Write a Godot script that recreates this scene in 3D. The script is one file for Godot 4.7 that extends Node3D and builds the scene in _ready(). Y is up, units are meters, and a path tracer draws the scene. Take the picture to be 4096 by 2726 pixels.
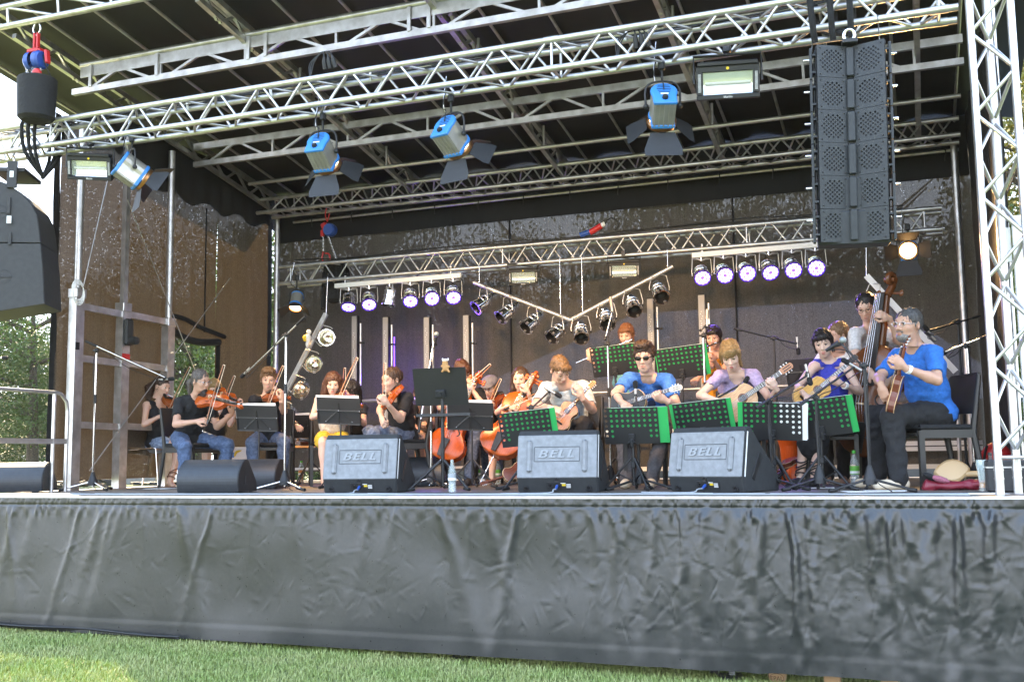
extends Node3D
# ---------------------------------------------------------------- shape helpers
class MB:
	var v := PackedVector3Array()
	var n := PackedVector3Array()
	var ix := PackedInt32Array()
	func tri(a: Vector3, b: Vector3, c: Vector3) -> void:
		var m := (b - a).cross(c - a).normalized()
		var k := v.size()
		for p in [a, b, c]:
			v.append(p); n.append(m)
		for i in [k, k + 2, k + 1]: ix.append(i)
	func quad(a: Vector3, b: Vector3, c: Vector3, d: Vector3) -> void:
		var m := (c - a).cross(d - b).normalized()
		var k := v.size()
		for p in [a, b, c, d]:
			v.append(p); n.append(m)
		for i in [k, k + 2, k + 1, k, k + 3, k + 2]: ix.append(i)
	func box(c: Vector3, s: Vector3, bs := Basis(), bev := 0.0) -> void:
		var h := s / 2
		var e := minf(bev, 0.45 * minf(s.x, minf(s.y, s.z)))
		for ax in 3:
			for sg in [-1.0, 1.0]:
				var u := (ax + 1) % 3
				var w := (ax + 2) % 3
				var q: Array = []
				for t in [[-1, -1], [1, -1], [1, 1], [-1, 1]]:
					var p := Vector3()
					p[ax] = sg * h[ax]; p[u] = t[0] * (h[u] - e); p[w] = t[1] * (h[w] - e)
					q.append(c + bs * p)
				if sg > 0: quad(q[0], q[1], q[2], q[3])
				else: quad(q[3], q[2], q[1], q[0])
		if e <= 0: return
		for ax in 3:
			var u := (ax + 1) % 3
			var w := (ax + 2) % 3
			for su in [-1.0, 1.0]:
				for sw in [-1.0, 1.0]:
					var q: Array = []
					for t in [[-1, 0], [1, 0], [1, 1], [-1, 1]]:
						var p := Vector3()
						p[ax] = t[0] * (h[ax] - e)
						p[u] = su * (h[u] - (e if t[1] == 1 else 0.0))
						p[w] = sw * (h[w] - (0.0 if t[1] == 1 else e))
						q.append(c + bs * p)
					if su * sw > 0: quad(q[0], q[1], q[2], q[3])
					else: quad(q[3], q[2], q[1], q[0])
	func tube(pts: Array, r, sides := 8, caps := true) -> void:
		var np := pts.size()
		var t: Vector3 = (pts[1] - pts[0]).normalized()
		var a := t.cross(Vector3.UP if absf(t.y) < 0.9 else Vector3.RIGHT).normalized()
		var k := v.size()
		for i in np:
			var d: Vector3 = (pts[mini(i + 1, np - 1)] - pts[maxi(i - 1, 0)]).normalized()
			a = (a - d * a.dot(d)).normalized()
			var b := d.cross(a)
			var rr: float = r[i] if r is Array else r
			for j in sides:
				var g := TAU * j / sides
				var w := a * cos(g) + b * sin(g)
				v.append(pts[i] + w * rr); n.append(w)
		for i in np - 1:
			for j in sides:
				var p := k + i * sides + j
				var q := k + i * sides + (j + 1) % sides
				for z in [p, p + sides, q, q, p + sides, q + sides]: ix.append(z)
		if caps:
			for e in [0, np - 1]:
				var d: Vector3 = (pts[1] - pts[0]).normalized() * -1.0 if e == 0 else (pts[np - 1] - pts[np - 2]).normalized()
				var c := v.size()
				v.append(pts[e]); n.append(d)
				for j in sides:
					v.append(v[k + e * sides + j]); n.append(d)
				for j in sides:
					var o := [c, c + 1 + j, c + 1 + (j + 1) % sides]
					for z in (o if e == 0 else [o[0], o[2], o[1]]): ix.append(z)
	func lathe(xf: Transform3D, prof: Array, seg := 14) -> void:   # prof: Vector2(radius, height)
		for i in prof.size() - 1:
			var p: Vector2 = prof[i]
			var q: Vector2 = prof[i + 1]
			var dn := Vector2(q.y - p.y, p.x - q.x).normalized()
			var k := v.size()
			for j in seg + 1:
				var g := TAU * j / seg
				var cs := cos(g)
				var sn := -sin(g)
				v.append(xf * Vector3(p.x * cs, p.y, p.x * sn)); v.append(xf * Vector3(q.x * cs, q.y, q.x * sn))
				var m := (xf.basis * Vector3(dn.x * cs, dn.y, dn.x * sn)).normalized()
				n.append(m); n.append(m)
			for j in seg:
				var b := k + j * 2
				for z in [b, b + 1, b + 2, b + 2, b + 1, b + 3]: ix.append(z)
	func ball(c: Vector3, r: Vector3, bs := Basis(), seg := 10) -> void:
		var k := v.size()
		for i in seg / 2 + 1:
			var th := PI * i / (seg / 2)
			for j in seg + 1:
				var g := TAU * j / seg
				var d := Vector3(sin(th) * cos(g), cos(th), sin(th) * sin(g))
				v.append(c + bs * (d * r)); n.append((bs * (d / r)).normalized())
		for i in seg / 2:
			for j in seg:
				var a := k + i * (seg + 1) + j
				var b := a + seg + 1
				for z in [a, b, a + 1, a + 1, b, b + 1]: ix.append(z)
	func prism(poly: PackedVector2Array, xf: Transform3D, dep: float, bev := 0.0) -> void:
		var m := poly.size()
		if Geometry2D.is_polygon_clockwise(poly): poly.reverse()
		var rings := [[0.0, 0.0], [0.0, dep]] if bev <= 0 else [[bev, 0.0], [0.0, bev], [0.0, dep - bev], [bev, dep]]
		var rr := []
		for g in rings:
			var o := PackedVector3Array()
			for i in m:
				var a := (poly[i] - poly[(i + m - 1) % m]).normalized()
				var b := (poly[(i + 1) % m] - poly[i]).normalized()
				var w := (a + b).normalized()
				var p: Vector2 = poly[i] + Vector2(-w.y, w.x) * g[0]
				o.append(xf * Vector3(p.x, p.y, g[1]))
			rr.append(o)
		for k in rings.size() - 1:
			for i in m:
				var j := (i + 1) % m
				quad(rr[k][i], rr[k][j], rr[k + 1][j], rr[k + 1][i])
		var t := Geometry2D.triangulate_polygon(poly)
		for i in range(0, t.size(), 3):
			var q := [t[i], t[i + 1], t[i + 2]]
			if (poly[q[1]] - poly[q[0]]).cross(poly[q[2]] - poly[q[0]]) < 0: q.reverse()
			var e: PackedVector3Array = rr[-1]
			tri(e[q[0]], e[q[1]], e[q[2]])
			e = rr[0]
			tri(e[q[2]], e[q[1]], e[q[0]])
	func sheet(rows: Array, closed := false) -> void:   # rows of Vector3, smooth
		var h := rows.size()
		var w: int = rows[0].size()
		var k := v.size()
		for i in h:
			for j in w:
				var a: Vector3 = rows[i][mini(j + 1, w - 1)] - rows[i][maxi(j - 1, 0)]
				if closed: a = rows[i][(j + 1) % w] - rows[i][(j + w - 1) % w]
				var b: Vector3 = rows[mini(i + 1, h - 1)][j] - rows[maxi(i - 1, 0)][j]
				v.append(rows[i][j]); n.append(a.cross(b).normalized())
		for i in h - 1:
			for j in (w if closed else w - 1):
				var p := k + i * w + j
				var q := k + i * w + (j + 1) % w
				for z in [p, p + w, q, q, p + w, q + w]: ix.append(z)
	func add(o: MB, xf: Transform3D) -> void:
		var k := v.size()
		v.append_array(xf * o.v)
		var b := xf.basis.inverse().transposed()
		for m in o.n: n.append((b * m).normalized())
		if xf.basis.determinant() < 0:
			for i in range(0, o.ix.size(), 3):
				for q in [0, 2, 1]: ix.append(k + o.ix[i + q])
		else:
			for i in o.ix: ix.append(k + i)
	func mesh() -> ArrayMesh:
		var a := []
		a.resize(Mesh.ARRAY_MAX)
		a[Mesh.ARRAY_VERTEX] = v; a[Mesh.ARRAY_NORMAL] = n; a[Mesh.ARRAY_INDEX] = ix
		var am := ArrayMesh.new()
		am.add_surface_from_arrays(Mesh.PRIMITIVE_TRIANGLES, a)
		return am

# a distance field on a grid, meshed as surface nets
class Field:
	var o: Vector3
	var c: float
	var nx: int
	var ny: int
	var nz: int
	var d := PackedFloat32Array()
	func _init(lo: Vector3, hi: Vector3, cell: float) -> void:
		o = lo; c = cell
		nx = int((hi.x - lo.x) / c) + 2; ny = int((hi.y - lo.y) / c) + 2; nz = int((hi.z - lo.z) / c) + 2
		d.resize(nx * ny * nz); d.fill(1.0)
	func put(x: int, y: int, z: int, e: float, k: float, cut: bool) -> void:
		var i := (z * ny + y) * nx + x
		var f := d[i]
		if cut:
			e = -e
			var h := clampf(0.5 - 0.5 * (f - e) / k, 0, 1)
			d[i] = lerpf(f, e, h) + k * h * (1 - h)
		else:
			var h := clampf(0.5 + 0.5 * (f - e) / k, 0, 1)
			d[i] = lerpf(f, e, h) - k * h * (1 - h)
	func cap(a: Vector3, b: Vector3, ra: float, rb: float, k := 0.02, cut := false) -> void:
		var m := maxf(ra, rb) + k + c * 1.5
		var lo := (a.min(b) - Vector3.ONE * m - o) / c
		var hi := (a.max(b) + Vector3.ONE * m - o) / c
		var ba := b - a
		var l2 := maxf(ba.length_squared(), 1e-8)
		for z in range(maxi(0, int(lo.z)), mini(nz, int(hi.z) + 2)):
			for y in range(maxi(0, int(lo.y)), mini(ny, int(hi.y) + 2)):
				for x in range(maxi(0, int(lo.x)), mini(nx, int(hi.x) + 2)):
					var p := o + Vector3(x, y, z) * c - a
					var t := clampf(p.dot(ba) / l2, 0, 1)
					var e := (p - ba * t).length() - lerpf(ra, rb, t)
					if e < m: put(x, y, z, e, k, cut)
	func ell(q: Vector3, r: Vector3, bs := Basis(), k := 0.02, cut := false) -> void:
		var m := maxf(r.x, maxf(r.y, r.z)) + k + c * 1.5
		var lo := (q - Vector3.ONE * m - o) / c
		var hi := (q + Vector3.ONE * m - o) / c
		var inv := bs.inverse()
		for z in range(maxi(0, int(lo.z)), mini(nz, int(hi.z) + 2)):
			for y in range(maxi(0, int(lo.y)), mini(ny, int(hi.y) + 2)):
				for x in range(maxi(0, int(lo.x)), mini(nx, int(hi.x) + 2)):
					var p := inv * (o + Vector3(x, y, z) * c - q)
					var k0 := (p / r).length()
					var k1 := (p / (r * r)).length()
					var e := k0 * (k0 - 1.0) / maxf(k1, 1e-6) if k0 > 0.2 else -0.8 * minf(r.x, minf(r.y, r.z))
					if e < k + c * 3: put(x, y, z, e, k, cut)
	func rough(nz_: FastNoiseLite, amp: float, stretch := Vector3.ONE) -> void:
		for z in nz:
			for y in ny:
				for x in nx:
					var i := (z * ny + y) * nx + x
					if absf(d[i]) < amp * 2 + c * 2:
						d[i] += amp * nz_.get_noise_3dv((o + Vector3(x, y, z) * c) * stretch)
	func plane_cut(p: Vector3, nn: Vector3) -> void:   # keep the side where nn points away from
		for z in nz:
			for y in ny:
				for x in nx:
					var i := (z * ny + y) * nx + x
					var e := (o + Vector3(x, y, z) * c - p).dot(nn)
					if e > d[i]: d[i] = e
	func into(mb: MB) -> void:
		var id := PackedInt32Array()
		id.resize(nx * ny * nz); id.fill(-1)
		var k0 := mb.v.size()
		var sy := nx
		var sz := nx * ny
		var off := [0, 1, sy, sy + 1, sz, sz + 1, sz + sy, sz + sy + 1]
		var cnt := k0
		for z in nz - 1:
			for y in ny - 1:
				var i := (z * ny + y) * nx
				for x in nx - 1:
					var f := d[i]
					if absf(f) < c * 2.5:
						var s := 0
						for q in 8:
							if d[i + off[q]] < 0: s |= 1 << q
						if s != 0 and s != 255:
							var acc := Vector3()
							var m := 0
							for q in 8:
								for ax in 3:
									if not q & (1 << ax):
										var w := q | (1 << ax)
										var a := d[i + off[q]]
										var b := d[i + off[w]]
										if (a < 0) != (b < 0):
											var pt := Vector3(q & 1, (q >> 1) & 1, q >> 2)
											pt[ax] += a / (a - b)
											acc += pt; m += 1
							mb.v.append(o + (Vector3(x, y, z) + acc / m) * c)
							mb.n.append(Vector3())
							id[i] = cnt; cnt += 1
					i += 1
		var st := [1, sy, sz]
		for z in range(1, nz - 1):
			for y in range(1, ny - 1):
				var i := (z * ny + y) * nx + 1
				for x in range(1, nx - 1):
					if id[i] >= 0:
						var neg := d[i] < 0
						for ax in 3:
							if (d[i + st[ax]] < 0) != neg:
								var u: int = st[(ax + 1) % 3]
								var w: int = st[(ax + 2) % 3]
								var q := [id[i], id[i - u], id[i - u - w], id[i - w]]
								if q.min() < 0: continue
								if not neg: q.reverse()
								var m: Vector3 = (mb.v[q[2]] - mb.v[q[0]]).cross(mb.v[q[3]] - mb.v[q[1]])
								for e in q: mb.n[e] += m
								for e in [q[0], q[2], q[1], q[0], q[3], q[2]]: mb.ix.append(e)
					i += 1
		for i in range(k0, mb.n.size()): mb.n[i] = mb.n[i].normalized()

# ---------------------------------------------------------------- materials, nodes
var M := {}
var rng := RandomNumberGenerator.new()
var unit_tube: ArrayMesh
var unit_bar: ArrayMesh

func lin(r: float, g: float, b: float) -> Color:
	return Color(r, g, b).linear_to_srgb()

func mat(called: String, c: Color, rough := 0.7, metal := 0.0, grain := "") -> StandardMaterial3D:
	var m := StandardMaterial3D.new()
	m.resource_name = called; m.albedo_color = c; m.roughness = rough; m.metallic = metal
	if grain:
		m.albedo_texture = T[grain][0]
		m.uv1_triplanar = true
		m.uv1_world_triplanar = grain in ["cloth", "denim", "worn"]
		m.uv1_scale = (Vector3(2.2, 0.35, 2.2) if grain == "hair" else Vector3(1.6, 0.25, 1.6) if grain == "wood" else Vector3.ONE) * T[grain][1]
		if T[grain].size() > 2:
			m.normal_enabled = true; m.normal_texture = T[grain][2]; m.normal_scale = T[grain][3]
	M[called] = m
	return m

var T := {}
func noise(seed_: int, freq: float, a: Color, b: Color, oct := 4, kind := FastNoiseLite.TYPE_SIMPLEX_SMOOTH, normal := false, bump := 4.0, size := 512) -> NoiseTexture2D:
	var f := FastNoiseLite.new()
	f.seed = seed_; f.frequency = freq; f.noise_type = kind; f.fractal_octaves = oct
	var t := NoiseTexture2D.new()
	t.width = size; t.height = size; t.seamless = true; t.noise = f
	if normal:
		t.as_normal_map = true; t.bump_strength = bump
	else:
		var g := Gradient.new()
		g.set_color(0, a); g.set_color(1, b)
		t.color_ramp = g
	return t

func tag(o: Node, label: String, cat := "", group := "", kind := "") -> Node:
	if label: o.set_meta("label", label)
	if cat: o.set_meta("category", cat)
	if group: o.set_meta("group", group)
	if kind: o.set_meta("kind", kind)
	return o

func thing(called: String, label: String, cat: String, at := Vector3.ZERO, group := "", bs := Basis()) -> Node3D:
	var o := Node3D.new()
	o.name = called
	add_child(o, true)
	o.transform = Transform3D(bs, at)
	tag(o, label, cat, group)
	return o

func obj(called: String, mb: MB, m: Material, parent: Node = self) -> MeshInstance3D:
	var o := MeshInstance3D.new()
	o.name = called; o.mesh = mb.mesh(); o.material_override = m
	parent.add_child(o, true)
	return o

func inst(called: String, me: Mesh, m: Material, xf: Transform3D, parent: Node) -> MeshInstance3D:
	var o := MeshInstance3D.new()
	o.name = called; o.mesh = me; o.material_override = m; o.transform = xf
	parent.add_child(o, true)
	return o

func copy(src: Node3D, label: String, xf: Transform3D) -> Node3D:
	var o: Node3D = src.duplicate()
	o.name = src.name
	add_child(o, true)
	o.transform = xf
	o.set_meta("label", label)
	return o

func along(a: Vector3, b: Vector3, w: float, h := -1.0) -> Transform3D:   # a unit bar from a to b
	var y := b - a
	var x := y.cross(Vector3.BACK if absf(y.normalized().z) < 0.95 else Vector3.UP).normalized()
	var z := x.cross(y.normalized())
	return Transform3D(Basis(x * w, y, z * (w if h < 0 else h)), (a + b) / 2)

func bar(called: String, a: Vector3, b: Vector3, r: float, m: Material, parent: Node) -> MeshInstance3D:
	return inst(called, unit_tube, m, along(a, b, r), parent)

func beam(called: String, a: Vector3, b: Vector3, w: float, h: float, m: Material, parent: Node) -> MeshInstance3D:
	return inst(called, unit_bar, m, along(a, b, w, h), parent)

func facing(d: Vector3, up := Vector3.UP) -> Basis:   # +z looks along d
	var z := d.normalized()
	var x := up.cross(z).normalized()
	return Basis(x, z.cross(x), z)

func line(a: Vector3, b: Vector3, n_: int, sag := 0.0) -> Array:
	var o := []
	for i in n_ + 1:
		var t := float(i) / n_
		o.append(a.lerp(b, t) - Vector3(0, 4 * sag * t * (1 - t), 0))
	return o

func smooth(pts: Array, n_ := 5) -> Array:   # Catmull-Rom
	var o := []
	for i in pts.size() - 1:
		var p0: Vector3 = pts[maxi(i - 1, 0)]
		var p3: Vector3 = pts[mini(i + 2, pts.size() - 1)]
		for k in n_:
			o.append((pts[i] as Vector3).cubic_interpolate(pts[i + 1], p0, p3, float(k) / n_))
	o.append(pts[-1])
	return o

# ---------------------------------------------------------------- the place
func _ready() -> void:
	rng.seed = 7
	var cam := Camera3D.new()
	cam.name = "camera"
	add_child(cam)
	cam.transform = Transform3D(Basis(Vector3(0.933572, -0.013585, -0.358133), Vector3(0.051701, 0.993934, 0.097069), Vector3(0.354642, -0.109137, 0.928611)), Vector3(0.000000, 0.290000, 7.207506))
	cam.fov = 35.959
	cam.near = 0.1; cam.far = 600.0
	cam.current = true
	var env := Environment.new()
	env.background_mode = Environment.BG_SKY
	var sky := Sky.new()
	var sm := ProceduralSkyMaterial.new()
	sm.sky_top_color = Color(0.62, 0.72, 0.86); sm.sky_horizon_color = Color(0.93, 0.94, 0.95); sm.sky_curve = 0.2
	sm.ground_bottom_color = Color(0.25, 0.28, 0.2); sm.ground_horizon_color = Color(0.5, 0.52, 0.48)
	sm.sun_angle_max = 40.0; sm.sun_curve = 0.15
	sky.sky_material = sm
	env.sky = sky
	env.tonemap_mode = Environment.TONE_MAPPER_LINEAR
	env.tonemap_exposure = 6.7
	env.fog_enabled = true; env.fog_density = 0.0003; env.fog_light_color = Color(0.86, 0.88, 0.84)
	env.sdfgi_enabled = true; env.ssao_enabled = true; env.ssil_enabled = true
	var we := WorldEnvironment.new()
	we.name = "world_environment"
	we.environment = env
	add_child(we)
	var sun := DirectionalLight3D.new()
	sun.name = "sun"
	sun.light_energy = 1.4; sun.light_color = Color(1.0, 0.9, 0.74); sun.light_angular_distance = 0.5; sun.shadow_enabled = true
	add_child(sun)
	sun.transform.basis = facing(Vector3(-0.66, 0.6, -0.5))   # light travels along -z of the node
	textures()
	var cyl := MB.new()
	cyl.tube([Vector3(0, -0.5, 0), Vector3(0, 0.5, 0)], 1.0, 10)
	unit_tube = cyl.mesh()
	var cub := MB.new()
	cub.box(Vector3.ZERO, Vector3.ONE)
	unit_bar = cub.mesh()
	ground()
	stage()
	walls()
	roof()
	trees()
	rig()
	props()
	folk()

func textures() -> void:
	var w := Color.WHITE
	T["cloth"] = [noise(3, 0.03, Color(0.72, 0.72, 0.72), w), 2.2, noise(4, 0.012, w, w, 4, FastNoiseLite.TYPE_SIMPLEX_SMOOTH, true, 9.0), 0.8]
	T["denim"] = [noise(5, 0.025, Color(0.45, 0.5, 0.58), Color(1, 1, 1), 5), 2.0, noise(4, 0.012, w, w, 4, FastNoiseLite.TYPE_SIMPLEX_SMOOTH, true, 9.0), 0.9]
	T["wood"] = [noise(6, 0.02, Color(0.8, 0.76, 0.72), w, 5), 5.0]
	T["scuff"] = [noise(8, 0.02, Color(0.8, 0.8, 0.8), w, 5), 1.4]
	T["worn"] = [noise(9, 0.012, Color(0.78, 0.77, 0.75), w, 5), 0.9]
	T["hair"] = [noise(10, 0.06, Color(0.35, 0.33, 0.32), w, 3), 4.0]
	T["lawn"] = [noise(11, 0.02, Color(0.5, 0.56, 0.4), Color(1, 1, 0.9), 5), 0.7]
	T["bark"] = [noise(12, 0.03, Color(0.45, 0.42, 0.4), w, 5), 1.2]
	mat("aluminium", lin(0.72, 0.72, 0.73), 0.38, 0.85, "worn")
	M["roof_aluminium"] = M.aluminium
	mat("chrome", lin(0.8, 0.8, 0.82), 0.16, 1.0)
	mat("black_steel", lin(0.012, 0.012, 0.013), 0.45)
	mat("black_plastic", lin(0.016, 0.017, 0.019), 0.55, 0.0, "scuff")
	mat("black_cloth", lin(0.012, 0.012, 0.013), 0.9, 0.0, "cloth")
	mat("rubber", lin(0.01, 0.01, 0.01), 0.6)
	mat("blue_paint", lin(0.04, 0.22, 0.62), 0.45)
	mat("red_paint", lin(0.5, 0.02, 0.02), 0.4)
	mat("white_plastic", lin(0.75, 0.75, 0.73), 0.5)
	mat("paper", lin(0.8, 0.8, 0.78), 0.8)
	mat("green_card", lin(0.015, 0.33, 0.07), 0.6)
	mat("bark", lin(0.11, 0.085, 0.06), 0.95, 0.0, "bark")
	var m := mat("leaf", lin(0.1, 0.15, 0.03), 0.6, 0.0, "lawn")
	m.backlight_enabled = true; m.backlight = lin(0.26, 0.32, 0.05)
	m = mat("yellow_leaf", lin(0.2, 0.19, 0.03), 0.6, 0.0, "lawn")
	m.backlight_enabled = true; m.backlight = lin(0.3, 0.28, 0.03)
	m = mat("grass_blade", lin(0.1, 0.16, 0.032), 0.6, 0.0, "lawn")
	m.backlight_enabled = true; m.backlight = lin(0.08, 0.13, 0.02)

func ground_y(x: float) -> float:
	return -1.185 - 0.012 * (clampf(x, -12, 4) + 5.0)

func ground() -> void:
	var mb := MB.new()
	var rows := []
	var zs := [-400.0, -120.0, -60.0, -30.0, -15.0, -6.0, -2.0, 0.0, 1.0, 2.0, 4.0, 8.0, 20.0, 80.0, 400.0]
	var xs := [-400.0, -150.0, -60.0, -30.0, -16.0, -12.0, -10.0, -8.0, -6.0, -4.0, -2.0, 0.0, 2.0, 4.0, 10.0, 40.0, 150.0, 400.0]
	for z in zs:
		var r := []
		for x in xs: r.append(Vector3(x, ground_y(x), z))
		rows.append(r)
	mb.sheet(rows)
	tag(obj("lawn", mb, mat("lawn_soil", lin(0.17, 0.2, 0.075), 0.95, 0.0, "lawn")), "", "", "", "structure")
	var blade := MB.new()
	for k in 3:
		var a := k * 2.1
		var d := Vector3(cos(a), 0, sin(a))
		var s := Vector3(-d.z, 0, d.x) * 0.0035
		var p := d * 0.012 * k
		blade.quad(p - s, p + s, p + s * 0.7 + d * 0.006 + Vector3.UP * 0.022, p - s * 0.7 + d * 0.006 + Vector3.UP * 0.022)
		blade.tri(p - s * 0.7 + d * 0.006 + Vector3.UP * 0.022, p + s * 0.7 + d * 0.006 + Vector3.UP * 0.022, p + d * 0.022 + Vector3.UP * 0.04)
	var mm := MultiMesh.new()
	mm.transform_format = MultiMesh.TRANSFORM_3D
	mm.use_colors = true
	mm.mesh = blade.mesh()
	var cnt := 52000
	mm.instance_count = cnt
	var patch := FastNoiseLite.new()
	patch.seed = 21; patch.frequency = 0.9
	for i in cnt:
		var x := rng.randf_range(-9.0, 0.6)
		var z := -0.35 + 2.6 * pow(rng.randf(), 1.25)
		var s := rng.randf_range(0.55, 1.25) * (1.0 + 0.35 * patch.get_noise_2d(x, z))
		var b := Basis(Vector3.UP, rng.randf() * TAU) * Basis(Vector3.RIGHT, rng.randf_range(-0.45, 0.45))
		mm.set_instance_transform(i, Transform3D(b.scaled(Vector3.ONE * s), Vector3(x, ground_y(x), z)))
		var t := clampf(0.5 + 0.7 * patch.get_noise_2d(x * 1.7 + 40, z * 1.7) + rng.randf_range(-0.3, 0.3), 0, 1)
		mm.set_instance_color(i, Color(0.19, 0.27, 0.06).lerp(Color(0.34, 0.36, 0.14), t))
	var g := MultiMeshInstance3D.new()
	g.name = "grass"
	g.multimesh = mm
	var gm := mat("grass_tint", Color.WHITE, 0.6)
	gm.vertex_color_use_as_albedo = true
	gm.backlight_enabled = true; gm.backlight = lin(0.06, 0.1, 0.015)
	g.material_override = gm
	add_child(g)
	tag(g, "short mown lawn in front of the stage skirt", "grass", "", "stuff")

func stage() -> void:
	# deck boards run from left to right; the front one is an aluminium edge profile
	var st := thing("stage_deck", "grey brown plank stage floor with a bright aluminium front edge", "stage")
	st.set_meta("kind", "structure")
	var deck := mat("deck", lin(0.16, 0.145, 0.13), 0.6, 0.0, "wood")
	var z := -0.09
	var k := 0
	var boards := [deck, mat("deck_pale", lin(0.2, 0.18, 0.165), 0.6, 0.0, "wood"), mat("deck_dark", lin(0.125, 0.115, 0.105), 0.62, 0.0, "wood")]
	while z > -5.2:
		beam("plank", Vector3(-8.5, -0.02, z - 0.147), Vector3(0.75, -0.02, z - 0.147), 0.04, 0.292, boards[(k * 7 + k / 3) % 3], st)
		z -= 0.297; k += 1
	beam("edge_profile", Vector3(-9.6, -0.007, -0.04), Vector3(1.4, -0.007, -0.04), 0.018, 0.096, M.roof_aluminium, st)
	var leg := mat("galvanised", lin(0.45, 0.46, 0.47), 0.5, 0.7, "worn")
	# screw jacks under the front edge, each on a dark pad
	var names := ["leftmost", "middle", "rightmost"]
	var at := [Vector3(-5.02, -1.15, -0.12), Vector3(-3.225, -1.163, -0.12), Vector3(-1.243, -1.198, -0.12)]
	for i in 3:
		var x: float = at[i].x
		var y := ground_y(x)
		var j := thing("screw_jack", "%s threaded steel jack foot on a dark pad under the skirt" % names[i], "jack", Vector3(x, y, -0.12), "screw jacks under the stage front")
		var sp := MB.new()
		var pr := [Vector2(0.0, 0.0)]
		for q in 22:
			pr.append(Vector2(0.019, 0.03 + q * 0.014)); pr.append(Vector2(0.0225, 0.037 + q * 0.014))
		sp.lathe(Transform3D(), pr, 10)
		obj("spindle", sp, leg, j)
		var pd := MB.new()
		pd.box(Vector3(0, 0.02, 0), Vector3(0.16, 0.035, 0.16), Basis(Vector3.UP, 0.3), 0.01)
		obj("pad", pd, M.rubber, j)
		beam("leg_tube", Vector3(0, 0.3, 0), Vector3(0, 1.1, 0), 0.06, 0.06, leg, j)
	# pallet corner and two bright legs under the skirt at the right
	var pa := thing("wooden_pallet", "raw wooden pallet with a round stamp, half under the skirt at right", "pallet", Vector3(-0.64, ground_y(-0.6), -0.75))
	var raw := mat("raw_wood", lin(0.5, 0.33, 0.18), 0.8, 0.0, "wood")
	for a in [-0.3, 0.05, 0.4]:
		for b in [0.0, -0.55, -1.1]:
			beam("block", Vector3(a - 0.05, 0.055, 0.62 + b), Vector3(a + 0.05, 0.055, 0.62 + b), 0.09, 0.12, raw, pa)
	for b in 5: beam("board", Vector3(-0.4, 0.112, 0.62 - b * 0.27), Vector3(0.5, 0.112, 0.62 - b * 0.27), 0.022, 0.1, raw, pa)
	var ink := mat("stamp_ink", lin(0.12, 0.06, 0.03), 0.9)
	var tm := TextMesh.new()
	tm.text = "EPAL"; tm.font_size = 16; tm.pixel_size = 0.0022; tm.depth = 0.002
	inst("stamp", tm, ink, Transform3D(Basis(), Vector3(-0.3, 0.05, 0.682)), pa)
	var ring := MB.new()
	var rp := []
	for i in 17: rp.append(Vector3(-0.3 + 0.046 * cos(TAU * i / 16), 0.05 + 0.03 * sin(TAU * i / 16), 0.682))
	ring.tube(rp, 0.0016, 5)
	obj("stamp_ring", ring, ink, pa)
	for i in 2:
		var x: float = [-1.37, -0.98][i]
		var lg := thing("support_leg", ["left", "right"][i] + " black box leg with bright edges standing under the skirt", "support", Vector3(x, ground_y(x), -0.2), "box legs under the skirt")
		beam("post", Vector3(0, 0, 0), Vector3(0, 0.13, 0), 0.05, 0.05, M.black_steel, lg)
		for s in [-0.03, 0.03]: bar("bright_edge", Vector3(s, 0, 0.03), Vector3(s, 0.13, 0.03), 0.007, M.chrome, lg)
	skirt()
	var gc := thing("ground_cable", "black cables lying in the grass along the foot of the skirt, left", "cable")
	for c in 4:
		var mb := MB.new()
		var q := []
		for i in 22:
			var x := -7.7 + i * 0.1
			q.append(Vector3(x, ground_y(x) + 0.03 + 0.012 * c, 0.02 + 0.03 * c + 0.04 * sin(x * (1.5 + c) + c)))
		mb.tube(q, 0.009, 5)
		obj("cable", mb, M.rubber, gc)

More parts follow.
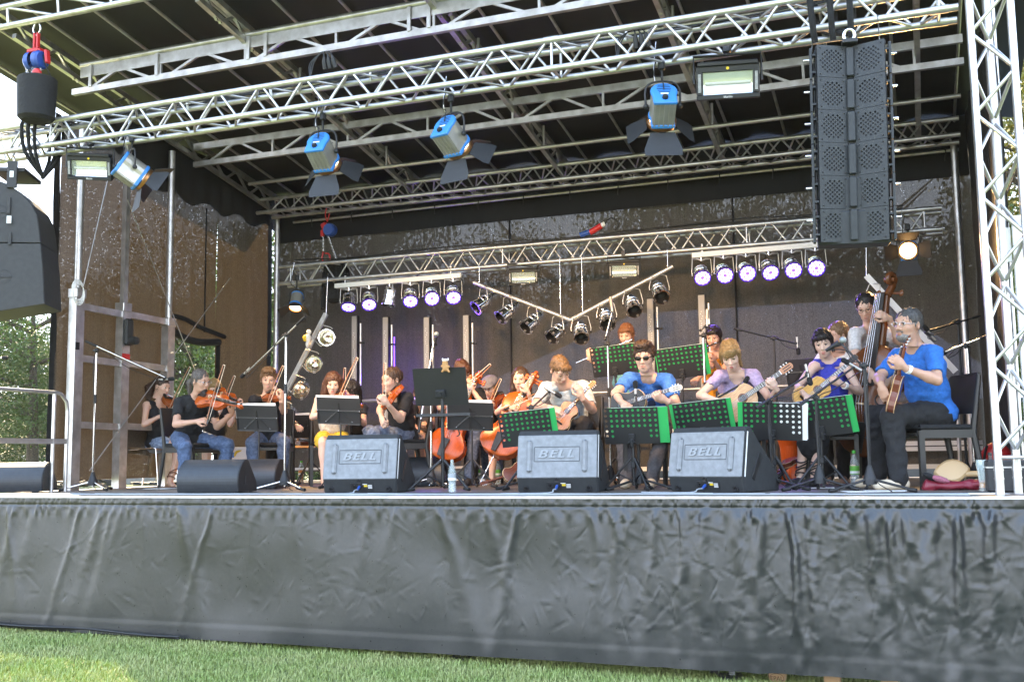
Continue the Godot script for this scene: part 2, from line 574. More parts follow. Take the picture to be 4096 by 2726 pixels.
func skirt() -> void:
	var x0 := -8.6
	var x1 := 0.95
	var nx := 860
	var ny := 84
	var wv := FastNoiseLite.new()
	wv.seed = 32; wv.frequency = 1.0; wv.fractal_octaves = 3
	# soft folds that hang from the gathered top: [x, slant, height, width, widening, reach]
	var folds := []
	var x := x0
	while x < x1:
		var r := smoothstep(-3.6, -0.9, x)
		folds.append([x, rng.randf_range(-0.4, 0.4) * (1.0 - 0.8 * r), lerpf(0.016, 0.038, r) * rng.randf_range(0.3, 1.5), rng.randf_range(0.012, 0.035), rng.randf_range(0.03, 0.12) * (1.0 - 0.6 * r), rng.randf_range(0.2, 1.0) + 1.0 * r])
		x += rng.randf_range(0.1, 0.4) * lerpf(1.0, 0.5, r)
	# creases left by folding and storing the sheet: short straight ridges, [centre, direction, half length, width, height]
	var bins := []
	for k in 97: bins.append([])
	for k in 2300:
		var c := Vector2(rng.randf_range(x0, x1), rng.randf_range(0.06, 0.88))
		var r := smoothstep(-3.6, -0.6, c.x)
		if rng.randf() > 0.45 + 0.55 * r: continue
		var a := rng.randfn() * 0.5 + (0.0 if rng.randf() < 0.6 else PI / 2)
		var l := rng.randf_range(0.015, 0.085) * (1.0 + (1.2 if rng.randf() < 0.12 else 0.0))
		var e := [c, Vector2(cos(a), sin(a)), l, rng.randf_range(0.005, 0.013), rng.randf_range(-1.0, 1.0) * lerpf(0.0018, 0.0036, r)]
		for b in range(int((c.x - l * 2.0 - 0.04 - x0) / 0.1), int((c.x + l * 2.0 + 0.04 - x0) / 0.1) + 1):
			if b >= 0 and b < 97: bins[b].append(e)
	var rows := []
	for j in ny + 1:
		rows.append([])
		rows[j].resize(nx + 1)
	for i in nx + 1:
		var xx := x0 + (x1 - x0) * i / nx
		var right := smoothstep(-3.2, -0.8, xx)
		var near_f := []
		for f in folds:
			if absf(f[0] - xx) < 0.7: near_f.append(f)
		var near_c: Array = bins[clampi(int((xx - x0) / 0.1), 0, 96)]
		var gather := sin(xx * 95.0 + 14.0 * wv.get_noise_2d(xx * 4.0, 0.0)) * (0.15 + 1.5 * absf(wv.get_noise_2d(xx * 5.0, 9.0)))
		var gather2 := sin(xx * 61.0 + 6.0 * wv.get_noise_2d(xx * 2.0, 4.0)) * (0.3 + 1.4 * absf(wv.get_noise_2d(xx * 4.0, 19.0)))
		for j in ny + 1:
			var t := pow(float(j) / ny, 1.3)
			var y := -0.018 - 1.117 * t
			var z := 0.022 + 0.03 * t
			z += gather * 0.0075 * (0.8 + 0.7 * right) * exp(-pow((t - 0.022) / 0.022, 2.0))
			z += gather2 * 0.011 * (0.7 + 0.8 * right) * exp(-pow((t - 0.085) / 0.04, 2.0))
			z -= 0.007 * exp(-pow((t - 0.05) / 0.006, 2.0))
			for f in near_f:
				var c: float = f[0] + f[1] * t + 0.02 * wv.get_noise_2d(f[0] * 9.0, t * 3.0)
				var w: float = f[3] + f[4] * t
				var e: float = (xx - c) / w
				if absf(e) < 2.6: z += f[2] * exp(-e * e) * smoothstep(0.045, 0.12, t) * exp(-t / f[5])
			for e in near_c:
				var p: Vector2 = Vector2(xx, t * 1.09) - e[0]
				var u: float = p.dot(e[1]) / e[2]
				var q: float = p.cross(e[1]) / e[3]
				if absf(u) < 1.6 and absf(q) < 2.6: z += e[4] * exp(-q * q - u * u * 1.5)
			z += 0.004 * (0.4 + right) * wv.get_noise_2d(xx * 2.2, t * 1.6 + 3.0) * smoothstep(0.05, 0.2, t)
			z += 0.03 * wv.get_noise_2d(xx * 0.45, t * 0.5)
			z += 0.0012 * smoothstep(0.892, 0.896, t) - 0.002 * exp(-pow((t - 0.885) / 0.006, 2.0))
			rows[j][i] = Vector3(xx, y, z)
	var mb := MB.new()
	mb.sheet(rows)
	var m := mat("tarpaulin", lin(0.029, 0.029, 0.029), 0.37)
	m.metallic_specular = 0.56
	m.albedo_texture = noise(34, 0.03, Color(0.86, 0.87, 0.87), Color.WHITE, 6)
	m.roughness_texture = noise(35, 0.02, Color(0.7, 0.7, 0.7), Color.WHITE, 4)
	m.uv1_triplanar = true; m.uv1_scale = Vector3.ONE * 1.7
	var s := thing("stage_skirt", "black glossy creased tarpaulin skirt hanging along the stage front", "skirt")
	obj("tarpaulin", mb, m, s)

func weave(sd: int, lo: float, hi: float, holes: float) -> ImageTexture:   # woven shade cloth: uneven threads, thin places and a few holes
	var r := RandomNumberGenerator.new()
	r.seed = sd
	var im := Image.create(256, 256, false, Image.FORMAT_RGBA8)
	var warp := []
	for x in 256: warp.append(r.randf())
	for i in 2:
		for x in 256: warp[x] = 0.5 * warp[x] + 0.25 * (warp[(x + 1) % 256] + warp[(x + 255) % 256])
	for y in 256:
		for x in 256:
			var t: float = clampf(warp[x] * 0.22 + r.randf() * 0.78, 0, 1)
			var a := lerpf(hi, lo, t)
			if r.randf() < holes: a = 0.55
			var c := lerpf(0.62, 1.0, t)
			im.set_pixel(x, y, Color(c, c, c, a))
	return ImageTexture.create_from_image(im)

func net(called: String, rows: Array, m: Material, parent: Node) -> void:
	var mb := MB.new()
	mb.sheet(rows)
	obj(called, mb, m, parent)

func net_rows(a: Vector3, b: Vector3, y0: float, y1: float, amp: float, out: Vector3, sd: int) -> Array:
	var f := FastNoiseLite.new()
	f.seed = sd; f.frequency = 1.0
	var rows := []
	var nn := int(a.distance_to(b) / 0.06) + 2
	for j in 13:
		var r := []
		for i in nn + 1:
			var p := a.lerp(b, float(i) / nn)
			p.y = lerpf(y0, y1, j / 12.0)
			r.append(p + out * amp * f.get_noise_3d(p.x * 2.2, p.y * 0.35, p.z * 2.2))
		rows.append(r)
	return rows

func walls() -> void:
	var m := mat("scrim_back", lin(0.125, 0.118, 0.11), 0.95)
	m.transparency = BaseMaterial3D.TRANSPARENCY_ALPHA
	m.albedo_texture = weave(41, 0.955, 0.992, 0.002)
	m.uv1_triplanar = true; m.uv1_scale = Vector3(0.8, 0.8, 0.8)
	m.specular_mode = BaseMaterial3D.SPECULAR_DISABLED
	m.backlight_enabled = true; m.backlight = lin(0.05, 0.042, 0.034)
	var ml := mat("scrim_side", lin(0.125, 0.106, 0.085), 0.95)
	ml.transparency = BaseMaterial3D.TRANSPARENCY_ALPHA
	ml.albedo_texture = weave(42, 0.984, 0.997, 0.006)
	ml.uv1_triplanar = true; ml.uv1_scale = Vector3(0.8, 0.8, 0.8)
	ml.specular_mode = BaseMaterial3D.SPECULAR_DISABLED
	ml.backlight_enabled = true; ml.backlight = lin(0.22, 0.175, 0.125)
	var black := mat("black_band", lin(0.008, 0.008, 0.009), 0.9)
	var zb := -5.22
	var b := thing("back_wall", "dark brown see-through mesh wall hung across the rear of the stage", "mesh wall")
	var xs := [-8.3, -4.75, -1.9, 0.72]
	for i in 3:
		net("mesh_panel", net_rows(Vector3(xs[i] + 0.004, 0, zb), Vector3(xs[i + 1] - 0.004, 0, zb), 0.12, 3.55, 0.035, Vector3.BACK, 5 + i), m, b)
		if i: bar("seam", Vector3(xs[i], 0.12, zb + 0.02), Vector3(xs[i], 3.55, zb + 0.02), 0.012, black, b)
	net("valance", net_rows(Vector3(-8.28, 0, zb + 0.06), Vector3(0.7, 0, zb + 0.06), 3.3, 3.98, 0.03, Vector3.BACK, 9), black, b)
	var l := thing("left_wall", "brown sunlit see-through mesh wall with a doorway, on the left side", "mesh wall")
	var xl := -8.36
	net("mesh_panel", net_rows(Vector3(xl, 0, -1.27), Vector3(xl, 0, -3.07), 0.1, 3.95, 0.03, Vector3.RIGHT, 15), ml, l)
	net("mesh_panel", net_rows(Vector3(xl, 0, -3.07), Vector3(xl, 0, -3.98), 1.78, 3.95, 0.03, Vector3.RIGHT, 16), ml, l)
	net("mesh_panel", net_rows(Vector3(xl, 0, -3.98), Vector3(xl, 0, -5.2), 0.1, 3.95, 0.03, Vector3.RIGHT, 17), ml, l)
	net("edge_band", net_rows(Vector3(xl - 0.01, 0, -1.2), Vector3(xl - 0.01, 0, -1.30), 0.1, 4.0, 0.05, Vector3.RIGHT, 18), black, l)
	net("edge_band", net_rows(Vector3(xl + 0.02, 0, -3.95), Vector3(xl + 0.02, 0, -4.04), 0.1, 1.82, 0.02, Vector3.RIGHT, 19), black, l)
	net("edge_band", net_rows(Vector3(xl + 0.02, 0, -5.1), Vector3(xl + 0.02, 0, -5.2), 0.1, 3.6, 0.02, Vector3.RIGHT, 19), black, l)
	bar("seam", Vector3(xl + 0.02, 1.9, -3.72), Vector3(xl + 0.02, 3.5, -3.72), 0.01, black, l)
	var fl := MB.new()
	fl.tube(smooth([Vector3(xl + 0.05, 1.86, -3.05), Vector3(xl + 0.06, 1.78, -3.3), Vector3(xl + 0.06, 1.76, -3.6), Vector3(xl + 0.05, 1.8, -3.98)]), 0.045, 8)
	fl.tube(smooth([Vector3(xl + 0.05, 2.03, -3.05), Vector3(xl + 0.05, 2.02, -3.3), Vector3(xl + 0.05, 1.95, -3.6), Vector3(xl + 0.05, 1.88, -4.1)]), 0.03, 8)
	obj("rolled_flap", fl, black, l)
	var dr := []
	for j in 5:
		var r := []
		for i in 41:
			var z := lerpf(-1.9, -5.2, i / 40.0)
			var hem := 3.5 - 0.05 * sin(i * 0.8) + 0.34 * smoothstep(-3.0, -1.9, z)
			r.append(Vector3(xl + 0.06 + 0.012 * sin(i * 1.9), lerpf(hem, 4.1 + 0.12 * (z + 5.0) / 3.0, j / 4.0), z))
		dr.append(r)
	net("valance", dr, black, l)
	var rw := thing("right_wall", "black cloth side wall behind the right truss tower", "wall")
	net("cloth_panel", net_rows(Vector3(0.72, 0, -5.2), Vector3(0.72, 0, -1.3), 0.1, 4.0, 0.06, Vector3.RIGHT, 22), M.black_cloth, rw)
	# what shows dimly through the back wall: a pale hipped roof
	var tent := thing("pale_tent", "pale blue-grey hipped tent seen dimly through the rear mesh", "tent", Vector3(-2.6, ground_y(-2.6), -9.0))
	var tm := mat("tent_canvas", lin(0.5, 0.58, 0.82), 0.8, 0.0, "worn")
	var rf := MB.new()
	var e := [Vector3(-4.6, 2.15, 1.6), Vector3(4.0, 2.15, 1.6), Vector3(4.0, 2.15, -1.8), Vector3(-4.6, 2.15, -1.8)]
	var rl := Vector3(-1.5, 3.75, -0.1)
	var rr := Vector3(2.2, 3.75, -0.1)
	rf.quad(e[0], e[1], rr, rl); rf.tri(e[1], e[2], rr); rf.quad(e[2], e[3], rl, rr); rf.tri(e[3], e[0], rl)
	obj("roof", rf, tm, tent)
	var wl := MB.new()
	wl.box(Vector3(-0.3, 1.05, -0.1), Vector3(8.2, 2.1, 3.0))
	obj("wall", wl, mat("tent_wall", lin(0.1, 0.1, 0.11), 0.8), tent)

func roof_y(z: float) -> float:
	return 4.74 + 0.16 * z

func roof() -> void:
	var r := thing("roof", "black tarpaulin stage roof on aluminium girders, rafters and purlins", "stage roof")
	var rm := mat("roof_skin", lin(0.008, 0.008, 0.0095), 0.6, 0.0, "worn")
	var rows := []
	for i in 34:
		var a := []
		var z := lerpf(0.05, -5.35, i / 33.0)
		for j in 91:
			var x := lerpf(-9.35, 1.2, j / 90.0)
			a.append(Vector3(x, roof_y(z) + 0.06 + 0.035 * absf(sin(x * 5.2)) , z))
		rows.append(a)
	net("tarpaulin", rows, rm, r)
	rows.reverse()
	for a in rows:
		for j in a.size(): a[j] += Vector3(0, 0.012, 0)
	net("tarpaulin", rows, rm, r)
	var ra: StandardMaterial3D = M.roof_aluminium
	# purlins under the skin, from front to back
	for i in 17:
		var x := -9.1 + i * 0.605
		bar("purlin", Vector3(x, roof_y(-0.05) + 0.02, -0.05), Vector3(x, roof_y(-5.2) + 0.02, -5.2), 0.016, ra, r)
	# girders from left to right
	for g in [[-1.15, 0.28, true], [-3.15, 0.22, false]]:
		var z: float = g[0]
		var y: float = roof_y(z) - 0.12
		var d: float = g[1]
		var gd := thing("roof_girder", "front roof girder with a thick round tube above a flat plate" if g[2] else "second roof girder, of flat bars, behind the front truss", "girder", Vector3.ZERO, "girders under the roof")
		if g[2]:
			bar("top_tube", Vector3(-8.0, y, z), Vector3(0.6, y, z), 0.034, ra, gd)
			beam("plate", Vector3(-8.0, y - 0.075, z + 0.01), Vector3(0.6, y - 0.075, z + 0.01), 0.01, 0.11, ra, gd)
			gd.get_child(-1).transform = along(Vector3(-8.0, y - 0.085, z + 0.01), Vector3(0.6, y - 0.085, z + 0.01), 0.11, 0.012)
			for x in [-7.85, -7.0, -5.9, -5.7, -4.15, -3.95, -2.2, -2.0, -0.5]: beam("hook", Vector3(x, y - 0.03, z + 0.03), Vector3(x, y - 0.26, z + 0.03), 0.035, 0.02, ra, gd)
		else: inst("top_bar", unit_bar, ra, along(Vector3(-8.1, y, z), Vector3(0.6, y, z), 0.08, 0.04), gd)
		inst("lower_bar", unit_bar, ra, along(Vector3(-8.1, y - d, z), Vector3(0.6, y - d, z), 0.062, 0.05), gd)
		var x := -7.9
		var k := 0
		while x < 0.2:
			var up := y - (0.12 if g[2] else 0.03)
			beam("brace", Vector3(x, y - d, z), Vector3(x + 0.36, up, z), 0.026, 0.026, ra, gd)
			beam("brace", Vector3(x + 0.48, up, z), Vector3(x + 0.84, y - d, z), 0.026, 0.026, ra, gd)
			beam("post", Vector3(x + 0.93, up, z), Vector3(x + 0.93, y - d, z), 0.024, 0.024, ra, gd)
			x += 1.02
	# rafters: lattice pairs that run from front to back
	var rl := ["at the left edge of the stage", "left of the leftmost blue lamp's truss bay", "between the two middle blue lamps", "left of the big strobe", "above the right loudspeaker array"]
	var rx := [-8.15, -5.95, -3.9, -1.95, 0.2]
	for i in 5:
		var x: float = rx[i]
		var rf := thing("rafter", "lattice roof rafter running to the back, " + rl[i], "rafter", Vector3.ZERO, "rafters under the roof")
		beam("upper_bar", Vector3(x, roof_y(0.0) - 0.03, 0.0), Vector3(x, roof_y(-5.1) - 0.03, -5.1), 0.05, 0.06, ra, rf)
		beam("lower_bar", Vector3(x, roof_y(0.0) - 0.24, -0.4), Vector3(x, roof_y(-5.1) - 0.22, -5.0), 0.05, 0.05, ra, rf)
		for k in 9:
			var z := -0.45 - k * 0.52
			beam("brace", Vector3(x, roof_y(z) - 0.04, z), Vector3(x, roof_y(z - 0.24) - 0.22, z - 0.24), 0.026, 0.026, ra, rf)
			beam("brace", Vector3(x, roof_y(z - 0.28) - 0.22, z - 0.28), Vector3(x, roof_y(z - 0.5) - 0.04, z - 0.5), 0.026, 0.026, ra, rf)
	for q in [[-2.05, 0.2], [-4.0, 0.26]]:
		var p := thing("roof_pipe", "round pipe across the roof " + ("just behind the front truss" if q[0] > -3 else "between the second girder and the rear truss"), "pipe", Vector3.ZERO, "pipes across the roof")
		bar("pipe", Vector3(-7.9, roof_y(q[0]) - q[1], q[0]), Vector3(0.6, roof_y(q[0]) - q[1], q[0]), 0.024, ra, p)
		for x in [-5.9, -3.85, -1.9]: bar("hanger", Vector3(x, roof_y(q[0]) - q[1], q[0]), Vector3(x, roof_y(q[0]), q[0]), 0.016, ra, p)

# ---------------------------------------------------------------- trees
func crown_mesh(sd: int, leaves: int, size: float) -> ArrayMesh:
	var r := RandomNumberGenerator.new()
	r.seed = sd
	var mb := MB.new()
	var clumps := []
	for i in 70:
		var d := Vector3(r.randfn(), r.randfn(), r.randfn()).normalized() * pow(r.randf(), 0.45)
		clumps.append([d * Vector3(0.85, 0.8, 0.85), r.randf_range(0.16, 0.34)])
	for i in leaves:
		var c = clumps[r.randi() % clumps.size()]
		var d := Vector3(r.randfn(), r.randfn() * 0.7, r.randfn()).normalized() * pow(r.randf(), 0.5)
		var p: Vector3 = c[0] + d * c[1]
		var u := Vector3(r.randfn(), r.randfn(), r.randfn()).normalized()
		var w := u.cross(Vector3(r.randfn(), r.randfn(), r.randfn())).normalized()
		var s := size * r.randf_range(0.6, 1.3)
		var k := u.cross(w) * s * 0.25
		mb.tri(p, p + u * s + w * s * 0.55 + k, p + u * s * 2.0)
		mb.tri(p, p + u * s * 2.0, p + u * s - w * s * 0.55 + k)
	return mb.mesh()

var crowns := []
func tree(called: String, label: String, at: Vector3, h: float, rad: float, base: float, kind: int, m: Material, grp := "trees around the stage") -> void:
	var t := thing(called, label, "tree", at, grp)
	var mb := MB.new()
	var lean := Vector3(rng.randf_range(-0.4, 0.4), 0, rng.randf_range(-0.4, 0.4))
	var r0 := h * 0.026
	var top := Vector3(lean.x, h * 0.82, lean.z)
	mb.tube([Vector3(0, -0.2, 0), Vector3(0, 0.4, 0), lean * 0.3 + Vector3(0, h * 0.35, 0), top], [r0 * 1.35, r0, r0 * 0.75, r0 * 0.2], 9)
	for i in 9:
		var y := h * rng.randf_range(0.28, 0.7)
		var a := rng.randf() * TAU
		var d := Vector3(cos(a), rng.randf_range(0.25, 0.7), sin(a))
		var p := lean * (0.3 * y / h) + Vector3(0, y, 0)
		mb.tube([p, p + d * rad * 0.4, p + d * rad * 0.85 + Vector3(0, 0.3, 0)], [r0 * 0.38, r0 * 0.24, r0 * 0.06], 6)
	obj("trunk", mb, M.bark, t)
	var c := inst("crown", crowns[kind], m, Transform3D(Basis(Vector3.UP, rng.randf() * TAU).scaled_local(Vector3(rad, (h - base) * 0.55, rad)), lean * 0.6 + Vector3(0, base + (h - base) * 0.5, 0)), t)
	c.set_meta("kind", "stuff")

func trees() -> void:
	crowns = [crown_mesh(1, 26000, 0.015), crown_mesh(2, 22000, 0.017), crown_mesh(3, 28000, 0.014)]
	var g := -1.1
	var left := [["tall broad lawn tree with a thick visible trunk, beyond the left railing", Vector3(-31.36, 1.713, -23.724), 9.6, 4.6, 2.0, 0],
		["pale leafy tree behind the hanging left loudspeaker", Vector3(-47.844, 5.135, -36.41), 11.0, 6.0, 2.0, 1],
		["dense green tree seen through the doorway in the left mesh wall", Vector3(-25.438, 3.521, -25.773), 11.0, 5.2, 0.6, 2],
		["bushy tree just left of the left mesh wall", Vector3(-45.845, 3.924, -41.623), 9.0, 5.5, 1.0, 0],
		["low yellowish tree low behind the left railing", Vector3(-52.926, 1.092, -43.559), 6.0, 5.5, 0.3, 1],
		["far green tree behind the doorway tree", Vector3(-42.835, 5.491, -44.742), 13.0, 6.5, 0.6, 1],
		["low shrubby tree at the far end of the lawn, left edge", Vector3(-42.874, 0.569, -32.383), 5.0, 6.0, 0.1, 2],
		["low bush-like tree on the lawn between trunk and mesh wall", Vector3(-33.54, 0.487, -27.343), 5.0, 5.0, 0.1, 2]]
	for a in left: tree("lawn_tree", a[0], Vector3(a[1].x, ground_y(a[1].x), a[1].z), a[2], a[3], a[4], a[5], M.leaf)
	var back := ["leftmost tree behind the rear mesh", "tree behind the rear mesh, left of the hoist", "tree behind the rear mesh beside the first bright gap", "tree behind the rear mesh between the bright gaps", "tree behind the rear mesh above the V of lamps", "tree behind the rear mesh right of the V of lamps", "tree behind the rear mesh behind the loudspeaker array", "rightmost tree behind the rear mesh"]
	for i in 8:
		var x := -15.5 + i * 2.75
		tree("park_tree", back[i], Vector3(x, -1.2, -17.0 + 1.8 * sin(i * 2.3)), 8.3 + 1.3 * sin(i * 1.7 + 0.6), 3.1, 0.3, i % 3, M.leaf)
	for i in 6:
		var x := -19.0 + i * 4.6
		tree("park_tree", "tree of the second row behind the rear mesh, %s from left" % ["first", "second", "third", "fourth", "fifth", "sixth"][i], Vector3(x, -1.2, -24.0 + 1.5 * sin(i * 3.1)), 7.6 + 1.4 * sin(i * 2.9), 4.3, 0.0, (i + 1) % 3, M.leaf)
	var p := Vector3(2.328, 7.577, -15.44)
	tree("yellow_tree", "tree with yellow-green leaves at the upper right corner beside the tower", Vector3(p.x + 0.9, -1.2, p.z), 11.5, 3.2, 2.8, 1, M.yellow_leaf, "")

# ---------------------------------------------------------------- trusses, lamps, loudspeakers overhead
func box_truss(t: Node3D, x0: float, x1: float, y: float, z: float, w: float, r: float, pitch: float, m: Material, conn: Array) -> void:
	var c := [Vector3(0, y, z), Vector3(0, y, z - w), Vector3(0, y + w, z - w), Vector3(0, y + w, z)]
	var ex := Vector3.RIGHT
	for p in c: bar("chord", p + ex * x0, p + ex * x1, r, m, t)
	for f in 4:
		var a: Vector3 = c[f]
		var b: Vector3 = c[(f + 1) % 4]
		var x := x0 + 0.06
		var k := f % 2
		while x + pitch < x1:
			var p := a if k % 2 == 0 else b
			var q := b if k % 2 == 0 else a
			bar("brace", p + ex * (x + 0.02), q + ex * (x + pitch - 0.02), r * 0.42, m, t)
			x += pitch; k += 1
		for xx in conn: bar("brace", a + ex * xx, b + ex * xx, r * 0.42, m, t)
	for xx in conn:
		for p in c:
			bar("coupler", p + ex * (xx - 0.06), p + ex * (xx + 0.06), r * 1.13, m, t)

func cables_on(t: Node3D, n_: int, x0: float, x1: float, y: float, z: float, spread: float, label: String) -> void:
	for i in n_:
		var mb := MB.new()
		var p := []
		var ph := rng.randf() * 9.0
		var k := 40
		for j in k + 1:
			var x := lerpf(x0, x1, float(j) / k)
			p.append(Vector3(x, y + 0.012 * i / 3.0 + 0.02 * sin(x * 2.1 + ph) - 0.012 * absf(sin(x * 3.3 + ph)), z + spread * sin(x * 1.3 + ph * 2.0)))
		mb.tube(p, 0.0055 + 0.002 * (i % 2), 5)
		obj("cable", mb, M.rubber, t)

func fresnel(label: String, at: Vector3, dir: Vector3, hang: float, lit: float, body: Material, s := 1.0, grp := "blue stage lamps on the front truss") -> void:
	var l := thing("stage_lamp", label, "stage lamp", at, grp)
	var bs := facing(dir) * Basis.from_scale(Vector3(1.17, 1.17, 0.86) * s)
	var xf := Transform3D(bs, Vector3.ZERO)
	var poly := PackedVector2Array()
	for i in 13:
		var a := lerpf(-0.15 * PI, 1.15 * PI, i / 12.0)
		poly.append(Vector2(0.088 * cos(a), 0.02 + 0.088 * sin(a)))
	for p in [Vector2(-0.075, -0.105), Vector2(0.075, -0.105)]: poly.append(p)
	var mb := MB.new()
	mb.prism(poly, xf * Transform3D(Basis().scaled(Vector3(0.95, 0.95, 1)), Vector3(0, 0, -0.12)), 0.22)
	for i in 5: mb.box(xf * Vector3(-0.06 + i * 0.03, -0.102, 0), Vector3(0.008, 0.012, 0.2) * s, facing(dir))
	obj("housing", mb, body, l)
	mb = MB.new()
	mb.prism(poly, xf * Transform3D(Basis(), Vector3(0, 0, -0.15)), 0.035, 0.008)
	var rear := obj("rear_plate", mb, M.blue_paint, l)
	mb = MB.new()
	for i in 6: mb.box(xf * Vector3(0, 0.075 - i * 0.018, -0.151), Vector3(0.11 - 0.012 * absf(i - 2.0), 0.004, 0.004) * s, facing(dir))
	obj("vent_slot", mb, M.black_steel, rear)
	mb = MB.new()
	mb.lathe(xf * Transform3D(Basis(Vector3.RIGHT, -PI / 2), Vector3(0, -0.06, -0.15)), [Vector2(0, 0.028), Vector2(0.016, 0.028), Vector2(0.02, 0.02), Vector2(0.02, 0)], 8)
	obj("knob", mb, M.black_plastic, rear)
	mb = MB.new()
	mb.box(xf * Vector3(0.0, -0.015, -0.152), Vector3(0.06, 0.014, 0.004) * s, facing(dir))
	obj("type_plate", mb, M.white_plastic, rear)
	mb = MB.new()
	mb.prism(poly, xf * Transform3D(Basis().scaled(Vector3(1.02, 1.02, 1)), Vector3(0, 0, 0.1)), 0.04, 0.008)
	obj("front_casting", mb, M.blue_paint, l)
	mb = MB.new()
	mb.lathe(xf * Transform3D(Basis(Vector3.RIGHT, PI / 2), Vector3(0, 0.0, 0.0)), [Vector2(0.085, 0.14), Vector2(0.1, 0.15), Vector2(0.1, 0.185), Vector2(0.082, 0.185), Vector2(0.082, 0.15)], 20)
	obj("lens_ring", mb, M.copper, l)
	mb = MB.new()
	mb.lathe(xf * Transform3D(Basis(Vector3.RIGHT, PI / 2), Vector3.ZERO), [Vector2(0.082, 0.16), Vector2(0.06, 0.172), Vector2(0.0, 0.178)], 18)
	obj("lamp_lens", mb, M.warm_glow if lit > 0 else M.dark_glass, l)
	if lit > 0:
		var sp := SpotLight3D.new()
		sp.name = "lamp_light"
		sp.light_color = Color(1.0, 0.78, 0.5); sp.light_energy = lit; sp.spot_range = 14.0; sp.spot_angle = 42.0; sp.spot_attenuation = 2.0; sp.light_size = 0.08; sp.shadow_enabled = true
		l.add_child(sp)
		sp.transform = Transform3D(facing(-dir), xf * Vector3(0, 0, 0.2))
	for k in 4:
		var g := k * PI / 2
		var rot := Basis(Vector3.BACK, g)
		var op := [1.05, 0.75, 0.5, 0.75][k] as float
		var d := Vector3(0, -sin(op), cos(op))
		var w := 0.1 if k % 2 == 0 else 0.075
		var dp := PackedVector2Array([Vector2(-w * 0.8, 0), Vector2(w * 0.8, 0), Vector2(w * 1.25, 0.13), Vector2(w * 1.22, 0.18), Vector2(-w * 1.22, 0.18), Vector2(-w * 1.25, 0.13)])
		var o := Vector3(0, -0.098, 0.185)
		mb = MB.new()
		mb.prism(dp, xf * Transform3D(rot) * Transform3D(Basis(Vector3.RIGHT, d, Vector3.RIGHT.cross(d)), o), 0.003)
		mb.box(xf * (rot * o), Vector3(0.05, 0.012, 0.012) * s, facing(dir) * rot)
		obj("barn_door", mb, M.black_plastic, l)
	# yoke and clamp
	var sx := facing(dir).x
	var a := sx * 0.13 * s
	var up := Vector3(0, 0.19 * s, 0)
	mb = MB.new()
	mb.tube(smooth([-a, -a + up * 0.7, -a * 0.55 + up, a * 0.55 + up, a + up * 0.7, a], 4), 0.009 * s, 6)
	obj("yoke", mb, M.black_steel, l)
	mb = MB.new()
	for q in [-1, 1]: mb.ball(a * q, Vector3.ONE * 0.022 * s)
	obj("yoke_knob", mb, M.black_plastic, l)
	mb = MB.new()
	mb.tube([up, Vector3(0, hang, 0)], 0.01, 6)
	mb.box(Vector3(0, hang, 0), Vector3(0.05, 0.07, 0.05), Basis(), 0.01)
	obj("clamp", mb, M.black_plastic, l)
	mb = MB.new()
	mb.tube(smooth([xf * Vector3(0.0, 0.03, -0.155), xf * Vector3(0.01, 0.12, -0.19), Vector3(-0.05, hang * 0.75, 0.06), Vector3(-0.02, hang + 0.12, 0.02)]), 0.005, 5)
	obj("cable", mb, M.rubber, l)
	mb = MB.new()
	mb.tube(smooth([up + a * 0.4, Vector3(-0.06, hang * 0.9, 0.02), Vector3(-0.04, hang + 0.2, 0.0)]), 0.003, 4)
	obj("safety_wire", mb, M.chrome, l)

func led_par(mb_set: Array, label: String, at: Vector3, dir: Vector3, lit: bool) -> void:
	var l := thing("led_lamp", label, "LED lamp", at, "chrome LED lamps on the rear truss")
	var c := Vector3(0, -0.2, 0.0)
	var bs := facing(dir)
	var xf := Transform3D(bs, c)
	inst("can", mb_set[0], M.chrome, xf, l)
	inst("rim", mb_set[1], M.violet_rim if lit else M.chrome, xf, l)
	inst("led_face", mb_set[2], M.led_face if lit else M.black_steel, xf, l)
	inst("led_lights", mb_set[3], M.led_glow if lit else M.dark_glass, xf, l)
	var a := bs.x * 0.105
	var yk := MB.new()
	var a2 := a * 1.05
	for o in [Vector3(0, 0, 0), bs.z * 0.018]:
		yk.tube([c - a + o * 0.3, c - a2 + Vector3(0, 0.05, 0) + o, Vector3(0, -0.01, 0) - a2 * 0.92 + o, Vector3(0, -0.01, 0) - a2 * 0.4 + o, Vector3(0, -0.03, 0) + o, Vector3(0, -0.01, 0) + a2 * 0.4 + o, Vector3(0, -0.01, 0) + a2 * 0.92 + o, c + a2 + Vector3(0, 0.05, 0) + o, c + a + o * 0.3], 0.005, 5)
	obj("yoke", yk, M.aluminium, l)
	var kn := MB.new()
	for q in [-1, 1]: kn.ball(c + a * q, Vector3.ONE * 0.014, Basis(), 6)
	kn.tube([Vector3(0, 0.02, 0), Vector3(0, -0.04, 0)], 0.012, 6)
	obj("yoke_bolt", kn, M.chrome, l)
	var cb := MB.new()
	cb.tube(smooth([xf * Vector3(0, 0.02, -0.17), xf * Vector3(0.02, 0.05, -0.25), Vector3(0.07, -0.04, -0.05), Vector3(0.12, 0.02, 0.0)]), 0.004, 5)
	obj("cable", cb, M.rubber, l)
	if lit:
		var sp := SpotLight3D.new()
		sp.name = "led_light"
		sp.light_color = Color(0.55, 0.4, 1.0); sp.light_energy = 0.25; sp.spot_range = 12.0; sp.spot_angle = 28.0; sp.spot_attenuation = 2.0; sp.light_size = 0.07; sp.shadow_enabled = true
		l.add_child(sp)
		sp.transform = Transform3D(facing(-dir), xf * Vector3(0, 0, 0.1))

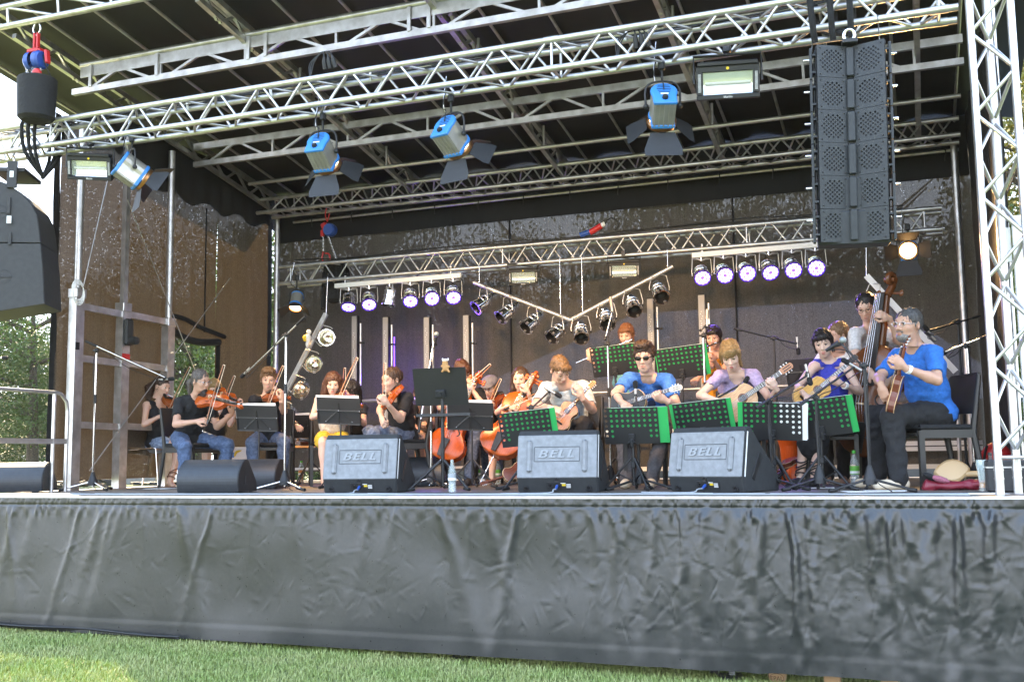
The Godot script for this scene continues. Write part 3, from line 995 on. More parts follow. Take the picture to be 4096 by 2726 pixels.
func par_can(mb_set: Array, label: String, at: Vector3, dir: Vector3, glass: bool, up := Vector3.UP) -> void:
	var l := thing("par_can", label, "par can", at, "chrome par cans")
	var c := up * -0.2
	if not glass: l.scale = Vector3.ONE * 0.88
	var bs := facing(dir, up)
	var xf := Transform3D(bs, c)
	inst("can", mb_set[0], M.chrome, xf, l)
	inst("lining", mb_set[1], M.chrome if glass else M.black_steel, xf, l)
	inst("lamp_glass", mb_set[2], M.bowl if glass else M.black_steel, xf, l)
	for k in 4: inst("clip", unit_bar, M.aluminium, xf * Transform3D(Basis(Vector3.BACK, k * PI / 2 + 0.6), Vector3.ZERO) * Transform3D(Basis().scaled(Vector3(0.028, 0.03, 0.03)), Vector3(0, 0.096, 0.13)), l)
	var a := bs.x * 0.125
	var yk := MB.new()
	yk.tube([c - a, c - a * 1.05 + up * 0.05, -a * 0.75, -a * 0.4 + up * 0.01, a * 0.4 + up * 0.01, a * 0.75, c + a * 1.05 + up * 0.05, c + a], 0.006, 5)
	obj("yoke", yk, M.aluminium, l)
	var kn := MB.new()
	for q in [-1, 1]: kn.ball(c + a * q, Vector3.ONE * 0.016, Basis(), 6)
	obj("yoke_bolt", kn, M.black_plastic, l)

func strobe(label: String, at: Vector3, dir: Vector3, hang: float, s: float, twist := 0.0) -> void:
	var l := thing("strobe_lamp", label, "strobe lamp", at, "wide strobe lamps")
	var b0 := facing(dir) * Basis(Vector3.BACK, twist)
	var bs := b0.scaled(Vector3.ONE * s)
	var xf := Transform3D(bs, Vector3.ZERO)
	var fr := MB.new()
	for q in [[0, 0.095, 0.44, 0.045], [0, -0.1, 0.44, 0.035], [-0.197, 0, 0.045, 0.17], [0.197, 0, 0.045, 0.17]]:
		fr.box(xf * Vector3(q[0], q[1], 0.0), Vector3(q[2], q[3], 0.05) * s, b0, 0.006)
	fr.box(xf * Vector3(0, 0, -0.09), Vector3(0.42, 0.2, 0.08) * s, b0, 0.01)
	fr.box(xf * Vector3(0, 0.13, -0.01), Vector3(0.42, 0.03, 0.1) * s, b0, 0.006)
	obj("housing", fr, M.black_plastic, l)
	var rf := MB.new()
	var rows := []
	for i in 9:
		var g := lerpf(-1.2, 1.2, i / 8.0)
		rows.append([xf * Vector3(-0.172, 0.083 * g / 1.2, -0.045 * cos(g)), xf * Vector3(0.172, 0.083 * g / 1.2, -0.045 * cos(g))])
	rf.sheet(rows)
	obj("reflector", rf, M.chrome, l)
	var tb := MB.new()
	tb.tube([xf * Vector3(-0.16, 0, -0.02), xf * Vector3(0.16, 0, -0.02)], 0.008 * s, 8)
	obj("flash_tube", tb, M.white_plastic, l)
	var gl := MB.new()
	gl.box(xf * Vector3(0, 0, 0.012), Vector3(0.35, 0.155, 0.004) * s, b0)
	obj("pane", gl, M.clear_pane, l)
	var pr := MB.new()
	for q in 16:
		for sd in [-1, 1]: pr.box(xf * Vector3(sd * 0.197, -0.06 + q * 0.008, 0.026), Vector3(0.02, 0.003, 0.002) * s, b0)
	obj("scale_marks", pr, M.white_plastic, l)
	var tm := TextMesh.new()
	tm.text = "Martin"; tm.font_size = 16; tm.pixel_size = 0.0012 * s; tm.depth = 0.002
	inst("lettering", tm, M.white_plastic, Transform3D(b0, xf * Vector3(0, -0.102, 0.026)), l)
	var dm := MB.new()
	dm.lathe(Transform3D(bs * Basis(Vector3.RIGHT, PI / 2), xf * Vector3(0, 0.095, 0.026)), [Vector2(0.011, 0.0), Vector2(0.011, 0.002), Vector2(0, 0.002)], 12)
	obj("warning_sticker", dm, M.yellow_sticker, l)
	var yk := MB.new()
	var a := bs.x * 0.235
	var up := Vector3(0, 0.2 * s, 0)
	yk.tube([-a, -a + up, a + up, a], 0.011 * s, 4)
	yk.tube([up, Vector3(0, hang, 0)], 0.012, 6)
	yk.box(Vector3(0, hang, 0), Vector3(0.06, 0.07, 0.05), Basis(), 0.008)
	obj("yoke", yk, M.black_steel, l)

func perforated(w: float, h: float, nx: int, ny: int, r: float, thick: float, keep: Callable) -> MB:   # a plate in xy with real round holes
	var mb := MB.new()
	var cw := w / nx
	var ch := h / ny
	for i in nx:
		for j in ny:
			var c := Vector3(-w / 2 + cw * (i + 0.5), -h / 2 + ch * (j + 0.5), 0)
			if not keep.call(i, j):
				for s in [0.0, -thick]:
					var q := [c + Vector3(-cw / 2, -ch / 2, s), c + Vector3(cw / 2, -ch / 2, s), c + Vector3(cw / 2, ch / 2, s), c + Vector3(-cw / 2, ch / 2, s)]
					if s < 0: q.reverse()
					mb.quad(q[0], q[1], q[2], q[3])
				continue
			for k in 8:
				var g0 := TAU * k / 8
				var g1 := TAU * (k + 1) / 8
				var o := []
				for g in [g0, g1]:
					var d := Vector3(cos(g), sin(g), 0)
					var m := maxf(absf(d.x), absf(d.y))
					o.append([c + d * r, c + Vector3(d.x / m * cw / 2, d.y / m * ch / 2, 0)])
				var t := Vector3(0, 0, -thick)
				mb.quad(o[0][0], o[0][1], o[1][1], o[1][0])
				mb.quad(o[1][0] + t, o[1][1] + t, o[0][1] + t, o[0][0] + t)
				mb.quad(o[0][0] + t, o[0][0], o[1][0], o[1][0] + t)
	var x := w / 2
	var y := h / 2
	var t := -thick
	mb.quad(Vector3(-x, -y, t), Vector3(x, -y, t), Vector3(x, -y, 0), Vector3(-x, -y, 0))
	mb.quad(Vector3(-x, y, 0), Vector3(x, y, 0), Vector3(x, y, t), Vector3(-x, y, t))
	mb.quad(Vector3(-x, -y, t), Vector3(-x, -y, 0), Vector3(-x, y, 0), Vector3(-x, y, t))
	mb.quad(Vector3(x, -y, 0), Vector3(x, -y, t), Vector3(x, y, t), Vector3(x, y, 0))
	return mb

func array_right() -> void:
	var l := thing("line_array", "tall black loudspeaker array of two panel columns hanging at the right of the front truss", "loudspeaker", Vector3(-0.29, 3.0, -0.05), "", Basis(Vector3.UP, 0.1) * Basis(Vector3.BACK, -0.022))
	var hexa := func(i: int, j: int) -> bool:
		return (i + j) % 2 == 0 and absf(j - 7.0) < 6.0 and absf(i - 6.0) < 5.6 - absf(j - 7.0) * 0.45
	var pl := perforated(0.208, 0.219, 13, 15, 0.0074, 0.003, hexa).mesh()
	var bk := MB.new()
	bk.box(Vector3.ZERO, Vector3(0.2, 0.215, 0.01))
	var bkm := bk.mesh()
	var y := -0.115
	for k in 6:
		var tilt := 0.018 * k
		for s in [-1, 1]:
			var b := Basis(Vector3.RIGHT, tilt) * Basis(Vector3.UP, s * -0.42)
			var p := Vector3(s * 0.118, y, 0.135 - 0.012 * k * k * 0.12)
			var pn := inst("speaker_panel", pl, M.speaker_grey, Transform3D(b, p), l)
			inst("recess", bkm, M.black_steel, Transform3D(Basis(), Vector3(0, 0, -0.03)), pn)
			var sc := MB.new()
			for c in [[-1, -1], [1, -1], [-1, 1], [1, 1]]: sc.ball(Vector3(c[0] * 0.08, c[1] * 0.09, 0.002), Vector3(0.006, 0.006, 0.003), Basis(), 6)
			obj("screw", sc, M.black_steel, pn)
		var cab := MB.new()
		cab.box(Vector3(0, y, -0.06), Vector3(0.46, 0.221, 0.28), Basis(Vector3.RIGHT, tilt), 0.006)
		cab.box(Vector3(0, y, 0.085), Vector3(0.05, 0.2, 0.05), Basis(Vector3.RIGHT, tilt), 0.006)
		obj("cabinet", cab, M.speaker_grey, l)
		for s in [-1, 1]:
			var fr := MB.new()
			fr.box(Vector3(s * 0.252, y, 0.08), Vector3(0.018, 0.218, 0.09), Basis(Vector3.RIGHT, tilt), 0.003)
			for e in 2: fr.box(Vector3(s * 0.233, y - 0.06 + e * 0.12, 0.1), Vector3(0.03, 0.014, 0.05))
			obj("side_frame", fr, M.speaker_grey, l)
			var pin := MB.new()
			pin.tube([Vector3(s * 0.26, y + 0.05, 0.05), Vector3(s * 0.3, y + 0.05, 0.05)], 0.008, 6)
			obj("pin", pin, M.chrome, l)
		y -= 0.222
	var top := MB.new()
	top.box(Vector3(0, 0.015, 0.0), Vector3(0.1, 0.03, 0.3), Basis(), 0.005)
	obj("fly_bar", top, M.black_steel, l)
	var sh := MB.new()
	var rp := []
	for i in 13: rp.append(Vector3(0.035 * sin(TAU * i / 12), 0.075 + 0.04 * cos(TAU * i / 12), 0.08))
	sh.tube(rp, 0.012, 7)
	obj("shackle", sh, M.chrome, l)
	# slings that carry it, round the truss
	var sl := thing("black_sling", "black webbing slings over the truss above the right loudspeaker array", "sling", Vector3(-0.29, 3.1, -0.3))
	for x in [-0.22, -0.1, 0.02]:
		var mb := MB.new()
		var q := [Vector3(x, 0.0, 0.22), Vector3(x * 1.05, 0.16, 0.27), Vector3(x * 1.1, 0.42, 0.27), Vector3(x * 1.1, 0.58, 0.1), Vector3(x * 1.1, 0.6, -0.2), Vector3(x, 0.3, -0.27), Vector3(0.0, 0.08, 0.1)]
		mb.tube(smooth(q), 0.024, 6)
		obj("strap", mb, M.black_cloth, sl)
	for x in [-0.24, 0.2]:
		var mb := MB.new()
		mb.tube([Vector3(x, -0.1, 0.3), Vector3(x * 0.97, 0.18, 0.1)], 0.004, 5)
		obj("wire", mb, M.chrome, sl)

func array_left() -> void:
	var d := Vector3(-0.88, 0, 0.47).normalized()
	var l := thing("line_array", "grey loudspeaker array curving down at the left edge, seen from its side", "loudspeaker", Vector3(-8.13, 3.02, -0.42), "", facing(d))
	# two stacked cabinets whose side outline (forward, up) bends back towards the bottom
	var side := Basis(Vector3.BACK, Vector3.UP, Vector3.LEFT)
	var halves := [[Vector2(0.29, 0.0), Vector2(0.3, -0.2), Vector2(0.3, -0.4), Vector2(0.27, -0.655), Vector2(-0.375, -0.655), Vector2(-0.355, -0.5), Vector2(-0.335, -0.39), Vector2(-0.28, -0.28), Vector2(-0.18, -0.17), Vector2(-0.05, -0.085), Vector2(0.1, -0.03)], [Vector2(0.27, -0.66), Vector2(0.24, -0.86), Vector2(0.2, -1.08), Vector2(0.14, -1.34), Vector2(-0.43, -1.24), Vector2(-0.42, -1.1), Vector2(-0.4, -0.85), Vector2(-0.375, -0.66)]]
	for k in 2:
		var mb := MB.new()
		mb.prism(PackedVector2Array(halves[k]), Transform3D(side, Vector3(0.27, 0, 0)), 0.54, 0.008)
		var cb := obj("cabinet", mb, M.speaker_pale, l)
		for s in [1.0, -1.0]:
			var hd := MB.new()
			hd.lathe(Transform3D(Basis(Vector3.FORWARD, PI / 2 * s), Vector3(s * 0.268, -0.36 - 0.62 * k, 0.0 - 0.06 * k)), [Vector2(0.0, -0.02), Vector2(0.05, -0.02), Vector2(0.06, 0.004), Vector2(0.067, 0.004)], 18)
			hd.box(Vector3(s * 0.268, -0.36 - 0.62 * k, -0.06 * k), Vector3(0.02, 0.018, 0.12))
			obj("handle", hd, M.black_plastic, cb)
		var pts := [Vector2(0.29, 0.0), Vector2(0.3, -0.325), Vector2(0.27, -0.655)] if k == 0 else [Vector2(0.27, -0.66), Vector2(0.21, -1.0), Vector2(0.14, -1.34)]
		for q in 2:
			var a: Vector2 = pts[q]
			var b: Vector2 = pts[q + 1]
			var g := perforated(0.5, a.distance_to(b) - 0.012, 20, 12, 0.0085, 0.004, func(_i: int, _j: int) -> bool: return true)
			var up := Vector3(0, a.y - b.y, a.x - b.x).normalized()
			inst("grille", g.mesh(), M.speaker_pale, Transform3D(Basis(Vector3.RIGHT, up, Vector3.RIGHT.cross(up)), Vector3(0, (a.y + b.y) / 2, (a.x + b.x) / 2) + Vector3.RIGHT.cross(up) * 0.014), l)
	var fl := MB.new()
	for e in [[Vector3(0.285, 0.0, -0.1), Vector3(0.03, 0.26, 0.09)], [Vector3(0.285, -0.3, -0.08), Vector3(0.012, 0.16, 0.03)], [Vector3(0.285, -0.62, -0.1), Vector3(0.012, 0.12, 0.03)], [Vector3(0, 0.06, -0.05), Vector3(0.5, 0.04, 0.3)]]:
		fl = MB.new()
		fl.box(e[0], e[1], Basis(), 0.004)
		obj("rigging", fl, M.speaker_pale, l)
	var lb := MB.new()
	lb.box(Vector3(0.302, 0.0, -0.1), Vector3(0.004, 0.06, 0.035)); lb.box(Vector3(0.296, -0.44, -0.09), Vector3(0.004, 0.07, 0.04))
	obj("sticker", lb, M.paper, l)
	var sh := MB.new()
	sh.tube([Vector3(0, 0.05, -0.05), Vector3(0, 0.2, -0.02), Vector3(0.05, 0.42, 0)], 0.014, 6)
	obj("shackle", sh, M.chrome, l)
	var s := thing("black_sling", "black webbing sling wound round the left end of the front truss", "sling", Vector3(-7.72, 3.05, -0.4))
	for k in 3:
		var mb := MB.new()
		var x := -0.1 + 0.08 * k
		mb.tube(smooth([Vector3(0.0, -0.02, 0), Vector3(x * 0.8, 0.2, 0.15), Vector3(x * 1.1, 0.5, 0.15), Vector3(x * 1.3, 0.52, -0.14), Vector3(x * 0.8, 0.22, -0.16), Vector3(0.0, -0.04, 0.0)]), 0.018, 6)
		obj("strap", mb, M.black_cloth, s)

func hoists() -> void:
	var h := thing("chain_hoist", "blue and red chain hoist with a black chain bag, at the upper left", "chain hoist", Vector3(-7.6, 4.43, -0.15))
	var mb := MB.new()
	mb.tube(smooth([Vector3(-0.02, 0.02, 0), Vector3(-0.045, -0.05, 0), Vector3(0, -0.11, 0), Vector3(0.045, -0.05, 0), Vector3(0.02, 0.02, 0)]), 0.009, 6)
	obj("shackle", mb, M.chrome, h)
	mb = MB.new()
	for s in [-0.02, 0.02]: mb.box(Vector3(s, -0.17, 0), Vector3(0.02, 0.17, 0.04), Basis(), 0.006)
	mb.box(Vector3(0, -0.27, 0), Vector3(0.16, 0.05, 0.1), Basis(), 0.015)
	mb.box(Vector3(0.14, -0.34, 0), Vector3(0.03, 0.14, 0.06), Basis(Vector3.BACK, 0.15), 0.01)
	mb.ball(Vector3(0.06, -0.5, 0.04), Vector3(0.05, 0.045, 0.04))
	obj("hook_block", mb, M.red_paint, h)
	mb = MB.new()
	for s in [-1, 1]: mb.lathe(Transform3D(Basis(Vector3.FORWARD, PI / 2 * s), Vector3(s * 0.02, -0.36, 0)), [Vector2(0, 0.07), Vector2(0.075, 0.07), Vector2(0.09, 0.05), Vector2(0.09, 0.0)], 16)
	obj("drum", mb, M.hoist_blue, h)
	for c in 4: h.add_child(chain(Vector3(-0.08 + 0.05 * c, -0.42, 0.03 - 0.02 * (c % 2)), Vector3(-0.06 + 0.04 * c, -0.62, 0.01)), true)
	mb = MB.new()
	mb.lathe(Transform3D(Basis(), Vector3(0.03, -0.95, 0)), [Vector2(0, 0.0), Vector2(0.13, 0.0), Vector2(0.165, 0.03), Vector2(0.178, 0.4), Vector2(0.17, 0.41), Vector2(0.16, 0.4), Vector2(0.155, 0.2), Vector2(0, 0.2)], 22)
	obj("chain_bag", mb, M.bag_cloth, h)
	mb = MB.new()
	for s in [[-1, 0.0], [1, 0.0]]: mb.tube(smooth([Vector3(0.03 + s[0] * 0.17, -0.56, 0), Vector3(0.03 + s[0] * 0.12, -0.44, 0.02), Vector3(0.03 + s[0] * 0.05, -0.3, 0)]), 0.006, 5)
	obj("bag_rope", mb, M.black_cloth, h)
	h = thing("chain_hoist", "small red and blue chain hoist hanging from the rear roof truss, left", "chain hoist", Vector3(-7.03, 3.56, -4.55))
	mb = MB.new()
	mb.tube(smooth([Vector3(-0.04, 0, 0), Vector3(-0.06, -0.08, 0), Vector3(-0.03, -0.18, 0), Vector3(0.0, -0.08, 0)]), 0.008, 6)
	mb.box(Vector3(-0.07, -0.24, 0), Vector3(0.08, 0.09, 0.06), Basis(Vector3.BACK, 0.4), 0.01)
	mb.box(Vector3(-0.1, -0.33, 0), Vector3(0.05, 0.09, 0.05), Basis(), 0.01)
	mb.tube(smooth([Vector3(-0.09, -0.58, 0), Vector3(-0.1, -0.68, 0), Vector3(-0.04, -0.78, 0), Vector3(0.01, -0.72, 0), Vector3(-0.0, -0.62, 0), Vector3(-0.06, -0.6, 0)]), 0.012, 6)
	obj("hook_block", mb, M.red_paint, h)
	mb = MB.new()
	mb.lathe(Transform3D(Basis(Vector3.RIGHT, PI / 2), Vector3(0.02, -0.3, -0.03)), [Vector2(0, 0.1), Vector2(0.07, 0.1), Vector2(0.085, 0.08), Vector2(0.085, 0.0)], 16)
	obj("drum", mb, M.hoist_blue, h)
	h.add_child(chain(Vector3(0.0, -0.38, 0.03), Vector3(0.14, -0.75, 0.02)), true)
	h.add_child(chain(Vector3(-0.09, -0.36, 0), Vector3(-0.09, -0.58, 0)), true)
	mb = MB.new()
	mb.box(Vector3(0.13, -1.0, 0.0), Vector3(0.32, 0.5, 0.16), Basis(Vector3.BACK, 0.12), 0.03)
	mb.box(Vector3(-0.05, -1.1, 0.05), Vector3(0.06, 0.5, 0.03), Basis(Vector3.BACK, -0.05), 0.01)
	obj("chain_bag", mb, M.bag_cloth, h)

func chain(a: Vector3, b: Vector3) -> MeshInstance3D:
	var mb := MB.new()
	var n_ := int(a.distance_to(b) / 0.02)
	var d := (b - a).normalized()
	for i in n_:
		var c := a.lerp(b, (i + 0.5) / n_)
		var s := d.cross(Vector3.BACK if i % 2 else Vector3(1, 0, 1)).normalized() * 0.008
		mb.tube([c - d * 0.013 - s * 0.5, c - d * 0.006 - s, c + d * 0.006 - s, c + d * 0.013, c + d * 0.006 + s, c - d * 0.006 + s, c - d * 0.013 - s * 0.5], 0.0035, 4, false)
	var o := MeshInstance3D.new()
	o.name = "chain"; o.mesh = mb.mesh(); o.material_override = M.chrome
	return o

func rig() -> void:
	mat("copper", lin(0.35, 0.17, 0.07), 0.3, 0.9)
	mat("dark_glass", lin(0.02, 0.02, 0.02), 0.1)
	mat("silver_housing", lin(0.55, 0.54, 0.5), 0.4, 0.6, "worn")
	mat("speaker_grey", lin(0.03, 0.034, 0.038), 0.6, 0.0, "scuff")
	mat("speaker_pale", lin(0.034, 0.034, 0.035), 0.65, 0.0, "scuff")
	mat("hoist_blue", lin(0.02, 0.07, 0.3), 0.35)
	mat("bag_cloth", lin(0.014, 0.014, 0.015), 0.85, 0.0, "cloth")
	mat("yellow_sticker", lin(0.7, 0.5, 0.02), 0.5)
	mat("violet_rim", lin(0.12, 0.06, 0.5), 0.3, 0.4)
	mat("bowl", lin(0.75, 0.72, 0.62), 0.12, 0.95)
	var m := mat("warm_glow", lin(1.0, 0.75, 0.45), 0.4)
	m.emission_enabled = true; m.emission = Color(1.0, 0.78, 0.5); m.emission_energy_multiplier = 3.0
	m = mat("led_glow", lin(0.8, 0.75, 1.0), 0.4)
	m.emission_enabled = true; m.emission = Color(0.8, 0.72, 1.0); m.emission_energy_multiplier = 1.0
	m = mat("led_face", lin(0.2, 0.12, 0.8), 0.4)
	m.emission_enabled = true; m.emission = Color(0.36, 0.22, 1.0); m.emission_energy_multiplier = 0.45
	m = mat("clear_pane", Color(0.9, 0.95, 0.9, 0.12), 0.05)
	m.transparency = BaseMaterial3D.TRANSPARENCY_ALPHA
	var al: StandardMaterial3D = M.aluminium
	var t := thing("front_truss", "bright aluminium box truss carrying the blue lamps across the stage front", "truss")
	box_truss(t, -9.9, 0.42, 3.285, -0.29, 0.232, 0.026, 0.222, al, [-7.53, -2.5, 0.3])
	var cb := thing("cable_bundle", "black cable bundle lying on the rear chords of the front truss", "cable")
	cables_on(cb, 7, -8.6, -2.6, 3.55, -0.5, 0.04, "")
	cables_on(cb, 3, -2.6, 0.3, 3.55, -0.5, 0.03, "")
	for p in [Vector3(-4.546, 3.689, -0.4), Vector3(-1.788, 3.429, -0.35)]:
		var pg := thing("cable_plug", "black cable plugs and sockets tied on the front truss, " + ("above the second blue lamp" if p.x < -3 else "left of the fourth blue lamp"), "plug", p, "plugs on the front truss")
		for k in 3:
			var mb := MB.new()
			mb.tube([Vector3(k * 0.05 - 0.05, -0.06, 0), Vector3(k * 0.045 - 0.05, 0.0, 0.02), Vector3(k * 0.04 - 0.05, 0.04, 0.02)], [0.022, 0.02, 0.012], 8)
			mb.tube(smooth([Vector3(k * 0.04 - 0.05, 0.04, 0.02), Vector3(k * 0.02 - 0.08, 0.1, 0), Vector3(-0.16 - 0.02 * k, 0.02, 0), Vector3(-0.2, -0.12, 0)]), 0.006, 5)
			obj("plug", mb, M.black_plastic, pg)
	var tp := thing("tape_strip", "white tape strips wrapped round the cables on the front truss", "tape")
	for x in [-6.1, -5.2, -4.2, -1.95]:
		var mb := MB.new()
		mb.tube(smooth([Vector3(x, 3.5, -0.49), Vector3(x + 0.01, 3.56, -0.46), Vector3(x + 0.01, 3.6, -0.5)]), 0.012, 4)
		obj("tape", mb, M.paper, tp)
	# the roof's front ladder truss, the rear roof truss, the curtain rail
	t = thing("roof_edge_truss", "ladder truss along the front edge of the roof, upper left", "truss")
	var ra: StandardMaterial3D = M.roof_aluminium
	bar("chord", Vector3(-10.2, 4.47, -0.13), Vector3(0.8, 4.44, -0.13), 0.03, ra, t)
	bar("chord", Vector3(-10.2, 4.66, -0.11), Vector3(0.8, 4.63, -0.11), 0.03, ra, t)
	for i in 15:
		var x := -9.8 + i * 0.62
		bar("post", Vector3(x, 4.47, -0.13), Vector3(x, 4.65, -0.11), 0.014, ra, t)
		bar("brace", Vector3(x + 0.02, 4.63, -0.11), Vector3(x + 0.56, 4.48, -0.13), 0.013, ra, t)
	t = thing("rear_truss", "dull aluminium truss along the rear edge of the roof", "truss")
	var c := [Vector3(0, 3.79, -4.6), Vector3(0, 3.585, -4.5), Vector3(0, 3.60, -4.86)]
	for p in c: bar("chord", p + Vector3(-8.12, 0, 0), p + Vector3(0.6, 0, 0), 0.025, ra, t)
	for i in 29:
		var x := -8.05 + i * 0.296
		for f in 3:
			var a: Vector3 = c[f] + Vector3(x, 0, 0)
			var b: Vector3 = c[(f + 1) % 3] + Vector3(x, 0, 0)
			bar("brace", a, b + Vector3(0.148, 0, 0), 0.01, ra, t)
			bar("brace", b + Vector3(0.148, 0, 0), a + Vector3(0.296, 0, 0), 0.01, ra, t)
	t = thing("curtain_rail", "thin curtain rail with hooks above the rear mesh wall", "rail")
	bar("tube", Vector3(-7.9, 3.55, -5.05), Vector3(0.6, 3.57, -5.05), 0.018, ra, t)
	for i in 14:
		var mb := MB.new()
		var x := -7.6 + i * 0.62
		mb.tube([Vector3(x, 3.6, -5.05), Vector3(x + 0.01, 3.55, -5.02), Vector3(x, 3.5, -5.04), Vector3(x - 0.005, 3.46, -5.06)], 0.007, 5)
		obj("hook", mb, M.black_steel, t)
	for q in [[-8.08, "left"], [0.55, "right"]]:
		t = thing("corner_pole", "round steel pole in the rear %s corner of the stage" % q[1], "pole", Vector3(q[0], 0, -4.93), "corner poles")
		bar("tube", Vector3.ZERO, Vector3(0, 3.6, 0), 0.038, al, t)
		bar("sleeve", Vector3.ZERO, Vector3(0, 0.5, 0), 0.046, al, t)
		bar("collar", Vector3(0, 1.78, 0), Vector3(0, 1.84, 0), 0.043, al, t)
	# tower at the right
	t = thing("truss_tower", "white triangular aluminium truss tower standing at the right front corner", "truss tower")
	var q := [Vector3(0.485, 0, -0.25), Vector3(0.735, 0, -0.25), Vector3(0.61, 0, -0.49)]
	for p in q:
		bar("chord", p, p + Vector3(0, 4.8, 0), 0.026, al, t)
		bar("sleeve", p, p + Vector3(0, 0.19, 0), 0.0285, al, t)
		for y in [0.1, 0.155]: bar("ring", p + Vector3(0, y, 0), p + Vector3(0, y + 0.012, 0), 0.031, al, t)
	for f in 3:
		var a: Vector3 = q[f]
		var b: Vector3 = q[(f + 1) % 3]
		bar("brace", a + Vector3(0, 0.24, 0), b + Vector3(0, 0.24, 0), 0.012, al, t)
		for k in 16:
			var y := 0.28 + k * 0.28
			if k % 2 == (0 if f != 1 else 1): bar("brace", a + Vector3(0, y, 0), b + Vector3(0, y + 0.27, 0), 0.0125, al, t)
			else: bar("brace", b + Vector3(0, y, 0), a + Vector3(0, y + 0.27, 0), 0.0125, al, t)
	# the grey mast and the white cabinet behind the tower
	t = thing("steel_mast", "grey round mast with white plates standing behind the right truss tower", "mast", Vector3(0.66, 0, -1.35))
	bar("tube", Vector3(0.03, 0, 0.0), Vector3(0.03, 4.3, 0), 0.045, ra, t)
	beam("box_section", Vector3(0.17, 0, 0.1), Vector3(0.17, 2.0, 0.1), 0.17, 0.1, M.white_plastic, t)
	var wp := MB.new()
	wp.box(Vector3(0.03, 1.8, 0.06), Vector3(0.09, 0.26, 0.02), Basis(), 0.004)
	obj("plate", wp, M.white_plastic, t)
	for y in [1.72, 1.88]: bar("bolt", Vector3(0.03, y, 0.07), Vector3(0.03, y, 0.078), 0.009, M.red_paint, t)
	# left: three masts with cross rails
	t = thing("mast_frame", "aluminium mast frame of three posts and rails inside the left mesh wall", "frame")
	for i in 3:
		var z: float = [-1.40, -2.10, -2.86][i]
		var h: float = [2.06, 2.0, 1.92][i]
		beam("lower_post", Vector3(-8.2, 0, z), Vector3(-8.2, h, z), 0.1, 0.12, al, t)
		if i == 1: beam("upper_post", Vector3(-8.2, h, z), Vector3(-8.2, 4.0, z), 0.06, 0.06, al, t)
		else: bar("upper_post", Vector3(-8.2, h, z), Vector3(-8.2, 4.0, z), 0.04, al, t)
		var hp := MB.new()
		hp.box(Vector3(-8.2, h, z), Vector3(0.125, 0.1, 0.14), Basis(), 0.006)
		obj("head_plate", hp, al, t)
	for y in [1.93, 1.38, 0.68]:
		for s in [[-1.46, -2.04], [-2.16, -2.8]]: beam("rail", Vector3(-8.19, y, s[0]), Vector3(-8.19, y - 0.01, s[1]), 0.05, 0.07, al, t)
	var pul := MB.new()
	pul.box(Vector3(-8.12, 1.72, -2.1), Vector3(0.05, 0.3, 0.13), Basis(), 0.02)
	pul.tube([Vector3(-8.1, 1.62, -2.1), Vector3(-8.0, 1.62, -2.1)], 0.045, 12)
	obj("winch", pul, M.speaker_pale, t)
	beam("red_tape", Vector3(-8.148, 1.42, -2.1), Vector3(-8.148, 1.48, -2.1), 0.004, 0.122, M.red_paint, t)
	beam("joint_plate", Vector3(-8.148, 1.46, -1.37), Vector3(-8.148, 1.54, -1.37), 0.004, 0.06, M.black_steel, t)
	for w in [[Vector3(-8.1, 3.4, -1.7), Vector3(-8.15, 2.1, -1.42), "rope from the left strobe to the front mast"], [Vector3(-8.1, 3.2, -2.0), Vector3(-8.15, 1.1, -3.5), "thin brace wire falling to the right across the left mesh wall"], [Vector3(-8.1, 2.6, -3.9), Vector3(-8.15, 0.2, -1.6), "thin brace wire rising to the right across the left mesh wall"]]:
		var wr := thing("brace_wire", w[2], "wire", Vector3.ZERO, "wires at the left wall")
		bar("wire", w[0], w[1], 0.006, M.roof_aluminium, wr)
	var co := thing("wire_coil", "coil of pale cable hanging on the front left mast", "cable coil", Vector3(-8.1, 2.08, -1.3))
	for k in 4:
		var mb := MB.new()
		var rp := []
		for i in 19: rp.append(Vector3(0.02 * k, -0.02 * k + 0.11 * sin(TAU * i / 18), 0.08 * cos(TAU * i / 18) + 0.015 * k))
		mb.tube(rp, 0.006, 5)
		obj("loop", mb, M.paper, co)
	# rear lighting truss with its lamps
	t = thing("lighting_truss", "aluminium box truss hung at the rear carrying LED lamps and strobes", "truss")
	box_truss(t, -7.63, 0.37, 2.555, -4.3, 0.222, 0.024, 0.2, al, [-7.45, -4.5, -1.62, 0.2])
	cb = thing("cable_bundle", "black cables and plugs lying along the rear lighting truss", "cable")
	cables_on(cb, 4, -7.4, 0.0, 2.83, -4.32, 0.02, "")
	var rpg := thing("power_plug", "red and blue power plugs on top of the rear lighting truss", "plug", Vector3(-3.4, 2.83, -4.28))
	for e in [[Vector3(0.0, 0.02, 0), Vector3(0.14, 0.09, 0), 0.035, "red_paint", "red_plug"], [Vector3(-0.12, 0.0, 0), Vector3(0.0, 0.03, 0), 0.032, "hoist_blue", "blue_socket"], [Vector3(0.14, 0.09, 0), Vector3(0.18, 0.11, 0), 0.028, "white_plastic", "cap"]]:
		bar(e[4], e[0], e[1], e[2], M[e[3]], rpg)
	var lo := MB.new()
	lo.tube(smooth([Vector3(0.18, 0.11, 0), Vector3(0.26, 0.17, 0), Vector3(0.34, 0.1, 0), Vector3(0.3, 0.02, 0)]), 0.008, 6)
	obj("cable", lo, M.rubber, rpg)
	var can := MB.new()
	var f := Transform3D(Basis(Vector3.RIGHT, PI / 2), Vector3.ZERO)
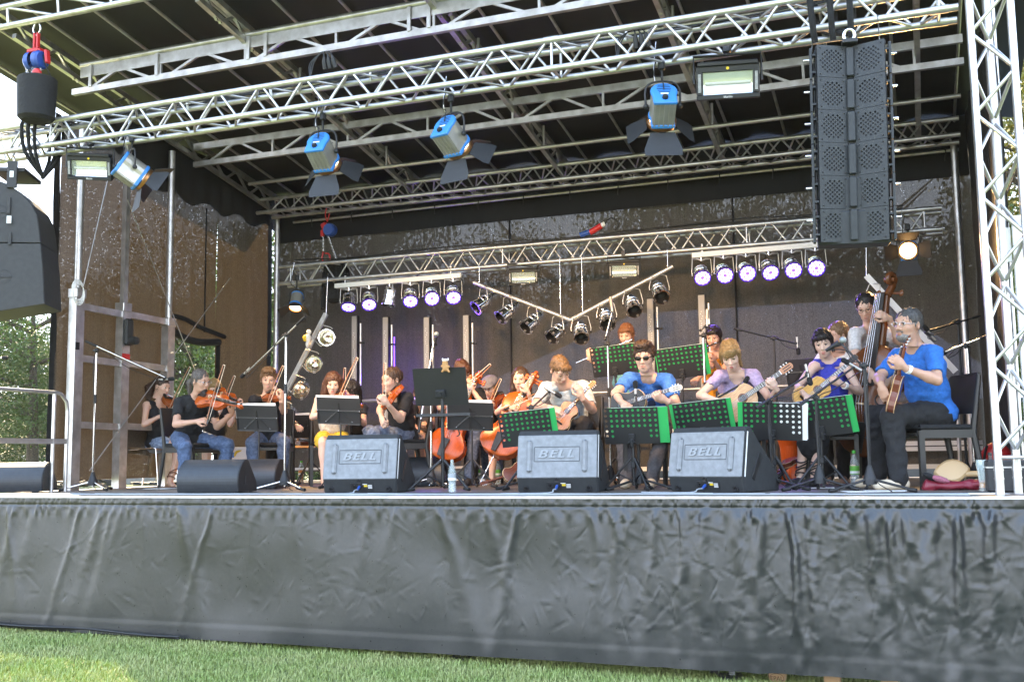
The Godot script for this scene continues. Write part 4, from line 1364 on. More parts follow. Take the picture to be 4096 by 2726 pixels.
	var lp := [Vector2(0.0, -0.17), Vector2(0.035, -0.165), Vector2(0.06, -0.14), Vector2(0.082, -0.11), Vector2(0.082, -0.1), Vector2(0.076, -0.098), Vector2(0.076, -0.06), Vector2(0.084, -0.055), Vector2(0.084, -0.035), Vector2(0.078, -0.03), Vector2(0.078, 0.0), Vector2(0.086, 0.004), Vector2(0.086, 0.05)]
	can.lathe(f, lp, 18)
	var rim := MB.new()
	rim.lathe(f, [Vector2(0.086, 0.05), Vector2(0.096, 0.052), Vector2(0.096, 0.075), Vector2(0.084, 0.075), Vector2(0.084, 0.06)], 20)
	var fc := MB.new()
	fc.lathe(f, [Vector2(0.085, 0.06), Vector2(0.0, 0.06)], 18)
	var dots := MB.new()
	for ring in [[6, 0.034], [12, 0.066]]:
		for i in ring[0]:
			var a: float = TAU * (i + 0.25) / ring[0]
			dots.ball(Vector3(cos(a) * ring[1], sin(a) * ring[1], 0.063), Vector3(0.0145, 0.0145, 0.006), Basis(), 8)
	var set_ := [can.mesh(), rim.mesh(), fc.mesh(), dots.mesh()]
	var ords := ["first", "second", "third", "fourth", "fifth", "sixth"]
	for b in 2:
		var p0: Vector3 = [Vector3(-6.783, 2.466, -4.3), Vector3(-2.225, 2.487, -4.3)][b]
		var p1: Vector3 = [Vector3(-5.038, 2.474, -4.3), Vector3(-0.828, 2.494, -4.3)][b]
		var br := thing("lamp_bar", "white square bar carrying six LED lamps, " + ["left half", "right half"][b] + " of the rear truss", "bar", Vector3.ZERO, "lamp bars")
		beam("bar", p0, p1, 0.055, 0.055, M.white_plastic, br)
		for x in [0.08, 0.92]: bar("hanger", p0.lerp(p1, x), p0.lerp(p1, x) + Vector3(0, 0.12, 0), 0.012, M.aluminium, br)
		for i in 6:
			var lit: bool = b == 1 or i != 2
			var p := p0.lerp(p1, (0.11 + i * 0.165) if b == 0 else (0.07 + i * 0.175)) + Vector3(0, -0.03, 0.0)
			var dv: Vector3 = [[Vector3(0.2, -0.97, 0.5), Vector3(0.35, -0.75, 0.6), Vector3(-0.1, -1.0, 0.12), Vector3(0.38, -0.8, 0.7), Vector3(0.45, -0.55, 0.75), Vector3(0.4, -0.7, 0.7)], [Vector3(0.25, -0.6, 0.75), Vector3(0.32, -0.5, 0.8), Vector3(0.3, -0.45, 0.8), Vector3(0.3, -0.6, 0.7), Vector3(0.25, -0.5, 0.75), Vector3(0.15, -0.45, 0.8)]][b][i]
			led_par(set_, ("lit violet" if lit else "unlit") + " chrome LED lamp, %s from left on the %s white bar" % [ords[i], ["left", "right"][b]], p, dv, lit)
	# par cans on two slanting pipes that form a V, on a slanting strip at the left and one at the right
	var pc := MB.new()
	pc.lathe(f, [Vector2(0.0, -0.2), Vector2(0.045, -0.19), Vector2(0.055, -0.16), Vector2(0.06, -0.12), Vector2(0.09, -0.06), Vector2(0.092, -0.05), Vector2(0.088, -0.045), Vector2(0.09, 0.0), Vector2(0.097, 0.005), Vector2(0.097, 0.02), Vector2(0.093, 0.025), Vector2(0.095, 0.1), Vector2(0.104, 0.105), Vector2(0.104, 0.145), Vector2(0.092, 0.145)], 20)
	var pl := MB.new()
	pl.lathe(f, [Vector2(0.092, 0.145), Vector2(0.088, 0.03), Vector2(0.08, 0.02)], 20)
	var pg := MB.new()
	pg.lathe(f, [Vector2(0.088, 0.06), Vector2(0.075, 0.03), Vector2(0.04, 0.0), Vector2(0.0, -0.01)], 20)
	var ps := [pc.mesh(), pl.mesh(), pg.mesh()]
	var v := [Vector3(-4.835, 2.358, -4.2), Vector3(-3.631, 1.835, -4.2), Vector3(-2.425, 2.364, -4.2)]
	for a in 2:
		var p0: Vector3 = v[a]
		var p1: Vector3 = v[a + 1]
		var pi := thing("slanting_pipe", "slanting pipe of the V of par cans, " + ["left arm falling to the middle", "right arm rising from the middle"][a], "pipe", Vector3.ZERO, "pipes of the V")
		bar("pipe", p0, p1, 0.024, al, pi)
		for x in [0.06, 0.9] if a == 0 else [0.12, 0.95]:
			bar("hanging_wire", p0.lerp(p1, x), p0.lerp(p1, x) * Vector3(1, 0, 1) + Vector3(0, 2.56, 0), 0.004, M.chrome, pi)
		for i in 4:
			var k := 0.1 + i * 0.255
			par_can(ps, "dark mouthed chrome par can, %s from the top of the %s arm of the V" % [ords[i if a == 0 else 3 - i], ["left", "right"][a]], p0.lerp(p1, k) + Vector3(0, -0.02, 0), [Vector3(-0.55, -0.6, 0.62), Vector3(0.25, -0.75, 0.75)][a] + Vector3(0.05 * i, 0, 0), false)
	var dp := [[Vector3(-6.799, 2.09, -4.1), Vector3(-7.583, 0.783, -4.1)], [Vector3(-0.388, 2.077, -4), Vector3(0.4, 1.058, -4)]]
	for a in 2:
		var p0: Vector3 = dp[a][0]
		var p1: Vector3 = dp[a][1]
		var st := thing("slanting_strip", ["grey flat strip leaning at the rear left carrying open par cans", "white strip leaning behind the double bass player"][a], "strip")
		beam("strip", p0, p1, 0.06, 0.03, al if a == 0 else M.white_plastic, st)
		bar("hanging_wire", p0, p0 * Vector3(1, 0, 1) + Vector3(0.02, 2.55, 0), 0.004, M.chrome, st)
		var d := (p1 - p0).normalized()
		var sd := Vector3(d.y, -d.x, 0) * -1.0
		for i in ([4, 1] as Array)[a]:
			var p := p0.lerp(p1, (0.16 + i * 0.235) if a == 0 else 0.1)
			par_can(ps, "open par can with a silver bowl, %s from the top of the left leaning strip" % ords[i] if a == 0 else "par can facing left on the white leaning strip at the right", p + Vector3(0, 0, 0.03), (Vector3(0.42, -0.06, 0.95) + Vector3(0, -0.12 * i, 0)) if a == 0 else Vector3(-0.75, -0.2, 0.6), a == 0, -sd if a == 0 else Vector3(0.3, 1, 0).normalized())
	var sil: StandardMaterial3D = M.silver_housing
	fresnel("leftmost blue stage lamp on the front truss, turned to the right", Vector3(-6.741, 3.004, -0.5), Vector3(0.5, -0.52, -0.68), 0.3, 2.0, sil)
	fresnel("second blue stage lamp from left on the front truss", Vector3(-4.678, 2.928, -0.5), Vector3(-0.05, -0.58, -0.82), 0.32, 2.0, sil)
	fresnel("third blue stage lamp on the front truss, left of the truss joint", Vector3(-3.456, 2.921, -0.5), Vector3(0.2, -0.56, -0.8), 0.32, 2.0, sil)
	fresnel("rightmost blue stage lamp on the front truss, beside the big strobe", Vector3(-1.679, 2.937, -0.5), Vector3(-0.28, -0.58, -0.78), 0.32, 2.0, sil)
	fresnel("brightly lit lamp under the right end of the rear lighting truss", Vector3(0.03, 2.342, -4.2), Vector3(-0.05, -0.2, 0.95), 0.24, 3.0, sil, 0.85, "small rear lamps")
	fresnel("small blue lamp under the left end of the rear lighting truss", Vector3(-7.292, 2.297, -4.2), Vector3(0.15, -0.85, 0.5), 0.3, 1.5, sil, 0.75, "small rear lamps")
	strobe("wide strobe lamp at the left end of the front truss", Vector3(-7.192, 3.061, -0.45), Vector3(0.35, -0.3, 0.9), 0.25, 0.95, -0.05)
	strobe("wide strobe lamp on the front truss, right of the blue lamps", Vector3(-1.173, 3.039, -0.45), Vector3(0.15, -0.25, 0.95), 0.26, 1.05, -0.02)
	strobe("small strobe lamp on the rear truss above the left arm of the V", Vector3(-4.241, 2.393, -4.3), Vector3(0.25, -0.15, 0.95), 0.2, 0.8)
	strobe("small strobe lamp on the rear truss above the right arm of the V", Vector3(-3.012, 2.377, -4.3), Vector3(0.25, -0.15, 0.95), 0.2, 0.8)
	array_right()
	array_left()
	hoists()
	# upright LED battens at the rear
	var bt := [[Vector3(-6.681, 2.118, -4.6), "leftmost"], [Vector3(-6.232, 2.075, -4.6), "second, with violet light beside it,"], [Vector3(-5.655, 2.04, -4.6), "third"], [Vector3(-5.116, 2.032, -4.6), "fourth"], [Vector3(-2.793, 2.083, -4.6), "fifth, right of the ginger flute player,"], [Vector3(-2.198, 2.087, -4.6), "sixth, behind the orange flute player,"]]
	var dm := MB.new()
	for i in 70: dm.ball(Vector3(rng.randf_range(-0.016, 0.016), 0.03 + i * 0.027, 0.0), Vector3(0.006, 0.006, 0.003), Basis(), 6)
	var dmm := dm.mesh()
	for b in bt:
		var p: Vector3 = b[0]
		var l := thing("light_batten", "grey upright light batten, %s of the rear row" % b[1], "light batten", Vector3(p.x, 0, p.z), "upright light battens")
		beam("housing", Vector3(0, 0.0, -0.03), Vector3(0, p.y, -0.03), 0.085, 0.05, M.black_steel, l)
		beam("face_plate", Vector3(0, 0.01, 0.0), Vector3(0, p.y - 0.005, 0.0), 0.07, 0.012, M.batten_grey if M.has("batten_grey") else mat("batten_grey", lin(0.3, 0.29, 0.28), 0.5), l)
		inst("diodes", dmm, M.white_plastic, Transform3D(Basis(), Vector3(0, 0, 0.008)), l)
		bar("bracket", Vector3(0.05, p.y - 0.35, -0.02), Vector3(0.14, p.y - 0.36, -0.0), 0.012, M.black_steel, l)
		bar("side_tube", Vector3(0.075, p.y - 0.9, -0.03), Vector3(0.075, p.y - 0.1, -0.03), 0.014, M.aluminium, l)
	var vl := OmniLight3D.new()
	vl.name = "led_light"
	vl.light_color = Color(0.38, 0.2, 1.0); vl.light_energy = 0.12; vl.omni_range = 12.0; vl.omni_attenuation = 2.0; vl.light_size = 0.03; vl.shadow_enabled = true
	add_child(vl)
	vl.position = bt[1][0] + Vector3(0.08, -0.75, -0.06)
	var vs := MB.new()
	vs.tube([Vector3(0, -0.5, 0), Vector3(0, 0.5, 0)], 0.008, 6)
	var vm := mat("violet_glow", lin(0.4, 0.25, 1.0), 0.4)
	vm.emission_enabled = true; vm.emission = Color(0.4, 0.22, 1.0); vm.emission_energy_multiplier = 0.6
	var vo := obj("violet_light_tube", vs, vm)
	vo.position = vl.position + Vector3(0, 0, -0.03)
	tag(vo, "thin violet light tube on the back of the second upright batten", "light tube")

# ---------------------------------------------------------------- things standing on the stage
func bell_wedge(label: String, at: Vector3, yaw: float) -> void:
	var w := thing("stage_monitor", label, "stage monitor", at, "grey wedge monitors with raised lettering", Basis(Vector3.UP, yaw))
	var x := Basis(Vector3.FORWARD, Vector3.UP, Vector3.RIGHT)   # profile x -> -z ... z -> x
	var prof := PackedVector2Array([Vector2(-0.15, 0.0), Vector2(-0.19, 0.115), Vector2(-0.125, 0.455), Vector2(-0.09, 0.49), Vector2(-0.03, 0.49), Vector2(0.36, 0.12), Vector2(0.36, 0.0)])
	var mb := MB.new()
	mb.prism(prof, Transform3D(x, Vector3(-0.325, 0, 0)), 0.65, 0.012)
	obj("cabinet", mb, M.wedge_black, w)
	# front panel plate lying on the slope between (0.115, 0.19) and (0.455, 0.125)
	var up := Vector3(0, 0.34, -0.065).normalized()
	var b := Basis(Vector3.RIGHT, up, Vector3.RIGHT.cross(up))
	var o := Vector3(0, 0.285, 0.1585)
	mb = MB.new()
	mb.box(o, Vector3(0.648, 0.345, 0.012), b, 0.006)
	var fp := obj("front_panel", mb, M.wedge_grey, w)
	for s in [-1, 1]:
		mb = MB.new()
		mb.box(o + b * Vector3(s * 0.225, 0.0, 0.012), Vector3(0.045, 0.26, 0.03), b, 0.014)
		obj("ridge", mb, M.wedge_grey, w)
	mb = MB.new()
	for e in [[0, 0.075, 0.37, 0.007], [0, -0.04, 0.37, 0.007], [-0.185, 0.0175, 0.007, 0.115], [0.185, 0.0175, 0.007, 0.115]]: mb.box(o + b * Vector3(e[0], e[1], 0.0065), Vector3(e[2], e[3], 0.005), b, 0.002)
	obj("recess_edge", mb, M.wedge_line, fp)
	var tm := TextMesh.new()
	tm.text = "BELL"; tm.font_size = 32; tm.pixel_size = 0.0034; tm.depth = 0.01
	var sf := SystemFont.new()
	sf.font_names = PackedStringArray(["Droid Sans"]); sf.font_weight = 700
	tm.font = sf
	var sh := Basis(Vector3(1.22, 0, 0), Vector3(0.3, 0.8, 0), Vector3(0, 0, 1))
	inst("lettering", tm, M.wedge_letter, Transform3D(b * sh, o + b * Vector3(0, 0.018, 0.0085)), w)
	mb = MB.new()
	mb.box(o + b * Vector3(0.0, -0.015, 0.007), Vector3(0.27, 0.005, 0.003), b)
	obj("underline", mb, M.wedge_grey, w)
	# connector plate on the lower strip
	var dn := Vector3(0, 0.115, 0.04).normalized()
	var c := Basis(Vector3.RIGHT, dn, Vector3.RIGHT.cross(dn))
	var p := Vector3(0.02, 0.055, 0.1715)
	mb = MB.new()
	mb.box(p, Vector3(0.2, 0.06, 0.004), c, 0.001)
	var pl := obj("connector_plate", mb, M.black_plastic, w)
	mb = MB.new()
	mb.box(p + c * Vector3(0.035, 0.006, 0.003), Vector3(0.03, 0.016, 0.002), c)
	obj("label_sticker", mb, M.yellow_sticker, pl)
	mb = MB.new()
	for k in 4: mb.box(p + c * Vector3(0.073, 0.012 - 0.009 * k, 0.003), Vector3(0.036, 0.004, 0.002), c)
	mb.box(p + c * Vector3(0.03, 0.02, 0.003), Vector3(0.04, 0.005, 0.002), c)
	obj("print", mb, M.white_plastic, pl)
	for s in [-0.07, -0.02]:
		mb = MB.new()
		mb.lathe(Transform3D(c * Basis(Vector3.RIGHT, PI / 2), p + c * Vector3(s, 0, 0)), [Vector2(0.016, 0.0), Vector2(0.016, 0.006), Vector2(0.011, 0.006), Vector2(0.011, 0.002), Vector2(0, 0.002)], 12)
		obj("socket", mb, M.black_steel, pl)
	mb = MB.new()
	mb.tube([p + c * Vector3(-0.02, 0, 0.0), p + c * Vector3(-0.022, -0.01, 0.05)], [0.012, 0.01], 8)
	obj("blue_plug", mb, M.hoist_blue, w)
	mb = MB.new()
	mb.tube(smooth([p + c * Vector3(-0.022, -0.01, 0.05), p + Vector3(-0.03, -0.03, 0.1), p + Vector3(-0.06, -0.052, 0.16), p + Vector3(-0.4, -0.05, 0.3)]), 0.0055, 5)
	obj("cable", mb, M.grey_cable, w)
	for s in [-1, 1]:
		mb = MB.new()
		mb.lathe(Transform3D(c * Basis(Vector3.RIGHT, PI / 2), Vector3(s * 0.255, 0.03, 0.163)), [Vector2(0.024, 0.0), Vector2(0.022, 0.006), Vector2(0.014, 0.006), Vector2(0.01, -0.002), Vector2(0, -0.002)], 12)
		obj("foot", mb, M.black_steel, w)
	mb = MB.new()
	mb.lathe(Transform3D(c * Basis(Vector3.RIGHT, PI / 2), Vector3(0.0, 0.098, 0.186)), [Vector2(0.02, 0.0), Vector2(0.018, 0.004), Vector2(0.012, 0.001), Vector2(0, 0.001)], 12)
	obj("emblem", mb, M.black_steel, w)
	for s in [-1, 1]:
		mb = MB.new()
		var e := Vector3(s * 0.327, 0, 0)
		mb.box(e + Vector3(0, 0.285, 0.118), Vector3(0.004, 0.34, 0.012), Basis(Vector3.RIGHT, -0.19))
		obj("edge_tape", mb, M.paper if s > 0 else M.wedge_black, w)
		mb = MB.new()
		mb.box(e + Vector3(0, 0.19, -0.03), Vector3(0.006, 0.22, 0.05), Basis(Vector3.RIGHT, -0.6), 0.002)
		obj("side_handle", mb, M.black_steel, w)

func round_wedge(label: String, at: Vector3, yaw: float, s := 1.0) -> void:
	var w := thing("stage_monitor", label, "stage monitor", at, "dark wedge monitors with a rounded back", Basis(Vector3.UP, yaw).scaled(Vector3.ONE * s))
	var prof := PackedVector2Array()
	for i in 13:
		var t := i / 12.0
		prof.append(Vector2(-0.145 - 0.045 * sin(PI * t * 0.8) + 0.16 * pow(t, 2.6), 0.012 + 0.285 * t))
	for q in [Vector2(0.06, 0.292), Vector2(0.26, 0.09), Vector2(0.27, 0.012)]: prof.append(q)
	var mb := MB.new()
	mb.prism(prof, Transform3D(Basis(Vector3.FORWARD, Vector3.UP, Vector3.RIGHT), Vector3(-0.28, 0, 0)), 0.56, 0.006)
	for v_ in mb.v.size(): pass
	obj("cabinet", mb, M.round_grey, w)
	for sd in [-1, 1]:
		mb = MB.new()
		var pp := PackedVector2Array()
		for q in prof: pp.append((q - Vector2(0.03, 0.13)) * 0.97 + Vector2(0.03, 0.132))
		mb.prism(pp, Transform3D(Basis(Vector3.FORWARD, Vector3.UP, Vector3.RIGHT), Vector3(sd * 0.282 - 0.002, 0, 0)), 0.004)
		var sp := obj("side_panel", mb, M.black_plastic, w)
		mb = MB.new()
		mb.prism(PackedVector2Array([Vector2(-0.01, 0.08), Vector2(0.055, 0.075), Vector2(0.04, 0.105), Vector2(0.0, 0.15), Vector2(-0.012, 0.13)]), Transform3D(Basis(Vector3.FORWARD, Vector3.UP, Vector3.RIGHT), Vector3(sd * 0.285 - 0.002, 0, 0)), 0.004, 0.001)
		obj("handle_recess", mb, M.speaker_pale, sp)
	mb = MB.new()
	for sd in [-0.2, 0.2]: mb.box(Vector3(sd, 0.006, 0.1), Vector3(0.06, 0.014, 0.03))
	obj("foot", mb, M.rubber, w)

var perf_desk: ArrayMesh
func tripod(parent: Node3D, h: float, r: float, spread: float, yaw: float, m: Material, pole: Material, hub := 0.0) -> void:
	bar("pole", Vector3(0, 0.04, 0), Vector3(0, h, 0), r, pole, parent)
	for k in 3:
		var a := yaw + TAU * k / 3
		var d := Vector3(cos(a), 0, sin(a))
		var mb := MB.new()
		mb.tube([Vector3(0, 0.09 if hub > 0 else 0.26, 0) + d * 0.02, d * spread + Vector3(0, 0.018, 0)], r * 0.95, 6)
		if hub <= 0: mb.tube([Vector3(0, 0.07, 0), d * spread * 0.5 + Vector3(0, 0.135, 0)], r * 0.55, 4)
		var lg := obj("leg", mb, m, parent)
		mb = MB.new()
		mb.tube([d * (spread - 0.045) + Vector3(0, 0.022, 0), d * (spread + 0.02) + Vector3(0, 0.014, 0)], [0.014, 0.0155], 7)
		obj("rubber_foot", mb, M.rubber, lg)
	if hub > 0:
		var mb := MB.new()
		mb.lathe(Transform3D(), [Vector2(0.0, 0.05), Vector2(hub, 0.055), Vector2(hub * 0.95, 0.09), Vector2(hub * 0.5, 0.16), Vector2(r * 1.5, 0.19), Vector2(r, 0.19)], 12)
		obj("base_hub", mb, M.black_plastic, parent)

func perf_stand(label: String, c: Vector3, floor_z: float, roll: float, yaw: float, sides: Array, grp := "perforated music stands with green folders") -> void:
	if perf_desk == null:
		perf_desk = perforated(0.46, 0.30, 10, 7, 0.0118, 0.002, func(i: int, j: int) -> bool: return j >= 3 or (j >= 1 and (i < 2 or i > 7))).mesh()
	var s := thing("music_stand", label, "music stand", Vector3(c.x, 0, floor_z), grp)
	var o := c - Vector3(c.x, 0, floor_z)
	# the desk's back faces the audience and leans: its top is nearer to the audience
	var b := Basis(Vector3.UP, yaw) * Basis(Vector3.RIGHT, 0.26) * Basis(Vector3.BACK, roll)
	inst("desk", perf_desk, M.black_steel, Transform3D(b, o), s)
	var mb := MB.new()
	mb.box(o + b * Vector3(0, -0.15, -0.02), Vector3(0.46, 0.004, 0.04), b)
	obj("ledge", mb, M.black_steel, s)
	mb = MB.new()
	mb.box(o + b * Vector3(0, -0.09, 0.012), Vector3(0.05, 0.05, 0.02), b, 0.004)
	mb.box(o + b * Vector3(0.0, -0.14, 0.02), Vector3(0.03, 0.07, 0.03), b, 0.006)
	for q in [-0.02, 0.02]: mb.ball(o + b * Vector3(q, -0.13, 0.03), Vector3(0.011, 0.011, 0.011), Basis(), 6)
	obj("tilt_joint", mb, M.black_plastic, s)
	var top := o.y - 0.15
	tripod(s, top, 0.011, 0.24, rng.randf() * 2.0, M.black_steel, M.black_steel)
	mb = MB.new()
	mb.box(Vector3(0, top * 0.55, 0), Vector3(0.035, 0.05, 0.035), Basis(), 0.006)
	mb.ball(Vector3(0.03, top * 0.55, 0.01), Vector3(0.014, 0.014, 0.014), Basis(), 6)
	obj("clamp", mb, M.black_plastic, s)
	# folder and sheets lying on it
	var f := thing("music_folder", sides[0], "folder", Vector3(c.x, c.y, c.z), "green music folders")
	mb = MB.new()
	mb.box(b * Vector3((sides[2] - sides[1]) / 2, 0.002, -0.008), Vector3(0.42 + sides[1] + sides[2], 0.296, 0.004), b)
	obj("cover", mb, M.green_card, f)
	mb = MB.new()
	mb.box(b * Vector3((sides[2] - sides[1]) / 2 + 0.01 + (0.09 if sides.size() > 3 else 0.0), 0.006, -0.0125), Vector3(0.38 + sides[1] + sides[2], 0.29, 0.004), b)
	if sides.size() > 3: mb.box(b * Vector3(0.16, 0.004, -0.0045), Vector3(0.22, 0.293, 0.0025), b * Basis(Vector3.BACK, -0.04))
	obj("sheet", mb, M.paper, f)

func wire_stand(label: String, c: Vector3, roll: float, yaw: float, w: float, h: float, solid: bool, paper: bool) -> void:
	var s := thing("music_stand", label, "music stand", Vector3(c.x, 0, c.z - 0.04), "black folding music stands" if not solid else "")
	var o := c - s.position
	var b := Basis(Vector3.UP, yaw) * Basis(Vector3.RIGHT, 0.3) * Basis(Vector3.BACK, roll)
	var mb := MB.new()
	mb.box(o, Vector3(w, h, 0.006 if solid else 0.003), b, 0.001)
	obj("desk", mb, M.black_steel if solid else M.desk_black, s)
	if solid:
		mb = MB.new()
		mb.box(o + b * Vector3(0, -0.06, 0.02), Vector3(0.09, 0.07, 0.03), b, 0.006)
		mb.lathe(Transform3D(b * Basis(Vector3.RIGHT, PI / 2), o + b * Vector3(0, -0.06, 0.03)), [Vector2(0.018, 0), Vector2(0.018, 0.02), Vector2(0, 0.02)], 8)
		for q in [[-0.19, 0.1], [0.19, 0.1], [-0.19, -0.1], [-0.19, -0.085], [0.19, -0.1]]: mb.ball(o + b * Vector3(q[0], q[1], 0.003), Vector3(0.005, 0.005, 0.002), Basis(), 6)
		obj("tilt_joint", mb, M.black_plastic, s)
		beam("tray", Vector3(-0.22, o.y - 0.25, 0.02), Vector3(0.3, o.y - 0.25, 0.02), 0.025, 0.12, M.speaker_pale, s)
	else:
		for q in [[-0.5, 0.02, 0.5, 0.02], [0, 0.3, 0, -0.5], [0, 0.05, -0.32, -0.42], [0, 0.05, 0.32, -0.42], [-0.5, -0.49, 0.5, -0.49], [-0.5, 0.02, -0.5, -0.49], [0.5, 0.02, 0.5, -0.49]]:
			beam("frame_strut", o + b * Vector3(q[0] * w * 0.96, q[1] * h, 0.006), o + b * Vector3(q[2] * w * 0.96, q[3] * h, 0.006), 0.013, 0.006, M.black_steel, s)
		mb = MB.new()
		for q in [[-0.48, 0.02], [0, 0.02], [0.48, 0.02], [-0.3, -0.4], [0.3, -0.4]]: mb.ball(o + b * Vector3(q[0] * w, q[1] * h, 0.011), Vector3(0.005, 0.005, 0.003), Basis(), 6)
		obj("rivet", mb, M.chrome, s)
	if paper:
		mb = MB.new()
		mb.box(o + b * Vector3(-0.01, 0.02, -0.008), Vector3(w * 0.98, h * 1.02, 0.004), b * Basis(Vector3.BACK, 0.02))
		var pp := obj("music_sheet", mb, M.paper)
		pp.position = s.position
		tag(pp, "sheet music on the " + label.replace("black folding ", "").replace(" with white sheets", "").replace(" with a sheet", ""), "sheet music")
	tripod(s, o.y - h * 0.3, 0.009 if not solid else 0.016, 0.27 if not solid else 0.3, 0.35 if solid else rng.randf() * 2.0, M.black_steel, M.black_steel)

func mic_shape(parent: Node3D, at: Vector3, dir: Vector3, kind: int) -> void:
	var mb := MB.new()
	var d := dir.normalized()
	if kind == 0:     # hand-held vocal microphone with a ball grille
		mb.tube([at - d * 0.15, at - d * 0.03], [0.012, 0.019], 10)
		obj("microphone_body", mb, M.black_plastic, parent)
		mb = MB.new()
		mb.ball(at, Vector3.ONE * 0.027)
		obj("grille", mb, M.mesh_grey, parent)
	elif kind == 1:   # thin condenser with a foam windshield
		mb.tube([at - d * 0.14, at - d * 0.03], 0.011, 10)
		obj("microphone_body", mb, M.mic_silver, parent)
		mb = MB.new()
		mb.tube([at - d * 0.035, at - d * 0.02, at + d * 0.02, at + d * 0.033], [0.014, 0.021, 0.021, 0.01], 10)
		obj("windshield", mb, M.black_cloth, parent)
	else:             # slim condenser, pointing straight up
		mb.tube([at - d * 0.09, at - d * 0.02], 0.013, 10)
		obj("microphone_body", mb, M.mic_silver, parent)
		mb = MB.new()
		mb.tube([at - d * 0.02, at + d * 0.06, at + d * 0.075], [0.017, 0.017, 0.01], 10)
		obj("head", mb, M.mic_champagne, parent)

func mic_stand(label: String, base: Vector3, joint: Vector3, tail: Vector3, tip: Vector3, mic_at: Vector3, mic_dir: Vector3, kind: int, shiny: bool, spread := 0.3, yaw := 0.4) -> void:
	var s := thing("microphone_stand", label, "microphone stand", base, "microphone stands")
	var m: Material = M.stand_chrome if shiny else M.black_steel
	var j := joint - base
	var foot := Vector3(j.x, 0, j.z)
	var sub := s
	if foot.length() > 0.01:
		s.position += foot
		j -= foot
	var off := -s.position
	tripod(sub, j.y, 0.0105, spread, yaw, m, m, 0.05)
	bar("clutch", Vector3(0, j.y * 0.62, 0), Vector3(0, j.y * 0.62 + 0.09, 0), 0.016, M.black_plastic, s)
	var mb := MB.new()
	mb.ball(j, Vector3(0.024, 0.028, 0.024), Basis(), 8)
	mb.tube([j + Vector3(-0.035, 0, 0.01), j + Vector3(0.03, 0, 0.01)], 0.01, 6)
	obj("boom_joint", mb, M.black_plastic, s)
	if tail.distance_to(tip) > 0.05:
		bar("boom", tail + off, tip + off, 0.0085, m, s)
		bar("boom_grip", tail + off, (tail + off).lerp(tip + off, 0.14), 0.0135, M.black_plastic, s)
	mb = MB.new()
	mb.tube(smooth([mic_at + off - mic_dir.normalized() * 0.15, tip + off + Vector3(0.02, -0.05, 0.02), (tip + off).lerp(j, 0.5) + Vector3(0, -0.05, 0.012), j + Vector3(0.01, -0.02, 0.02), Vector3(0.014, j.y * 0.5, 0.012), Vector3(0.02, 0.12, 0.02), Vector3(0.15, 0.006, 0.1)]), 0.004, 5)
	obj("cable", mb, M.rubber, s)
	var mi := thing("microphone", "microphone held by the " + label.replace(" microphone", ""), "microphone", mic_at, "microphones on stands")
	mic_shape(mi, Vector3.ZERO, mic_dir, kind)
	mb = MB.new()
	mb.tube([tip - mic_at, -mic_dir.normalized() * 0.08], 0.015, 6)
	obj("clip", mb, M.black_plastic, mi)

func black_chair(label: String, at: Vector3, face: Vector3, s := 1.0) -> void:
	var c := thing("chair", label, "chair", at, "black wooden chairs", facing(face * Vector3(1, 0, 1)).scaled(Vector3.ONE * s))
	for sx in [-1, 1]:
		beam("leg", Vector3(sx * 0.205, 0, 0.2), Vector3(sx * 0.205, 0.43, 0.2), 0.034, 0.04, M.chair_black, c)
		var mb := MB.new()
		mb.tube([Vector3(sx * 0.205, 0, -0.27), Vector3(sx * 0.205, 0.42, -0.2), Vector3(sx * 0.205, 0.84, -0.27)], [0.022, 0.028, 0.02], 4)
		obj("rear_leg", mb, M.chair_black, c)
		beam("side_rail", Vector3(sx * 0.205, 0.405, 0.2), Vector3(sx * 0.205, 0.405, -0.2), 0.024, 0.06, M.chair_black, c)
	for z in [0.2, -0.2]: beam("cross_rail", Vector3(-0.2, 0.405, z), Vector3(0.2, 0.405, z), 0.024, 0.06, M.chair_black, c)
	var mb := MB.new()
	mb.box(Vector3(0, 0.452, 0.0), Vector3(0.43, 0.045, 0.44), Basis(), 0.018)
	obj("seat", mb, M.black_cloth, c)
	mb = MB.new()
	var rows := []
	for e in [0.0, 1.0]:
		var r := []
		for i in 9:
			var x := lerpf(-0.2, 0.2, i / 8.0)
			r.append(Vector3(x, lerpf(0.56, 0.85, e), -0.235 - 0.035 * e - 0.02 * (1 - pow(x / 0.2, 2))))
		rows.append(r)
	mb.sheet(rows)
	rows.reverse()
	for r in rows:
		for i in 9: r[i] += Vector3(0, 0, 0.014)
	mb.sheet(rows)
	for e in [0.56, 0.85]: mb.box(Vector3(0, e, -0.24 - 0.12 * (e - 0.56)), Vector3(0.4, 0.012, 0.025))
	obj("backrest", mb, M.chair_black, c)

